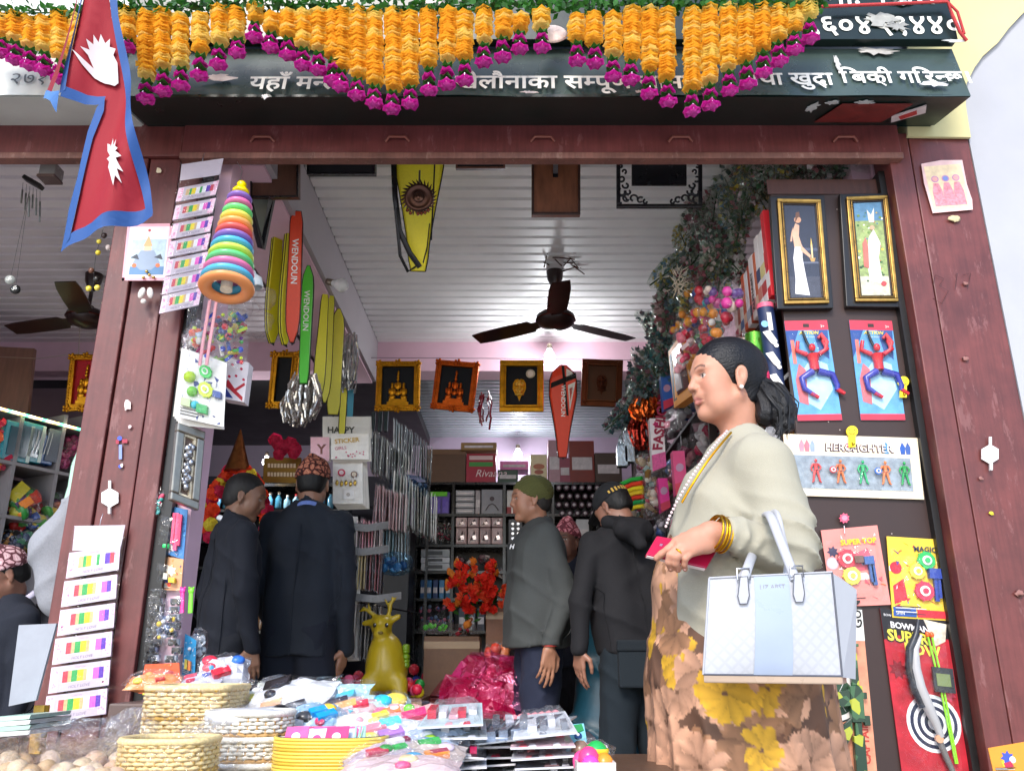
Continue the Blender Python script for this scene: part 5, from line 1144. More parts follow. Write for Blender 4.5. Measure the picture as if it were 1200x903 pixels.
cover(W(660,428,4.75),W(659,536,4.85),.165,.062,R(4),'#e8401e','WENDOUN','red-orange racket cover with white stripes hanging beside the brown ganesh frame',thick=.04,
      stripes=[([(-.45,.80),(.45,.92),(.47,.86),(-.47,.74)],'#1b1b1b'),([(-.08,.99),(.02,.99),(.20,.45),(.12,.45)],'#1b1b1b'),([(.10,.96),(.30,.93),(.42,.88),(.10,.83)],'#e8e2dc'),([(.16,.78),(.44,.82),(.24,.50)],'#e8e2dc'),([(.22,.74),(.36,.77),(.26,.60)],'#e8401e'),([(-.35,.93),(-.12,.98),(-.05,.90),(-.42,.85)],'#e8401e')])
# ================================================================ SUN PLAQUE
t=T('sun_plaque','round dark bronze sun face plaque with small bells hanging on the yellow racket cover','plaque',W(490,232,3.0));c=W(491,232,2.98);ax=Vector((0,-1,-.25)).normalized()
b=MB();b.lathe([(.001,.012),(.03,.010),(.040,.006),(.045,.014),(.056,.012),(.058,0),(.001,0)],c,M('#5b4138','metal',rough=.4),ax,n=28);b.obj('disc',t)
b=MB();u_=Vector((1,0,0));v_=ax.cross(u_)
for i in range(28):
 a=2*math.pi*i/28;r0=.055;d=u_*math.cos(a)+v_*math.sin(a);s_=u_*-math.sin(a)+v_*math.cos(a);b.hexa([c+d*r0-s_*.006,c+d*r0+s_*.006,c+d*(r0+.010)+s_*.010,c+d*(r0+.010)+s_*.002,c+d*r0-s_*.006+ax*.006,c+d*r0+s_*.006+ax*.006,c+d*(r0+.022)+s_*.012+ax*.005,c+d*(r0+.010)+s_*.002+ax*.006],M('#4b362e','metal',rough=.45))
b.obj('flame_rim',t);b=MB();b.ell(c+ax*.012,(.024,.012,.024),M('#6e5347','metal',rough=.35),14);b.ell(c+ax*.022-v_*0+u_*0,(.006,.006,.010),M('#6e5347','metal'),8)
for s_ in (-1,1): b.ell(c+ax*.02+u_*.009*s_+Vector((0,0,.007)),(.005,.003,.003),M('#3a2822','metal'),8)
b.ell(c+ax*.021-Vector((0,0,.013)),(.009,.003,.0025),M('#3a2822','metal'),8);b.obj('face',t)
for i,(dx,dz) in enumerate(((-.043,-.062),(-.030,-.075),(.0,-.078),(.014,-.076),(.028,-.072),(.041,-.062))):
 b=MB();p=c+Vector((dx,-.01,dz));b.ell(p,.0075,M('#7a3f2e','metal',rough=.4),8);b.tube([p,p+Vector((0,0,.02))],.0012,m_dark,4);b.obj('bell',t)
b=MB();b.tube([c+Vector((0,-.01,.058)),c+Vector((0,-.012,.12))],.004,M('#8c8474','metal'),6);b.obj('hanging_cord',t)
# ================================================================ FRAMES
def frame_box(P,w,d,m,t,name='frame',inset=0,h0=0):
 b=MB();a,c=w/P.w,w/P.h;i,j=inset/P.w,inset/P.h
 P.rect(b,i,j,1-i,j+c,h0,h0+d,m);P.rect(b,i,1-c-j,1-i,1-j,h0,h0+d,m);P.rect(b,i,c+j+.001,i+a,1-c-j-.001,h0,h0+d-.0007,m);P.rect(b,1-a-i,c+j+.001,1-i,1-c-j-.001,h0,h0+d-.0007,m);return b.obj(name,t,bevel=min(w,d)*.18)
def ornate(P,t,m,back='#10151c',sw=.032):
 frame_box(P,sw,.02,m,t);frame_box(P,.008,.028,m,t,'inner_moulding',inset=sw*.9)
 b=MB();P.rect(b,.05,.04,.95,.96,-.004,.004,M(back,'cloth'));b.obj('backing',t)
 b=MB();rn=random.Random(int(P.p[0].x*100));per=[]
 n1,n2=int(P.w/.016),int(P.h/.016)
 for i in range(n1): per+=[((i+.5)/n1,0),((i+.5)/n1,1)]
 for i in range(n2): per+=[(0,(i+.5)/n2),(1,(i+.5)/n2)]
 for a,c in per:
  k=.006 if a in (0,1) else 0;b.ell(P.pt(a+(.012/P.w if a == 0 else -.012/P.w if a == 1 else 0),c+(.012/P.h if c == 0 else -.012/P.h if c == 1 else 0),.018),(rn.uniform(.007,.011),.008,rn.uniform(.007,.011)),m,6)
 for a,c in ((.06,.05),(.94,.05),(.94,.95),(.06,.95),(.5,.03),(.5,.97)):
  for k in range(5): an=k*1.26;b.ell(P.pt(a+.016*math.cos(an)/P.w,c+.016*math.sin(an)/P.h,.02),.010,m,7)
 b.obj('scrollwork',t,kind='stuff')
def deities(P,t,m,cx=.5,s=1.0):
 b=MB();z0=.18
 def e(a,c,r,h=.008): b.ell(P.pt(cx+a*s,c,h),(r[0]*s,.008,r[1]*s),m,8)
 P.rect(b,cx-.24*s,.12,cx+.24*s,.18,.004,.018,m);P.rect(b,cx-.20*s,.18,cx+.20*s,.24,.004,.014,m)
 for a,k in ((-.13,.92),(.13,.92),(.0,1.2)):
  e(a,.30*k,(.022,.018));e(a,.42*k,(.018,.028),.011);e(a,.52*k,(.010,.012),.016);e(a,.57*k,(.009,.014),.014);e(a-.06,.42*k,(.006,.020),.014);e(a+.06,.42*k,(.006,.020),.014)
 e(0,.76,(.008,.020));b.obj('deity_relief',t)
def ganesh(P,t,m,m2=None):
 b=MB();P.poly(b,[(.5+x*.5,.5+y*.5) for x,y in ((0,-.78),(.14,-.5),(.40,-.30),(.56,-.02),(.54,.28),(.36,.50),(.12,.56),(0,.50),(-.12,.56),(-.36,.50),(-.54,.28),(-.56,-.02),(-.40,-.30),(-.14,-.5))],.003,.009,m);b.obj('leaf_plaque',t)
 b=MB();e=lambda a,c,r,h=.012: b.ell(P.pt(.5+a,.5+c,h),(r[0],.009,r[1]),m2 or m,8)
 e(0,.12,(.017,.016));e(-.12,.11,(.012,.015));e(.12,.11,(.012,.015));e(0,.20,(.010,.010));e(0,-.02,(.008,.02),.018);e(-.03,-.10,(.006,.012),.018);e(0,-.10,(.022,.018));e(-.12,-.06,(.008,.014));e(.12,-.06,(.008,.014));e(-.07,-.20,(.02,.008));e(.07,-.20,(.02,.008))
 b.obj('ganesh_relief',t)
gold,copper,bronze=M('#c48a24','gold',rough=.35),M('#c25a22','gold',rough=.35),M('#5e3320','metal',rough=.4)
FYD=4.9
t=T('picture_frame','ornate gold frame with gold deity relief on black, first from the left on the beam','picture frame',W(466,483,FYD));P=PQ((440,482),(492,482),(493,424),(442,424),FYD);ornate(P,t,gold);deities(P,t,gold)
t=T('picture_frame','ornate copper frame with deity relief on black, hanging slightly tilted, second from the left','picture frame',W(532,485,FYD));P=PQ((505,479),(555,484),(562,426),(512,422),FYD);ornate(P,t,copper);deities(P,t,copper)
t=T('picture_frame','plain gold frame with golden leaf-shaped ganesh relief and round clock dial','picture frame',W(610,483,FYD));P=PQ((585,483),(637,483),(637,423),(586,423),FYD);frame_box(P,.030,.022,gold,t);frame_box(P,.010,.03,gold,t,'inner_moulding',.03);b=MB();P.rect(b,.05,.04,.95,.96,-.003,.003,M('#10151c','cloth'));b.obj('backing',t)
Pg=Panel(P.pt(.18,.14),P.pt(.72,.14),P.pt(.72,.78),P.pt(.18,.78));ganesh(Pg,t,gold,M('#dcae4a','gold'));b=MB();P.disc(b,.70,.74,.028,.004,.012,M('#cfc8b4','metal'));P.disc(b,.70,.74,.018,.012,.014,M('#e8e4d8','paper'));b.obj('clock_dial',t)
t=T('picture_frame','dark brown carved frame with bronze ganesh leaf relief, last on the right of the row','picture frame',W(705,477,FYD));P=PQ((680,476),(728,478),(730,423),(682,421),FYD);frame_box(P,.034,.02,bronze,t);frame_box(P,.006,.026,M('#7a4a30','metal'),t,'inner_moulding',.034)
b=MB();P.rect(b,.05,.04,.95,.96,-.003,.003,M('#4f3524','cloth'));b.obj('backing',t);Pg=Panel(P.pt(.26,.16),P.pt(.74,.16),P.pt(.74,.82),P.pt(.26,.82));ganesh(Pg,t,M('#4a2618','metal',rough=.4));b=MB();
for a,c in ((.1,.08),(.9,.08),(.1,.92),(.9,.92)):
 for k in range(4): b.ell(P.pt(a+.02*math.cos(k*1.6),c+.02*math.sin(k*1.6),.02),.009,bronze,6)
b.obj('carving',t)
t=T('picture_frame','ornate gold frame partly hidden behind the yellow racket covers on the left','picture frame',W(332,480,4.8));P=PQ((314,479),(345,479),(352,413),(320,413),4.6);ornate(P,t,gold)
t=T('picture_frame','ornate gold frame with red backing and golden figure in the left shop','picture frame',W(95,483,4.6));P=PQ((77,483),(118,480),(122,416),(84,416),4.6);ornate(P,t,gold,'#9c1420');deities(P,t,gold,.55,1.1)
t=T('picture_frame','silver carved frame with silver relief hanging on the pink pier under the toy packs','picture frame',W(215,598,2.7));P=Panel(W(196,586,2.66),W(229,599,2.74),W(237,507,2.74),W(205,496,2.66));silv=M('#a49c90','metal',rough=.35)
frame_box(P,.028,.022,silv,t);frame_box(P,.008,.014,M('#d8cbb0','wood'),t,'inner_moulding',.028);b=MB();P.rect(b,.05,.04,.95,.96,-.004,.003,M('#6e5a50','cloth'));b.obj('backing',t);b=MB();rn=random.Random(9)
for i in range(38): b.ell(P.pt(.5+.16*math.sin(i*.9)*rn.random()*1.3,.22+.56*i/38,.012),(rn.uniform(.006,.014),)*3,M('#b9b9bc','metal',rough=.3),7)
b.obj('silver_relief',t)
# wire along the beam
b=MB();b.tube([W(435,419,5.3),W(600,420,5.3),W(760,422,5.3)],.0022,M('#7a6a72','metal'),5);b.obj('hanging_wire',None,'long thin wire strung along the pink beam above the frames','wire')
# items seen from below at the lintel
def slab(px0,py0,px1,py1,Y,name,label,cat,m,th=.03,rim=None):
 t=T(name,label,cat,W((px0+px1)/2,py1,Y));P=PX(px0,py0,px1,py1,Y,Y+.06);b=MB();P.rect(b,0,0,1,1,-th,0,m);b.obj('back_board',t)
 if rim: frame_box(P,rim[0],.012,rim[1],t)
 return t,P
t,P=slab(623,165,680,252,3.1,'hanging_plaque','brown wooden plaque with dark edge seen from below, top centre right','plaque',M('#7c4c33','wood'),rim=(.010,M('#3a241c','wood')));b=MB();P.rect(b,.44,.5,.54,.78,.002,.006,m_blk);P.rect(b,.44,.55,.54,.68,.006,.008,M('#d0d0d4','metal'));b.obj('hanger',t)
slab(360,150,440,205,3.0,'picture_frame','black frame edge just under the lintel, left of the yellow cover','picture frame',M('#1a1a1f','wood'),rim=(.008,m_blk))
slab(534,150,592,198,3.0,'picture_frame','dark frame edge just under the lintel, right of the yellow cover','picture frame',M('#15141a','wood'),rim=(.008,M('#6a4434','wood')))
t,P=slab(294,165,350,232,2.95,'hanging_plaque','brown wooden board with black edge hanging beside the ring toy','plaque',M('#5a3a2a','wood'),rim=(.007,m_blk))
t=T('picture_frame','black triangular-looking frame corner seen edge on beside the ring toy','picture frame',W(307,292,3.0));b=MB();Pq=Panel(W(306,290,3.02),W(310,292,3.02),W(322,232,3.05),W(316,232,3.0));Pq.rect(b,0,0,1,1,-.01,.01,m_blk);Pq=Panel(W(303,290,2.98),W(309,292,2.98),W(294,232,2.9),W(288,232,2.9));Pq.rect(b,0,0,1,1,-.01,.01,m_blk);b.obj('frame',t);b=MB();b.prism([(306,284),(317,233),(291,233)],lambda a,c,h: W(a,c,3.03),0,0,M('#7c8378','plastic',rough=.1));b.obj('mirror',t)
# black filigree shelf bracket frame
t=T('filigree_frame','black carved lattice frame with black centre panel under the lintel','picture frame',W(772,245,3.05));P=PX(722,150,822,245,3.0,3.06);frame_box(P,.016,.02,m_blk,t);b=MB();P.rect(b,.18,.28,.82,1,.0,.012,m_blk);b.obj('centre_panel',t);b=MB();rn=random.Random(3)
for s_ in (0,1):
 for j,(a0,b0,r) in enumerate(((.06,.1,.022),(.12,.12,.018),(.07,.2,.018),(.11,.28,.014),(.06,.36,.014),(.09,.45,.010),(.2,.12,.018),(.28,.1,.014),(.34,.08,.010),(.14,.2,.012),(.05,.52,.008))):
  a=a0 if not s_ else 1-a0;c=P.pt(a,b0,.008);n_=14;b.tube([c+(P.p[1]-P.p[0]).normalized()*math.cos(k/n_*5.2+j)*r*(1-k/n_*.5)+(P.p[3]-P.p[0]).normalized()*math.sin(k/n_*5.2+j)*r*(1-k/n_*.5) for k in range(n_)],.0045,m_blk,6)
b.obj('filigree',t,kind='stuff')
b=MB();P.rect(b,.42,.94,.60,.985,.012,.014,M('#e8e6e4','paper'));b.obj('label',t)
# silver tinsel bunches, plastic bags at the left
def tinsel(cx,cy,Y,w,h,col,name,label,n=60,tilt=0,seed=0,kind='foil',r=.006,group=None):
 rn=random.Random(seed);c=W(cx,cy,Y);b=MB();m=M(col,kind)
 for i in range(n):
  x=rn.uniform(-w,w)/2;y=rn.uniform(-w,w)/3;pts=[];z=h/2-rn.uniform(0,h*.15);zz=-h/2+rn.uniform(0,h*.3);k=7
  for j in range(k): f_=j/(k-1);pts.append(c+Vector((x*(.35+.65*math.sin(f_*2.2+.4))+rn.uniform(-.006,.006)+tilt*f_,y+rn.uniform(-.005,.005),z+(zz-z)*f_)))
  b.tube(pts,[r*rn.uniform(.6,1.4) for _ in pts],m,5,smooth=False)
 return b.obj(name,None,label,'tinsel',kind=None,group=group)
def multi(b_,name,label,cat,group=None,strands='strands'):
 pass
def tinsel_thing(cx,cy,Y,w,h,col,label,n=60,seed=0,kind='foil',r=.006,tilt=0,name='tinsel_bunch'):
 t=T(name,label,'tinsel',W(cx,cy,Y));o=tinsel(cx,cy,Y,w,h,col,'strands',None,n,tilt,seed,kind,r);del o['category'];o.location -= t.location;o.parent=t;o['kind']='stuff';return t
tinsel_thing(358,466,4.1,.16,.26,'#cfc9c4','bunch of silvery white tinsel hanging below the green racket cover',46,1,r=.007)
tinsel_thing(345,480,4.2,.14,.18,'#c8c2bc','silvery tinsel tuft hanging lowest at the left of the covers',34,2,r=.006)
tinsel_thing(410,425,4.4,.12,.34,'#bcbcc0','long silver tinsel garland bunch hanging beside the dark carved frame',40,3,r=.006)
tinsel_thing(568,480,4.95,.10,.24,'#7c1c2c','dark red beaded hanging ornament between the framed pictures',9,4,kind='plastic',r=.005,name='hanging_ornament')
# clear bag helper
def blobbag(c,r,seed,cols,n=10,film_m=None,sq=(1,1,1),name='gift_bag',label=None,cat='toy bag',group=None,shapes='mix'):
 c=Vector(c);rn=random.Random(seed);t=T(name,label,cat,c-Vector((0,0,r[2])),group);b=MB()
 for i in range(n):
  p=c+Vector((rn.uniform(-.62,.62)*r[0],rn.uniform(-.5,.5)*r[1],rn.uniform(-.6,.6)*r[2]));m=M(cols[i % len(cols)],'plastic');s_=min(r)*rn.uniform(.28,.5);k=rn.random()
  if shapes == 'petal': [ruffle(b,p+Vector((0,0,.01*j)),s_*1.2,m,9,.4,ax=(Vector((1,0,0)),Vector((0,rn.random(),1)).normalized(),Vector((0,-1,.2)).normalized()),rn=rn) for j in range(2)]
  elif shapes == 'ball' or (shapes == 'mix' and k < .4): b.ell(p,s_,m,8)
  elif k < .7:
   a=Vector((rn.uniform(-1,1),rn.uniform(-1,1),rn.uniform(-1,1))).normalized();o_=a.orthogonal().normalized();b.obox(p,[a,o_,a.cross(o_)],(s_*1.3,s_*.7,s_*.5),m)
  else: b.lathe([(s_*.1,-s_*.3),(s_,-s_*.25),(s_,s_*.25),(s_*.1,s_*.3)],p,m,(rn.uniform(-1,1),-1,rn.uniform(-1,1)),n=10)
 b.obj('contents',t,kind='stuff')
 b=MB();N,K=9,12;vs=[]
 for i in range(N+1):
  th=math.pi*i/N
  for k in range(K):
   ph=2*math.pi*k/K;q_=1+rn.uniform(-.13,.1);vs.append(c+Vector((math.sin(th)**.6*math.cos(ph)*r[0]*q_*1.05,math.sin(th)**.6*math.sin(ph)*r[1]*q_*1.1,math.cos(th)*r[2]*q_*1.05)))
 b.add(vs,[(i*K+k,(i+1)*K+k,(i+1)*K+(k+1) % K,i*K+(k+1) % K) for i in range(N) for k in range(K)],film_m or film(op=.10,rough=.08));b.obj('clear_wrap',t)
 return t
# ================================================================ GOODS ON THE PINK PIER (left)
def blister(P,t,seed,base,accents,items,txt=None,tcol='#f4e21a',th=.003):
 rn=random.Random(seed);b=MB();P.rect(b,0,0,1,1,-th,0,M(base,'paper',var=.05));b.obj('card',t)
 b=MB();
 for i,cc in enumerate(accents):
  a,c=rn.uniform(.0,.7),rn.uniform(.0,.75);w,h=rn.uniform(.15,.45),rn.uniform(.08,.35)
  if i % 3 == 0: P.poly(b,[(a,c),(min(a+w,1),c+h*.2),(min(a+w*.8,1),min(c+h,1)),(a*.9,min(c+h*.7,1))],0,.0006+.00015*i,M(cc,'paper',var=.1))
  elif i % 3 == 1: P.star(b,min(max(a,.15),.85),min(max(c,.15),.9),.02,.012,7,0,.0006+.00015*i,M(cc,'paper'))
  else: P.disc(b,min(max(a,.12),.88),min(max(c,.12),.9),min(P.w,P.h)*rn.uniform(.06,.14),0,.0006+.00015*i,M(cc,'paper'))
 for i in range(26 if items else 0):
  a,c=rn.uniform(.04,.96),rn.uniform(.04,.96);P.poly(b,[(a+rn.uniform(-.06,.06),c+rn.uniform(-.05,.05)) for _ in range(3)],0,.0022+.00003*i,M(rn.choice(accents),'paper'))
 for k in range(5): P.rect(b,.06,.05+.022*k,rn.uniform(.3,.6),.05+.022*k+.009,0,.0031,M('#e8e6e2' if k % 2 else '#2c2c34','paper'))
 if txt: 
  for (s_,a,c,sz,co) in txt: P.text(b,s_,a,c,sz,M(co,'paper'),.004,bold=.03)
 b.obj('print',t)
 for (kind,a,c,r,cc) in items:
  b=MB();m=M(cc,'plastic')
  if kind == 'top':
   P.disc(b,a,c,r,.003,.012,m,20);P.star(b,a,c,r*1.15,r*.85,9,.005,.009,m);P.disc(b,a,c,r*.55,.012,.016,M('#f2efe4','plastic'),14);P.disc(b,a,c,r*.3,.016,.022,m,10)
   b.obj('spinning_top',t)
  elif kind == 'box': P.rect(b,a-r/P.w,c-r*.8/P.h,a+r/P.w,c+r*.8/P.h,.002,.02,m);b.obj('toy_piece',t)
  elif kind == 'ball': b.ell(P.pt(a,c,r*.6),r,m,10);b.obj('toy_piece',t)
  elif kind == 'stick': P.rect(b,a-.006/P.w,c-r/P.h,a+.006/P.w,c+r/P.h,.003,.014,m);b.obj('toy_piece',t)
 if items:
  b=MB();nn=8;vs=[]
  for j in range(nn+1):
   for i in range(nn+1):
    a,c=i/nn,j/nn;e_=min(a,1-a,c,1-c);vs.append(P.pt(.05+.9*a,.05+.80*c,.002+(.026+rn.uniform(-.003,.003))*min(e_*7,1)))
  b.add(vs,[(j*(nn+1)+i,j*(nn+1)+i+1,(j+1)*(nn+1)+i+1,(j+1)*(nn+1)+i) for j in range(nn) for i in range(nn)],film(op=.05,rough=.05,scale=18,bump=.5));b.obj('blister',t)
PYY=2.76
t=T('hand_clapper_pack','pack of green and pink plastic toys on a blue card on the pink pier','toy pack',W(200,660,PYY));P=PQ((183,645),(215,655),(220,597),(188,590),PYY);blister(P,t,3,'#3b7cb8',['#1d4a8c','#f0e0e0','#7ac0e0'],[('stick',.3,.6,.05,'#28d06a'),('stick',.38,.5,.06,'#34e07a'),('stick',.6,.55,.05,'#f03c6c'),('stick',.7,.5,.06,'#f04878'),('stick',.8,.55,.05,'#e83060'),('ball',.36,.15,.014,'#2ee070')])
t=T('toy_pack','orange and yellow toy pack between the blue card and the silver cars on the pier','toy pack',W(197,690,PYY));P=PQ((181,690),(212,692),(215,655),(183,650),PYY);blister(P,t,4,'#d8a070',['#c0d0c0','#f0d030','#e04020','#2a50a0','#f0e8d0'],[('box',.4,.4,.012,'#c8c8b8'),('box',.7,.3,.010,'#e8c020')])
t=T('toy_car_bag','clear bag of silver and dark toy cars hanging on the pink pier','toy bag',W(200,775,PYY));b=MB();P=PQ((174,778),(213,778),(216,690),(182,690),PYY);rn=random.Random(8)
for i in range(16):
 a,c=.22+.56*(i % 2)+rn.uniform(-.1,.1),.08+.86*(i//2)/8;s_=rn.uniform(.014,.019);m=M(rc('#8c93a8','#3c4258','#c0c4cc','#5a6480','#2a2e3a','#d8b83c' if i == 9 else '#9aa0ac'),'plastic',rough=.2);P.rect(b,a-s_/P.w,c-s_*.5/P.h,a+s_/P.w,c+s_*.5/P.h,.002,.016,m);P.rect(b,a-s_*.5/P.w,c-s_*.4/P.h,a+s_*.6/P.w,c+s_*.4/P.h,.016,.024,M('#1d2028','plastic',rough=.15))
 for k in (-1,1): P.disc(b,a+k*s_*.6/P.w,c-s_*.5/P.h,.005,.002,.02,m_blk,8)
b.obj('toy_cars',t,kind='stuff');b=MB();vs=[P.pt(a,c,.03+rn.uniform(-.007,.006)) for c in np.linspace(-.04,1.0,11) for a in np.linspace(-.06,1.08,6)];b.add(vs,[(j*6+i,j*6+i+1,j*6+i+7,j*6+i+6) for j in range(10) for i in range(5)],film(op=.12,rough=.08));b.obj('clear_wrap',t)
t=T('toy_pack','red and yellow striped pencil pack low on the pink pier behind the baskets','toy pack',W(190,812,2.7));P=PQ((162,812),(212,812),(210,776),(170,778),2.7);blister(P,t,6,'#d85a30',['#b02820','#f0a040','#f0e0c0'],[('stick',.2+.12*k,.3,.03,('#e8d83a','#e0c030','#c8d850')[k % 3]) for k in range(5)])
t=T('blue_card_pack','turquoise card with small bottle toys hanging beside the toy car bag','toy pack',W(220,795,2.8));P=PQ((213,790),(228,796),(230,750),(217,742),2.8);blister(P,t,7,'#1f8fc4',['#1878a8','#e8e8e8'],[('stick',.4,.3,.014,'#e8d050'),('stick',.6,.3,.014,'#f09050'),('ball',.5,.7,.006,'#f2f2f2')])
t=T('clapper_toy','pink and lime bear-shaped plastic clapper hanging beside the toy cars','toy',W(222,718,2.76));
for dx,cc in ((-4,'#f03ca0'),(6,'#7ee03a')):
 b=MB();m=M(cc,'plastic');c=W(218+dx,692,2.75);b.ell(c,(.010,.006,.011),m,10);b.ell(c+Vector((-.007,0,.010)),.004,m,6);b.ell(c+Vector((.007,0,.010)),.004,m,6);b.tube([c,W(218+dx-1,718,2.75)],[.007,.008],m,8,flat=.6);b.obj('clapper',t)
# toy bags above the silver frame
t=T('toy_pack','white carded pack of green beast toys hanging at the left of the opening','toy pack',W(240,500,2.8));P=PQ((207,488),(262,500),(266,425),(216,408),2.66)
b=MB()
for k in range(5): P2=PQ((203+k*2,488+k*2.6),(255+k*2,500+k*.8),(262,425),(213,408),2.74-.012*k);P2.rect(b,0,0,1,1,0,.003,M('#e2ded6','paper'))
b.obj('card_stack',t)
blister(P,t,11,'#e9e6de',['#3c4a88','#d8d8e0','#e0e0e8'],[('ball',.22,.6,.02,'#b8d838'),('ball',.30,.4,.018,'#7cc84a'),('top',.55,.75,.022,'#4ecc60'),('top',.58,.48,.026,'#c8e020'),('box',.55,.18,.018,'#2ea050'),('box',.85,.45,.014,'#38508c'),('ball',.38,.22,.014,'#40c0d0'),('box',.2,.22,.016,'#c8d8a0')])
t=T('pencil_bag','bag of small lime, red and blue pocket toys hanging above the white pack','toy bag',W(255,420,2.7));b=MB();rn=random.Random(21)
for i in range(46):
 p=W(rn.uniform(228,285),rn.uniform(365,425)+0,2.66+rn.uniform(0,.04));m=M(rc('#c8e020','#e03030','#3050c0','#f0e8d8','#a02060','#40b050','#e8d030','#6a2a8a'),'plastic');k=rn.random()
 if k < .5: b.ell(p,rn.uniform(.006,.011),m,8)
 else: a=Vector((rn.uniform(-1,1),rn.uniform(-1,1),rn.uniform(-1,1))).normalized();o_=a.orthogonal().normalized();b.obox(p,[a,o_,a.cross(o_)],(.02,.005,.004),m)
b.obj('small_toys',t,kind='stuff');b=MB();P=PQ((215,430),(290,430),(292,345),(222,342),2.62);vs=[P.pt(a,c,rn.uniform(-.008,.008)) for c in np.linspace(0,1,9) for a in np.linspace(0,1,8)];b.add(vs,[(j*8+i,j*8+i+1,j*8+i+9,j*8+i+8) for j in range(8) for i in range(7)],film(op=.10,rough=.08));b.obj('clear_wrap',t)
t=T('gift_box','white gift box printed with red hearts and stripes hanging behind the toy bags','gift box',W(280,468,2.78));P=PQ((262,467),(286,471),(292,425),(265,418),2.76);b=MB();P.rect(b,0,0,1,1,-.05,0,M('#efe4e6','paper'));b.obj('box',t);b=MB()
for k,(a,c) in enumerate(((.3,.85),(.7,.8),(.5,.6),(.85,.55),(.2,.55))): P.disc(b,a,c,.005,0,.001,M('#c8204a','paper'),8)
P.poly(b,[(.1,.30),(.9,.02),(.9,.12),(.1,.42)],0,.001,M('#c02030','paper'));P.poly(b,[(.0,.05),(.45,.05),(.1,.25)],0,.001,M('#2a3a8c','paper'));P.poly(b,[(.1,.42),(.5,.2),(.95,.42),(.9,.48),(.5,.28),(.15,.48)],0,.0012,M('#c02030','paper'));b.obj('print',t)
for i,(px,py,Y,r,cc,lab) in enumerate(((232,392,2.66,(.035,.03,.05),['#d8d4cc','#c8e020','#e05a30','#b8c8d8'],'clear bag of lime and white toys beside the pale pink ribbons'),(262,388,2.64,(.045,.03,.05),['#5a2a3c','#38508c','#c8e020','#d82c3c','#3c8c4c'],'clear bag of dark and lime bug toys under the ring toy'),(222,402,2.72,(.03,.025,.05),['#d898a8','#e8e0e0','#8c7c80'],'small pink trinket bag at the edge of the left post'),(278,378,2.70,(.035,.03,.05),['#c83040','#e8c830','#304c98','#50a850'],'clear bag of red, yellow and blue bits hanging right of the ribbons'),(250,425,2.70,(.05,.03,.035),['#e8dcc8','#c82c50','#8cc040','#4c3c34'],'packet of tiny figures over the white carded pack'),(186,590,2.74,(.02,.02,.05),['#48c0b8','#e85878','#e8e0d8'],'small teal and pink packet at the top of the pier strip'),(195,735,2.70,(.04,.02,.05),['#7080a0','#c8c8d0','#e0c040','#303850'],'bulging clear bag of silver vehicles on the pier'),(232,755,2.85,(.03,.02,.05),['#b8c0c8','#d8d8dc','#8898a8'],'clear narrow bag behind the turquoise card'))):
 blobbag(W(px,py,Y),r,170+i,cc,n=26,film_m=film(op=.22,rough=.06),label=lab,name='toy_bag')
b=MB();
for dx in (0,8): b.tube([W(246+dx,352,2.6),W(238+dx,400,2.6),W(234+dx,428,2.62)],.006,M('#e8a8b0','cloth'),6,flat=.3)
b.obj('pink_ribbon',None,'pair of pale pink ribbons hanging under the ring stacking toy','ribbon')
for i,(x,y,Y,rx,rz) in enumerate(((303,380,3.2,.06,.06),(312,350,3.3,.05,.05),(284,355,2.9,.04,.08))):
 b=MB();c=W(x,y,Y);b.ell(c,(rx,.03,rz),film('#f6f0f0',.12,.1),14,noise=.2,seed=i,smooth=False);b.obj('plastic_bag',None,('crumpled clear plastic bag hanging left of the yellow racket covers','small clear bag hanging just under the pink beam edge','clear bag hanging behind the orange ring')[i],'plastic bag')
t=T('shuttle_basket','white plastic shuttle hanging behind the orange ring','shuttlecock',W(300,340,2.9));b=MB();c=W(298,328,2.9);b.lathe([(.010,-.028),(.030,.0),(.028,.03),(.024,.034)],c,M('#e8eef0','plastic'),(.3,0,-1),n=14);b.obj('skirt',t);b=MB();b.ell(c+Vector((-.008,0,.03)),.012,M('#e6e6e6','plastic'),10);b.obj('cork',t)
# ================================================================ BROWN BOARD WITH TOYS (right)
BY=2.80
g=MB();m_board=M('#33211d','paint',rough=.5,var=.12);bp=[W(894,214,BY),W(1043,214,BY),W(1150,905,BY)]
t_b=T('display_board','dark brown wooden cabinet side covered with framed pictures and carded toys','cabinet',(1.2,BY,0));b=MB();b.box((.985,BY,0),(1.415,BY+.02,W(950,214,BY).z),m_board);b.obj('side_panel',t_b,bevel=.003)
b=MB();b.box((.975,BY-.004,W(950,228,BY).z),(1.418,BY-.0005,W(950,211,BY).z),M('#44261f','wood'));b.obj('top_trim',t_b)
for pts,col in (((908,223,913,231),0),((1000,420,1003,424),0),((930,445,932,448),0),((1090,590,1093,594),0)): pass
b=MB();rn=random.Random(12)
for i in range(30): p=W(rn.uniform(900,1110),rn.uniform(225,890),BY-.001);b.obox(p,[Vector((1,0,0)),Vector((0,1,0)),Vector((0,0,1))],(.0018,.001,.0018),M('#b9aaa0','paper'))
b.obj('flecks',t_b,kind='stuff')
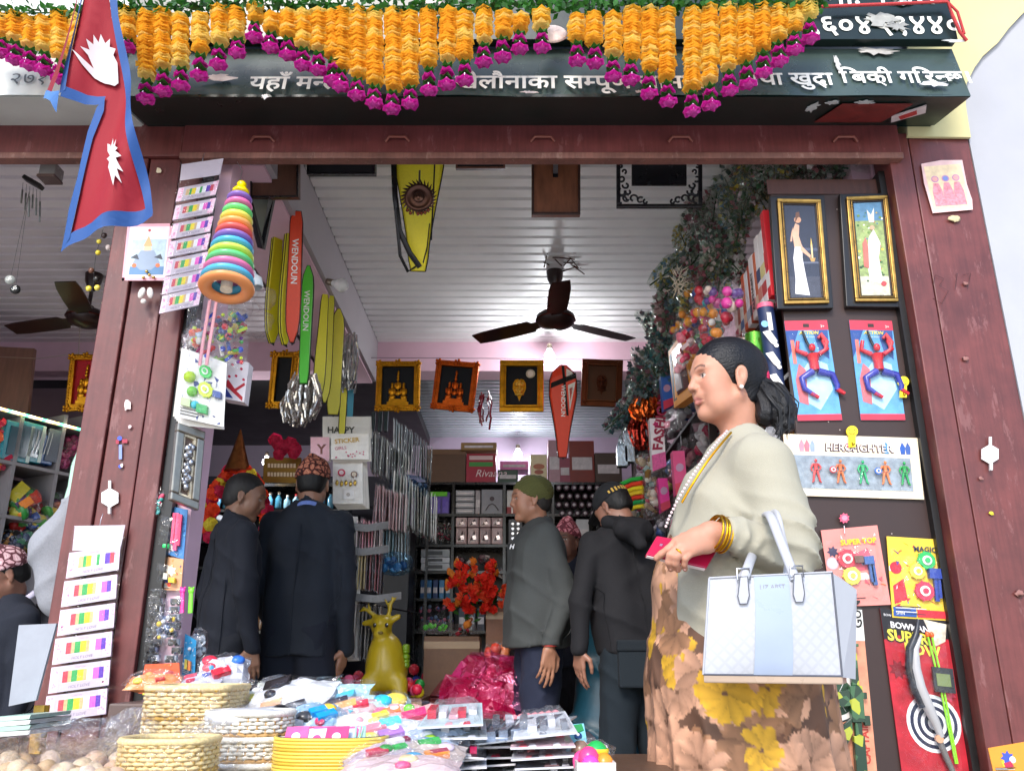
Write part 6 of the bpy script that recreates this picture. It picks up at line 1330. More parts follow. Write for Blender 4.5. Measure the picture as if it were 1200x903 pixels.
def bigframe(q_in,q_out,label,scene):
 t=T('picture_frame',label,'picture frame',W(*q_out[0],BY-.03));Po=PQ(*q_out,BY-.028);Pi=PQ(*q_in,BY-.03);b=MB();Po.rect(b,0,0,1,1,-.024,0,M('#141110','wood',rough=.35));b.obj('mount',t,bevel=.003)
 frame_box(Pi,.012,.010,M('#b8904c','gold',rough=.35),t,'gilt_edge');frame_box(Pi,.005,.013,M('#8a6a38','gold'),t,'inner_moulding',.014);frame_box(Pi,.012,.008,M('#2a1c14','wood'),t,'dark_slip',.0125)
 Pp=Panel(*[Pi.pt(a,c,.003) for a,c in ((.13,.06),(.87,.06),(.87,.94),(.13,.94))]);b=MB();scene(b,Pp);b.obj('picture',t)
 b=MB();Pp.rect(b,0,0,1,1,.003,.0035,film(op=.02,rough=.02,bump=0));b.obj('glass',t);return t
def sc1(b,P):
 pa=lambda c,v=.15: M(c,'paper',var=v,scale=30)
 P.rect(b,0,0,1,1,-.001,0,pa('#23283a',.3));P.rect(b,0,0,1,.22,0,.0003,pa('#3a3c48',.3));P.rect(b,.45,.5,1,.53,0,.0003,pa('#4a5064'));P.rect(b,.5,.36,1,.38,0,.0003,pa('#5a5f70'))
 P.poly(b,[(.18,.04),(.62,.02),(.55,.2),(.48,.42),(.5,.56),(.28,.56),(.2,.42),(.22,.2)],0,.0006,pa('#e6e2e0',.1));P.poly(b,[(.26,.54),(.5,.54),(.42,.66),(.46,.78),(.34,.80),(.22,.7)],0,.0007,pa('#e0b090'));P.disc(b,.42,.84,.013,0,.0008,pa('#d8a078'));P.poly(b,[(.33,.80),(.38,.92),(.48,.93),(.50,.88),(.42,.86)],0,.001,pa('#6e4428'));P.poly(b,[(.2,.7),(.26,.76),(.2,.60),(.14,.6)],0,.0009,pa('#dca888'))
 P.poly(b,[(.44,.50),(.72,.42),(.74,.45),(.46,.56)],0,.001,pa('#dca888'));P.poly(b,[(.70,.42),(.88,.42),(.84,.38),(.74,.38)],0,.0012,pa('#b89050'));P.rect(b,.76,.42,.81,.56,0,.0012,pa('#e6c890'));P.poly(b,[(.76,.56),(.785,.64),(.81,.56)],0,.0014,pa('#ffc860'))
def sc2(b,P):
 rn=random.Random(6);P.rect(b,0,0,1,1,-.001,0,M('#8fa060','paper',var=.4,scale=50));P.rect(b,0,.8,1,1,0,.0002,M('#5a88a8','paper',var=.3,scale=40));P.rect(b,0,0,1,.2,0,.0002,M('#c8c4a8','paper',var=.3,scale=50))
 for i in range(60): P.disc(b,rn.uniform(.05,.95),rn.uniform(.15,.9),rn.uniform(.002,.006),0,.0003+.00002*i,M(rc('#3f6a2c','#d8d8a0','#e8c040','#6e8c3c','#f0ecd8','#c8603c','#4c7c90','#2f4a28'),'paper'),7)
 P.poly(b,[(.35,.15),(.75,.12),(.7,.4),(.8,.55),(.62,.7),(.45,.62),(.32,.4)],0,.0016,M('#f0efe6','paper',var=.15,scale=60));P.poly(b,[(.2,.3),(.36,.28),(.4,.5),(.34,.62),(.22,.55)],0,.0017,M('#c06a5a','paper',var=.2));P.disc(b,.58,.72,.009,0,.0018,M('#c8a080','paper'));P.poly(b,[(.5,.78),(.46,.92),(.58,.86),(.7,.94),(.66,.78)],0,.0019,M('#e8e6dc','paper'));P.disc(b,.78,.12,.010,0,.002,M('#b84040','paper'))
bigframe(((919,357),(971,356),(961,235),(910,234)),((911,362),(977,361),(966,228),(902,230)),'framed picture of a lady in white holding a candle on the brown board',sc1)
bigframe(((1002,354),(1052,354),(1039,230),(991,232)),((992,359),(1058,360),(1045,226),(984,227)),'framed picture of a bright garden scene in greens and yellows on the brown board',sc2)
def fig(b,P,cx,cy,s,m_top,m_leg,m_hd,pose=0,m_ft=None,h=.008):
 """small moulded toy figure in relief; s = height in m"""
 w,hh=P.w,P.h;r=s
 def tb(pts,rr,m): b.tube([P.pt(cx+x*r/w,cy+y*r/hh,h+(z if len(q_) > 2 else 0)) for q_ in pts for x,y,z in [(q_+(0,))[:3]]],rr,m,7)
 tb([(0,.02),(0,.16),(0,.30)],[.085*r,.075*r,.115*r],m_top);b.ell(P.pt(cx,cy+.42*r/hh,h+.004),(.062*r,.055*r,.075*r),m_hd,9)
 if pose == 1:
  tb([(-.10,.30),(-.26,.38),(-.22,.54)],[.045*r,.04*r,.032*r],m_top);tb([(.10,.30),(.26,.40),(.20,.56)],[.045*r,.04*r,.032*r],m_top);tb([(-.04,0),(-.24,-.12),(-.22,-.30),(-.06,-.42)],[.065*r,.055*r,.045*r,.035*r],m_leg);tb([(.05,0),(.28,-.06),(.34,-.26),(.32,-.34)],[.065*r,.055*r,.045*r,.04*r],m_leg)
  tb([(-.12,-.38),(-.0,-.46)],[.04*r,.03*r],m_ft or m_leg);tb([(.32,-.32),(.44,-.40)],[.042*r,.03*r],m_ft or m_leg)
 else:
  tb([(-.11,.29),(-.20,.12),(-.15,-.02)],[.045*r,.038*r,.032*r],m_top);tb([(.11,.29),(.21,.14),(.13,.02)],[.045*r,.038*r,.032*r],m_top);tb([(-.05,0),(-.10,-.22),(-.13,-.44)],[.06*r,.05*r,.04*r],m_leg);tb([(.05,0),(.10,-.22),(.14,-.44)],[.06*r,.05*r,.04*r],m_leg)
  tb([(-.13,-.44),(-.18,-.48)],[.04*r,.03*r],m_ft or m_leg);tb([(.14,-.44),(.20,-.48)],[.04*r,.03*r],m_ft or m_leg)
for i,(qd,lab) in enumerate(((((935,493),(987,492),(969,375),(919,376)),'left of the two identical blue action figure packs with red header'),(((1009,492),(1061,492),(1045,376),(995,375)),'right of the two identical blue action figure packs with red header'))):
 t=T('action_figure_pack',lab,'toy pack',W(*qd[0],BY-.02),'carded action figures on the brown board');P=PQ(*qd,BY-.006);b=MB();P.rect(b,0,0,1,1,-.003,0,M('#5d9cc8','paper',var=.2,scale=20));b.obj('card',t)
 b=MB();pr=M('#c8354a','paper',var=.15);P.rect(b,0,.90,1,1,0,.0006,pr);P.rect(b,0,0,1,.06,0,.0006,pr);P.poly(b,[(0,.62),(.3,.9),(0,.9)],0,.0006,M('#274a8c','paper'));P.poly(b,[(.12,.22),(.55,.1),(.9,.3),(.85,.55),(.5,.62),(.2,.45)],0,.0006,M('#a8d4ec','paper',var=.15,scale=20));P.poly(b,[(.62,.9),(.98,.9),(.92,.6),(.72,.68)],0,.0007,M('#30508c','paper'));P.text(b,'3+',.82,.925,.014,M('#f4ece0','paper'),.001);P.text(b,'ACTION',.30,.855,.018,M('#d8c45a','paper'),.002,slant=.25,bold=.03);P.text(b,'SUPER FIGHT',.36,.82,.008,M('#d8dce8','paper'),.002)
 P.rect(b,.08,.56,.16,.80,0,.0009,M('#e87868','paper'));P.rect(b,.42,.93,.56,.965,0,.0012,m_board);P.poly(b,[(.1,.18),(.3,.15),(.34,.5),(.2,.56),(.08,.4)],0,.001,M('#c86a70','paper',var=.3));b.obj('print',t)
 b=MB();fig(b,P,.52,.47,.21,M('#c42a34','plastic'),M('#3a3c98','plastic'),M('#c42a34','plastic'),1,M('#c42a34','plastic'),h=.012);P.poly(b,[(.46,.60),(.60,.60),(.56,.55),(.50,.55)],.02,.0235,M('#2a2228','plastic'));b.obj('toy_figure',t)
 b=MB();b.tube([P.pt(.36,.88,.012),P.pt(.42,.76,.014),P.pt(.52,.66,.016)],[.004,.006,.005],m_blk,6);b.obj('toy_rifle',t);b=MB();b.tube([P.pt(.82,.68,.014),P.pt(.88,.76,.014),P.pt(.76,.84,.014),P.pt(.70,.8,.014)],[.006,.009,.009,.006],M('#c8454a','plastic'),8);b.obj('toy_hook',t)
 b=MB();nn=7;rn=random.Random(i);vs=[P.pt(.06+.88*a/nn,.08+.78*c/nn,.003+(.022 if 0 < a < nn and 0 < c < nn else 0)+rn.uniform(-.002,.003)) for c in range(nn+1) for a in range(nn+1)];b.add(vs,[(j*8+k,j*8+k+1,j*8+k+9,j*8+k+8) for j in range(nn) for k in range(nn)],film(op=.04,rough=.05,scale=14,bump=.5));b.obj('blister',t)
# hero fighter
t=T('figure_set_pack','wide cream HERO FIGHTER pack with five coloured warrior figures','toy pack',W(1010,585,BY-.02));P=PQ((922,580),(1083,585),(1075,513),(918,508),BY-.012);b=MB();P.rect(b,0,0,1,1,-.003,0,M('#e6d6b8','paper',var=.06));b.obj('card',t)
b=MB();P.rect(b,.0,.12,.93,.66,0,.0006,M('#8c97a0','paper',var=.3,scale=40));P.rect(b,.05,.04,.93,.1,0,.0008,M('#e8e6e0','paper'));P.text(b,'HERO',.30,.74,.036,M('#3a1c22','paper'),.0012,bold=.06,slant=.1);P.text(b,'HERO',.303,.745,.036,M('#efe0dc','paper'),.0018,bold=-.005,slant=.1);P.text(b,'FIGHTER',.50,.74,.036,M('#3a1c22','paper'),.0012,bold=.06);P.text(b,'FIGHTER',.503,.745,.036,M('#efe0dc','paper'),.0018,bold=-.005);P.disc(b,.475,.84,.007,0,.0016,M('#d04a80','paper'))
for a,cc in ((.13,'#d890a0'),(.17,'#d8707c'),(.21,'#8c9cd0'),(.76,'#4c8cb8'),(.88,'#2a58a8'),(.92,'#3a5a9c')): P.poly(b,[(a-.015,.72),(a+.015,.72),(a+.02,.84),(a,.92),(a-.02,.82)],0,.0012,M(cc,'paper',var=.3))
b.obj('print',t)
for a,cc,sh in ((.22,'#d84a48',None),(.40,'#d8703a','#b83a40'),(.565,'#2aa868',None),(.73,'#dc7a40','#3468b8'),(.87,'#1f9a4a',None)):
 b=MB();m=M(cc,'plastic');m2=M('#c8c4b8' if a == .565 else cc,'plastic');fig(b,P,a,.40,.082,m,m,m,0);b.obj('toy_figure',t)
 b=MB();P.rect(b,a-.045,.12,a+.045,.17,.002,.014,film(op=.2,bump=.2));b.obj('stand',t)
 if sh: b=MB();P.disc(b,a-.06,.42,.012,.012,.017,M(sh,'plastic'));P.disc(b,a-.06,.42,.008,.017,.019,M('#e0d0c8','plastic'));P.disc(b,a-.06,.42,.004,.019,.021,M(sh,'plastic'));b.obj('toy_shield',t)
b=MB();rn=random.Random(4);vs=[P.pt(.02+.90*a/9,.12+.52*c/4,.018*(0 < c < 4)+.002+rn.uniform(-.002,.002)) for c in range(5) for a in range(10)];b.add(vs,[(j*10+k,j*10+k+1,j*10+k+11,j*10+k+10) for j in range(4) for k in range(9)],film(op=.05,rough=.04,scale=16,bump=.4));b.obj('blister',t)
# hooks
def smiley(px,py,label,r=.020):
 t=T('smiley_hook',label,'hook',W(px,py,BY-.02));P=PX(px-10,py-12,px+10,py+16,BY-.016);y=M('#f2d21c','plastic');b=MB();P.disc(b,.5,.66,r,0,.005,y,18);P.rect(b,.30,.0,.70,.5,0,.0045,y);b.obj('disc',t);b=MB()
 for s_ in (-.15,.15): P.disc(b,.5+s_,.72,.002,.004,.0058,m_blk,6)
 b.tube([P.pt(.32,.60,.0055),P.pt(.42,.53,.0055),P.pt(.58,.53,.0055),P.pt(.68,.60,.0055)],.0009,m_blk,4);b.obj('face',t);b=MB();b.tube([P.pt(.5,.2,.004),P.pt(.5,.05,.012),P.pt(.55,.1,.02)],.002,M('#8a6a20','metal'),5);b.obj('hook',t)
smiley(998,508,'yellow smiley hook holding the wide cream fighter pack');smiley(1058,450,'yellow smiley hook peeping from behind the right action figure pack')
t=T('flower_hook','small pink flower hook above the red spinning top pack','hook',W(989,606,BY-.02));P=PX(980,598,998,616,BY-.016);b=MB();P.star(b,.5,.5,.018,.013,9,0,.004,M('#e85a78','plastic'));P.disc(b,.5,.5,.009,.004,.006,M('#f0889c','plastic'));b.obj('flower',t);b=MB();b.tube([P.pt(.5,0,.002),P.pt(.5,-.5,.006)],.002,M('#c8b8b8','metal'),5);b.obj('hook',t)
# spinning top packs
t=T('spinning_top_pack','pink and red pack with red and yellow spinning tops and blue ripcord','toy pack',W(1000,712,BY-.02));P=PQ((975,711),(1044,708),(1028,615),(962,621),BY-.012)
blister(P,t,31,'#e08a80',['#d84a58','#7cc8d8','#e8b4c8','#f0d8d0','#3a3450','#f08048','#d85868','#88c0dc','#f0ecec'],[('top',.36,.60,.030,'#c0283c'),('top',.40,.38,.028,'#e2d850'),('box',.55,.58,.014,'#6a4a3c'),('box',.72,.56,.016,'#3a5c98'),('stick',.74,.42,.034,'#34568f'),('stick',.78,.38,.034,'#34568f')],[('SUPER TOP',.30,.78,.024,'#f0d420')])
t=T('spinning_top_pack','yellow and red pack with green, yellow and red spinning tops and blue launcher','toy pack',W(1080,725,BY-.02));P=PQ((1046,723),(1113,727),(1104,632),(1039,628),BY-.010)
blister(P,t,32,'#e8c43c',['#c82a38','#e8e048','#5a3c90','#f0f0f0','#d8e83c','#d03040','#2a60b0','#f0e040','#c8283c'],[('top',.66,.72,.028,'#28b058'),('top',.48,.58,.025,'#ecd83c'),('top',.58,.34,.030,'#d0284c'),('box',.78,.56,.020,'#243c94'),('stick',.84,.40,.036,'#243c94'),('stick',.79,.36,.036,'#243c94')],[('MAGIC TOP',.46,.83,.024,'#3a3a48')])
b=MB();P.rect(b,.02,.02,.42,.13,.001,.003,M('#24509c','paper'));P.rect(b,.44,.02,.98,.11,.001,.003,M('#c82a38','paper'));P.text(b,'SPIN',.06,.04,.014,M('#f0f0f0','paper'),.004);b.obj('footer_print',t)
# bow pack
t=T('archery_pack','tall red BOWMAN pack with grey toy bow, green arrows and round target','toy pack',W(1090,905,BY-.02));P=PQ((1057,905),(1136,905),(1112,725),(1031,712),BY-.008);b=MB();P.rect(b,0,0,1,1,-.003,0,M('#b01c2c','paper',var=.3,scale=18));b.obj('card',t)
b=MB();P.poly(b,[(0,.80),(.22,.84),(1,.86),(1,1),(0,1)],0,.0005,M('#17131a','paper'));P.text(b,'BOWMAN',.12,.885,.026,M('#e8e4e4','paper'),.0012,bold=.03);P.text(b,'SUPER',.05,.80,.046,M('#221414','paper'),.0012,bold=.09);P.text(b,'SUPER',.055,.803,.046,M('#ece04a','paper'),.002,bold=.03);P.text(b,'BOW',.28,.73,.046,M('#ece04a','paper'),.002,bold=.03)
ty,tx=.30,.57
for k,r in enumerate((.085,.074,.063,.052,.041,.030,.019)): P.disc(b,tx,ty,r,0,.0012+.0002*k,M('#e8e6ea' if k % 2 == 0 else '#1e2440','paper'),28)
P.star(b,.15,.62,.03,.018,8,0,.0014,M('#7c1422','paper'));P.star(b,.82,.5,.03,.02,8,0,.0014,M('#d8405a','paper'));P.poly(b,[(.62,.97),(.95,.96),(.9,.84),(.75,.8)],0,.0016,M('#cfc4b0','paper',var=.4,scale=60));P.text(b,'BOW AND',.04,.955,.010,M('#e8e4e4','paper'),.0016);b.obj('print',t)
b=MB();pts=[(.52,.96),(.46,.86),(.34,.76),(.30,.64),(.33,.52),(.42,.40),(.50,.30),(.55,.22),(.62,.12),(.70,.0)];b.tube([P.pt(a-.02,c,.022) for a,c in pts[:6]],[.006,.010,.014,.015,.015,.014],M('#2a2c34','plastic'),8);b.tube([P.pt(a+.05,c,.024) for a,c in pts[1:8]],[.004,.012,.018,.019,.018,.014,.010],M('#aaa9aa','plastic',rough=.2),8);b.obj('toy_bow',t)
b=MB();b.tube([P.pt(.56,.22,.02),P.pt(.64,.10,.02),P.pt(.74,-.02,.02)],[.010,.010,.008],M('#6e6a68','plastic'),8);P.disc(b,.56,.21,.012,.02,.032,M('#c89a78','plastic'));b.obj('bow_handle',t)
for dx in (0,.06): b=MB();b.tube([P.pt(.62+dx,.86,.016),P.pt(.70+dx*.8,.55,.016),P.pt(.78+dx*.4,.06,.016)],.0035,M('#8cd82c','plastic'),6);b.ell(P.pt(.62+dx,.87,.016),(.008,.006,.010),M('#e8602c','plastic'),8);b.obj('arrow',t)
b=MB();P.rect(b,.60,.50,.90,.66,.018,.026,M('#24262c','plastic'));P.rect(b,.64,.54,.84,.62,.026,.029,M('#6c7a4c','plastic'));b.obj('quiver_clip',t)
b=MB();rn=random.Random(5);vs=[P.pt(.08+.86*a/7,.0+.90*c/12,.034*(0 < a < 7 and c < 12)+.003+rn.uniform(-.002,.003)) for c in range(13) for a in range(8)];b.add(vs,[(j*8+k,j*8+k+1,j*8+k+9,j*8+k+8) for j in range(12) for k in range(7)],film(op=.04,rough=.04,scale=12,bump=.5));b.obj('blister',t)
# rifle pack
t=T('toy_rifle_pack','orange backed pack with green camouflage toy rifle beside the handbag','toy pack',W(1000,905,BY-.02));P=PQ((935,905),(1028,905),(1010,714),(930,712),BY-.016);b=MB();P.rect(b,0,0,1,1,-.003,0,M('#d89070','paper',var=.35,scale=12));b.obj('card',t)
b=MB();P.rect(b,.75,.8,1,1,0,.0006,M('#e0dcd4','paper'));P.text(b,'GUN',.98,.88,.04,m_blk,.001,rot=R(90),bold=.03);P.disc(b,.55,.45,.075,0,.0006,M('#1f2a30','paper'),28);P.disc(b,.55,.45,.070,.0006,.001,M('#e8e4e0','paper'),28);P.disc(b,.55,.45,.055,.001,.0014,M('#2c4a34','paper',var=.4,scale=60),28)
for k in range(12): a=k*math.pi/6;b.tube([P.pt(.55,.45,.002),P.pt(.55+.05*math.cos(a)/P.w,.45+.05*math.sin(a)/P.h,.002)],.001,M('#e8e4e0','paper'),4)
P.text(b,'CAPTAIN',.93,.05,.03,M('#b8382c','paper'),.001,rot=R(90),bold=.03);b.obj('print',t)
m_camo=bpy.data.materials.new('camouflage_plastic');m_camo.use_nodes=True;n_=m_camo.node_tree;v_=n_.nodes.new('ShaderNodeTexVoronoi');v_.inputs['Scale'].default_value=34;tc_=n_.nodes.new('ShaderNodeTexCoord');cr_=n_.nodes.new('ShaderNodeValToRGB');cr_.color_ramp.interpolation='CONSTANT';e_=cr_.color_ramp.elements;e_[0].color=(.02,.05,.03,1);e_[1].position=.5;e_[1].color=(.05,.13,.06,1);x_=e_.new(.8);x_.color=(.42,.45,.05,1);sp_=n_.nodes.new('ShaderNodeSeparateColor');n_.links.new(tc_.outputs['Object'],v_.inputs['Vector']);n_.links.new(v_.outputs['Color'],sp_.inputs[0]);n_.links.new(sp_.outputs[0],cr_.inputs[0]);n_.links.new(cr_.outputs[0],n_.nodes['Principled BSDF'].inputs['Base Color']);n_.nodes['Principled BSDF'].inputs['Roughness'].default_value=.25
b=MB();P.rect(b,.69,.30,.86,.52,.008,.03,m_camo);P.rect(b,.73,.52,.83,.72,.010,.026,m_camo);P.rect(b,.75,.72,.80,.92,.012,.024,m_camo);P.rect(b,.70,.0,.84,.22,.008,.028,m_camo);P.rect(b,.73,.22,.82,.30,.01,.026,m_camo);P.poly(b,[(.69,.5),(.40,.46),(.38,.38),(.69,.40)],.010,.026,m_camo);P.poly(b,[(.69,.32),(.46,.24),(.46,.15),(.58,.14),(.69,.24)],.010,.026,m_camo);P.rect(b,.86,.44,.93,.48,.01,.02,m_camo);P.rect(b,.71,.76,.86,.78,.008,.028,m_camo);P.rect(b,.86,.28,.94,.34,.01,.022,m_camo);b.obj('toy_rifle',t,bevel=.002)
b=MB();P.star(b,.775,.93,.012,.007,6,.012,.022,M('#e8304c','plastic'));b.obj('muzzle_cap',t)
# poster on the right post
t=T('poster','small faded pink religious print pasted near the top of the right post','poster',W(1110,250,YF-.01));P=PQ((1092,250),(1141,247),(1127,186),(1078,190),YF-.003);b=MB();P.poly(b,[(.02,.0),(.98,.02),(1.02,.2),(.98,.5),(1,.97),(.5,1.0),(.02,.96),(-.02,.6)],-.001,.0015,M('#e8c0bc','paper',var=.1));b.obj('sheet',t);b=MB();P.rect(b,.06,.06,.94,.9,.0012,.002,M('#ead0a8','paper',var=.15,scale=50))
for a in (.25,.5,.75): P.poly(b,[(a-.13,.12),(a+.13,.12),(a+.12,.4),(a+.06,.56),(a-.06,.56),(a-.12,.4)],.002,.0026,M('#e48a94','paper',var=.35,scale=90));P.disc(b,a,.64,.010,.002,.0028,M('#e8a8a0' if a != .5 else '#7c8cc8','paper'));P.disc(b,a,.64,.014,.002,.0024,M('#c88cb0','paper'))
b.obj('print',t);b=MB();c=W(1118,256,YF-.003);b.ell(c,(.022,.004,.012),M('#c8b890','paper'),10,noise=.3,seed=3);b.obj('paste_residue',t)
b=MB();P=PX(1088,318,1140,360,YF-.001);b.tube([P.pt(.1,.6,0),P.pt(.15,.9,0),P.pt(.35,.8,0),P.pt(.25,.6,0),P.pt(.45,.45,0),P.pt(.3,.1,0),P.pt(.1,.25,0)],.0009,M('#3c1c1c','paper'),4);b.tube([P.pt(.6,.5,0),P.pt(.65,.95,0),P.pt(.6,.9,0)],.0008,M('#3c1c1c','paper'),4);b.tube([P.pt(.78,.9,0),P.pt(.95,.95,0),P.pt(.88,.5,0)],.0008,M('#3c1c1c','paper'),4);b.obj('scratched_letters',rp)
for px,py,r in ((1132,332,.010),(1132,420,.012),(1195,695,.016),(1162,601,.008),(1150,560,.008)):
 b=MB();c=W(px,py,YF-.0015);b.ell(c,(r,.0005,r*.7),M('#8d5f58' if py != 601 else '#d8c82c','paper'),9,noise=.35,seed=px);b.obj('paint_chip',rp)
b=MB();P=PQ((1164,903),(1215,903),(1204,868),(1158,876),2.55)
t=T('toy_package','bright orange and blue package at the foot of the right post','toy pack',W(1180,903,2.5));blister(P,t,41,'#d8902c',['#e8c030','#3a50b0','#e8e0e8','#b02848'],[])
# ================================================================ RIGHT-HAND WALL SHELVES
m_shelf=M('#2a1d1a','wood',rough=.4);SX=1.0
t_s=T('wall_shelf','long dark shelf unit running back along the right wall behind the woman','shelf',(1.2,4.2,0))
def shelfboard(z,y0=2.84,y1=6.9,th=.02): b=MB();b.box((SX,y0,z-th),(1.40,y1,z),m_shelf);b.obj('shelf_board',t_s,bevel=.002)
SZ=(2.02,1.72,1.42,1.12,.80,.45)
for z in SZ: shelfboard(z)
for y in (3.45,4.1,4.8,5.48,6.2,6.85): b=MB();b.box((SX+.002,y,.01),(SX+.04,y+.03,2.32),m_shelf);b.obj('upright',t_s)
b=MB();b.box((1.402,2.84,.01),(1.415,6.95,2.5),M('#3a2a30','wall'));b.obj('back_panel',t_s)
def upbox(y,z,dy,dz,cols,x0=None,x1=1.3,txt=None,name='game_box',label=None,group=None,cat='box',lean=0):
 x0=SX-.03 if x0 is None else x0;t=T(name,label,cat,(x0+.1,y,z),group);b=MB();m=M(cols[0],'paper',var=.05);l=lean
 b.hexa([(x0,y,z),(x1,y,z),(x1,y+dy,z),(x0,y+dy,z),(x0,y+l,z+dz),(x1,y+l,z+dz),(x1,y+dy+l,z+dz),(x0,y+dy+l,z+dz)],m);b.obj('carton',t,bevel=.002)
 P=Panel((x0,y+dy,z),(x0,y,z),(x0,y+l,z+dz),(x0,y+dy+l,z+dz));b=MB()
 for i,c in enumerate(cols[1:]): P.rect(b,.0,.12+.25*i,1,.12+.25*i+.17,.0002,.0008+.0002*i,M(c,'paper',var=.1))
 PF=Panel((x0,y,z),(x1,y,z),(x1,y+l,z+dz),(x0,y+l,z+dz))
 for i,c in enumerate(cols[1:]): PF.poly(b,[(.05,.1+.2*i),(.5,.05+.2*i),(.9,.3+.2*i),(.6,min(.45+.2*i,1)),(.1,.3+.2*i)],.0002,.001+.0002*i,M(c,'paper',var=.2))
 if txt: P.text(b,txt,.75,.12,min(dy*.75,.035),M('#2a2020','paper'),.003,rot=R(90),bold=.03)
 b.obj('print',t);return t
y=2.86;z=2.02
for i,(dy,dz,cols,txt) in enumerate(((.045,.36,('#d8202c','#f0ece8','#d8202c'),None),(.06,.30,('#ece4e0','#c04040','#e8d890'),None),(.05,.31,('#f0e8e6','#d88878','#384070'),None),(.035,.26,('#d86838','#f0d0b0'),None),(.06,.27,('#f4e6e4','#e8a0a0'),'ALPHABET'),(.03,.25,('#b04828','#40404c'),None),(.05,.24,('#eee8e8','#b0b0bc'),None),(.045,.25,('#cf5a30','#f0c0a0'),None),(.05,.22,('#e8e2dc','#6080b0'),None),(.04,.22,('#a84830','#e8d8c0'),None),(.05,.20,('#e8c8c0','#c03048'),None))):
 upbox(y,z+.001,dy-.004,dz,cols,txt=txt,label='%s box standing %s on the top right shelf' % (('red and white','cream and red striped','white and salmon','orange narrow','pale pink alphabet','brown-red narrow','plain white','orange patterned','white and blue','rust coloured','pink and crimson')[i],('first, against the brown board','second from the brown board','third from the brown board','fourth from the brown board','with black lettering','behind the alphabet box','in the middle of the row','after the plain white one','near the far end','last but one','last of the row')[i]),group='boxes standing on the top right shelf')
 y+=dy
# balls and packed toys on the second shelf
cols=['#e8902c','#f0a030','#3a50a0','#f0e8e0','#d83048','#2a7a50','#e0409a','#6a4a90','#28a0b0','#f0d8c8','#c83040','#243c80']
for k,(px,py) in enumerate([(848,395),(838,388),(828,392),(842,372),(832,362),(820,372),(838,345),(822,350),(812,385),(808,402),(818,410),(800,398),(806,372),(795,412),(830,405),(850,412),(812,340),(796,385),(860,350),(852,365)]):
 ad=.84*980/(px-600);Y=min(ad*.94,4.2);blobbag(W(px,py,Y),(.055,.05,.055),100+k,[cols[(k*5) % 12],cols[(k*7+3) % 12],cols[(k*3+1) % 12]],n=7,film_m=film(op=.08,rough=.06),label='%s net of coloured balls and toys hanging under the boxes at the upper right' % (['topmost','lowest','orange','blue','white','red','green','pink','purple','teal','cream','crimson','navy','small','large','mixed','bright','pale','front','rear'][k]),name='ball_bag',cat='toy bag',group='ball bags hanging under the boxes',shapes='ball')
t=T('shuttlecock_tube','dark blue tube printed with white shuttlecocks beside the brown board','tube',(SX-.05,2.87,1.72));c=W(908,400,2.83);b=MB();b.tube([W(912,470,2.83),W(897,362,2.83)],.030,M('#1c2a50','paper'),18);b.obj('tube',t)
b=MB();b.tube([W(897,362,2.83),W(896.5,357,2.83)],.031,M('#e8607c','plastic'),16);b.obj('cap',t)
b=MB();P=PQ((902,470),(922,470),(907,364),(887,364),2.797)
for cc in (.18,.42,.66): P.poly(b,[(.15,cc+.10),(.6,cc+.12),(.95,cc),(.8,cc-.06),(.55,cc-.02)],0,.0008,M('#ece6dc','paper'));P.disc(b,.85,cc-.05,.008,.0,.001,M('#ece6dc','paper'))
P.disc(b,.35,.85,.013,0,.0008,M('#7fb4d8','paper'));P.rect(b,.55,.78,.8,.98,0,.0008,M('#ece6dc','paper'));b.obj('print',t)
b=MB();b.tube([W(886,440,2.86),W(884,392,2.86)],.035,M('#5c9c34','foil'),14);b.obj('green_foil_roll',None,'shiny green foil roll beside the shuttlecock tube above the head of the woman','roll')
blobbag(W(872,408,3.0),(.06,.05,.055),77,['#b0a498','#cfc4b8','#8c7c70'],n=8,label='clear bag of pale pieces beside the green foil roll',name='toy_bag')
# orange box + dolls between
t=upbox(3.62,1.42,.05,.28,('#e89a1c','#3c3c50','#e8e0d0'),label='bright orange toy box standing just in front of the face of the woman',x0=SX-.06,txt='TOY')
P=Panel(W(790,478,3.9),W(812,462,3.6),W(799,390,3.6),W(783,412,3.9));t=T('doll_box','orange window box with small figures standing on the shelf left of the woman\'s face','toy box',P.pt(.5,0));b=MB();P.rect(b,0,0,1,1,-.05,0,M('#e8941c','paper'));b.obj('carton',t);b=MB();P.rect(b,.3,.15,.92,.9,0,.004,M('#3a2c34','plastic',rough=.1));b.obj('window',t)
b=MB();P.rect(b,.05,.1,.22,.9,0,.002,M('#2c2c30','paper'));P.rect(b,.35,.2,.6,.5,.004,.012,M('#d8d0d0','plastic'));P.rect(b,.6,.45,.85,.8,.004,.012,M('#c05060','plastic'));b.obj('print',t)
for i,(px,py,Y,cc,lab) in enumerate(((803,398,3.55,['#e87888','#f0d0d0','#e02848'],'pink and white doll bag above the orange window box'),(800,425,3.5,['#f0a8b0','#d83858','#f0e8e4'],'pink doll face bag beside the orange window box'),(822,402,3.4,['#f0e4e0','#b03048','#40404c','#5a8a50'],'red, white and green trinket bag above the forehead of the woman'),(832,372,3.4,['#e8406c','#f0d030','#2890a8'],'bright pink and teal toy bag under the boxes'),(815,350,3.7,['#20306c','#3c54a8','#8c98c8'],'dark blue dotted toy bag under the tinsel'))):
 blobbag(W(px,py,Y),(.05,.05,.06),200+i,cc,n=8,label=lab,name='toy_bag')
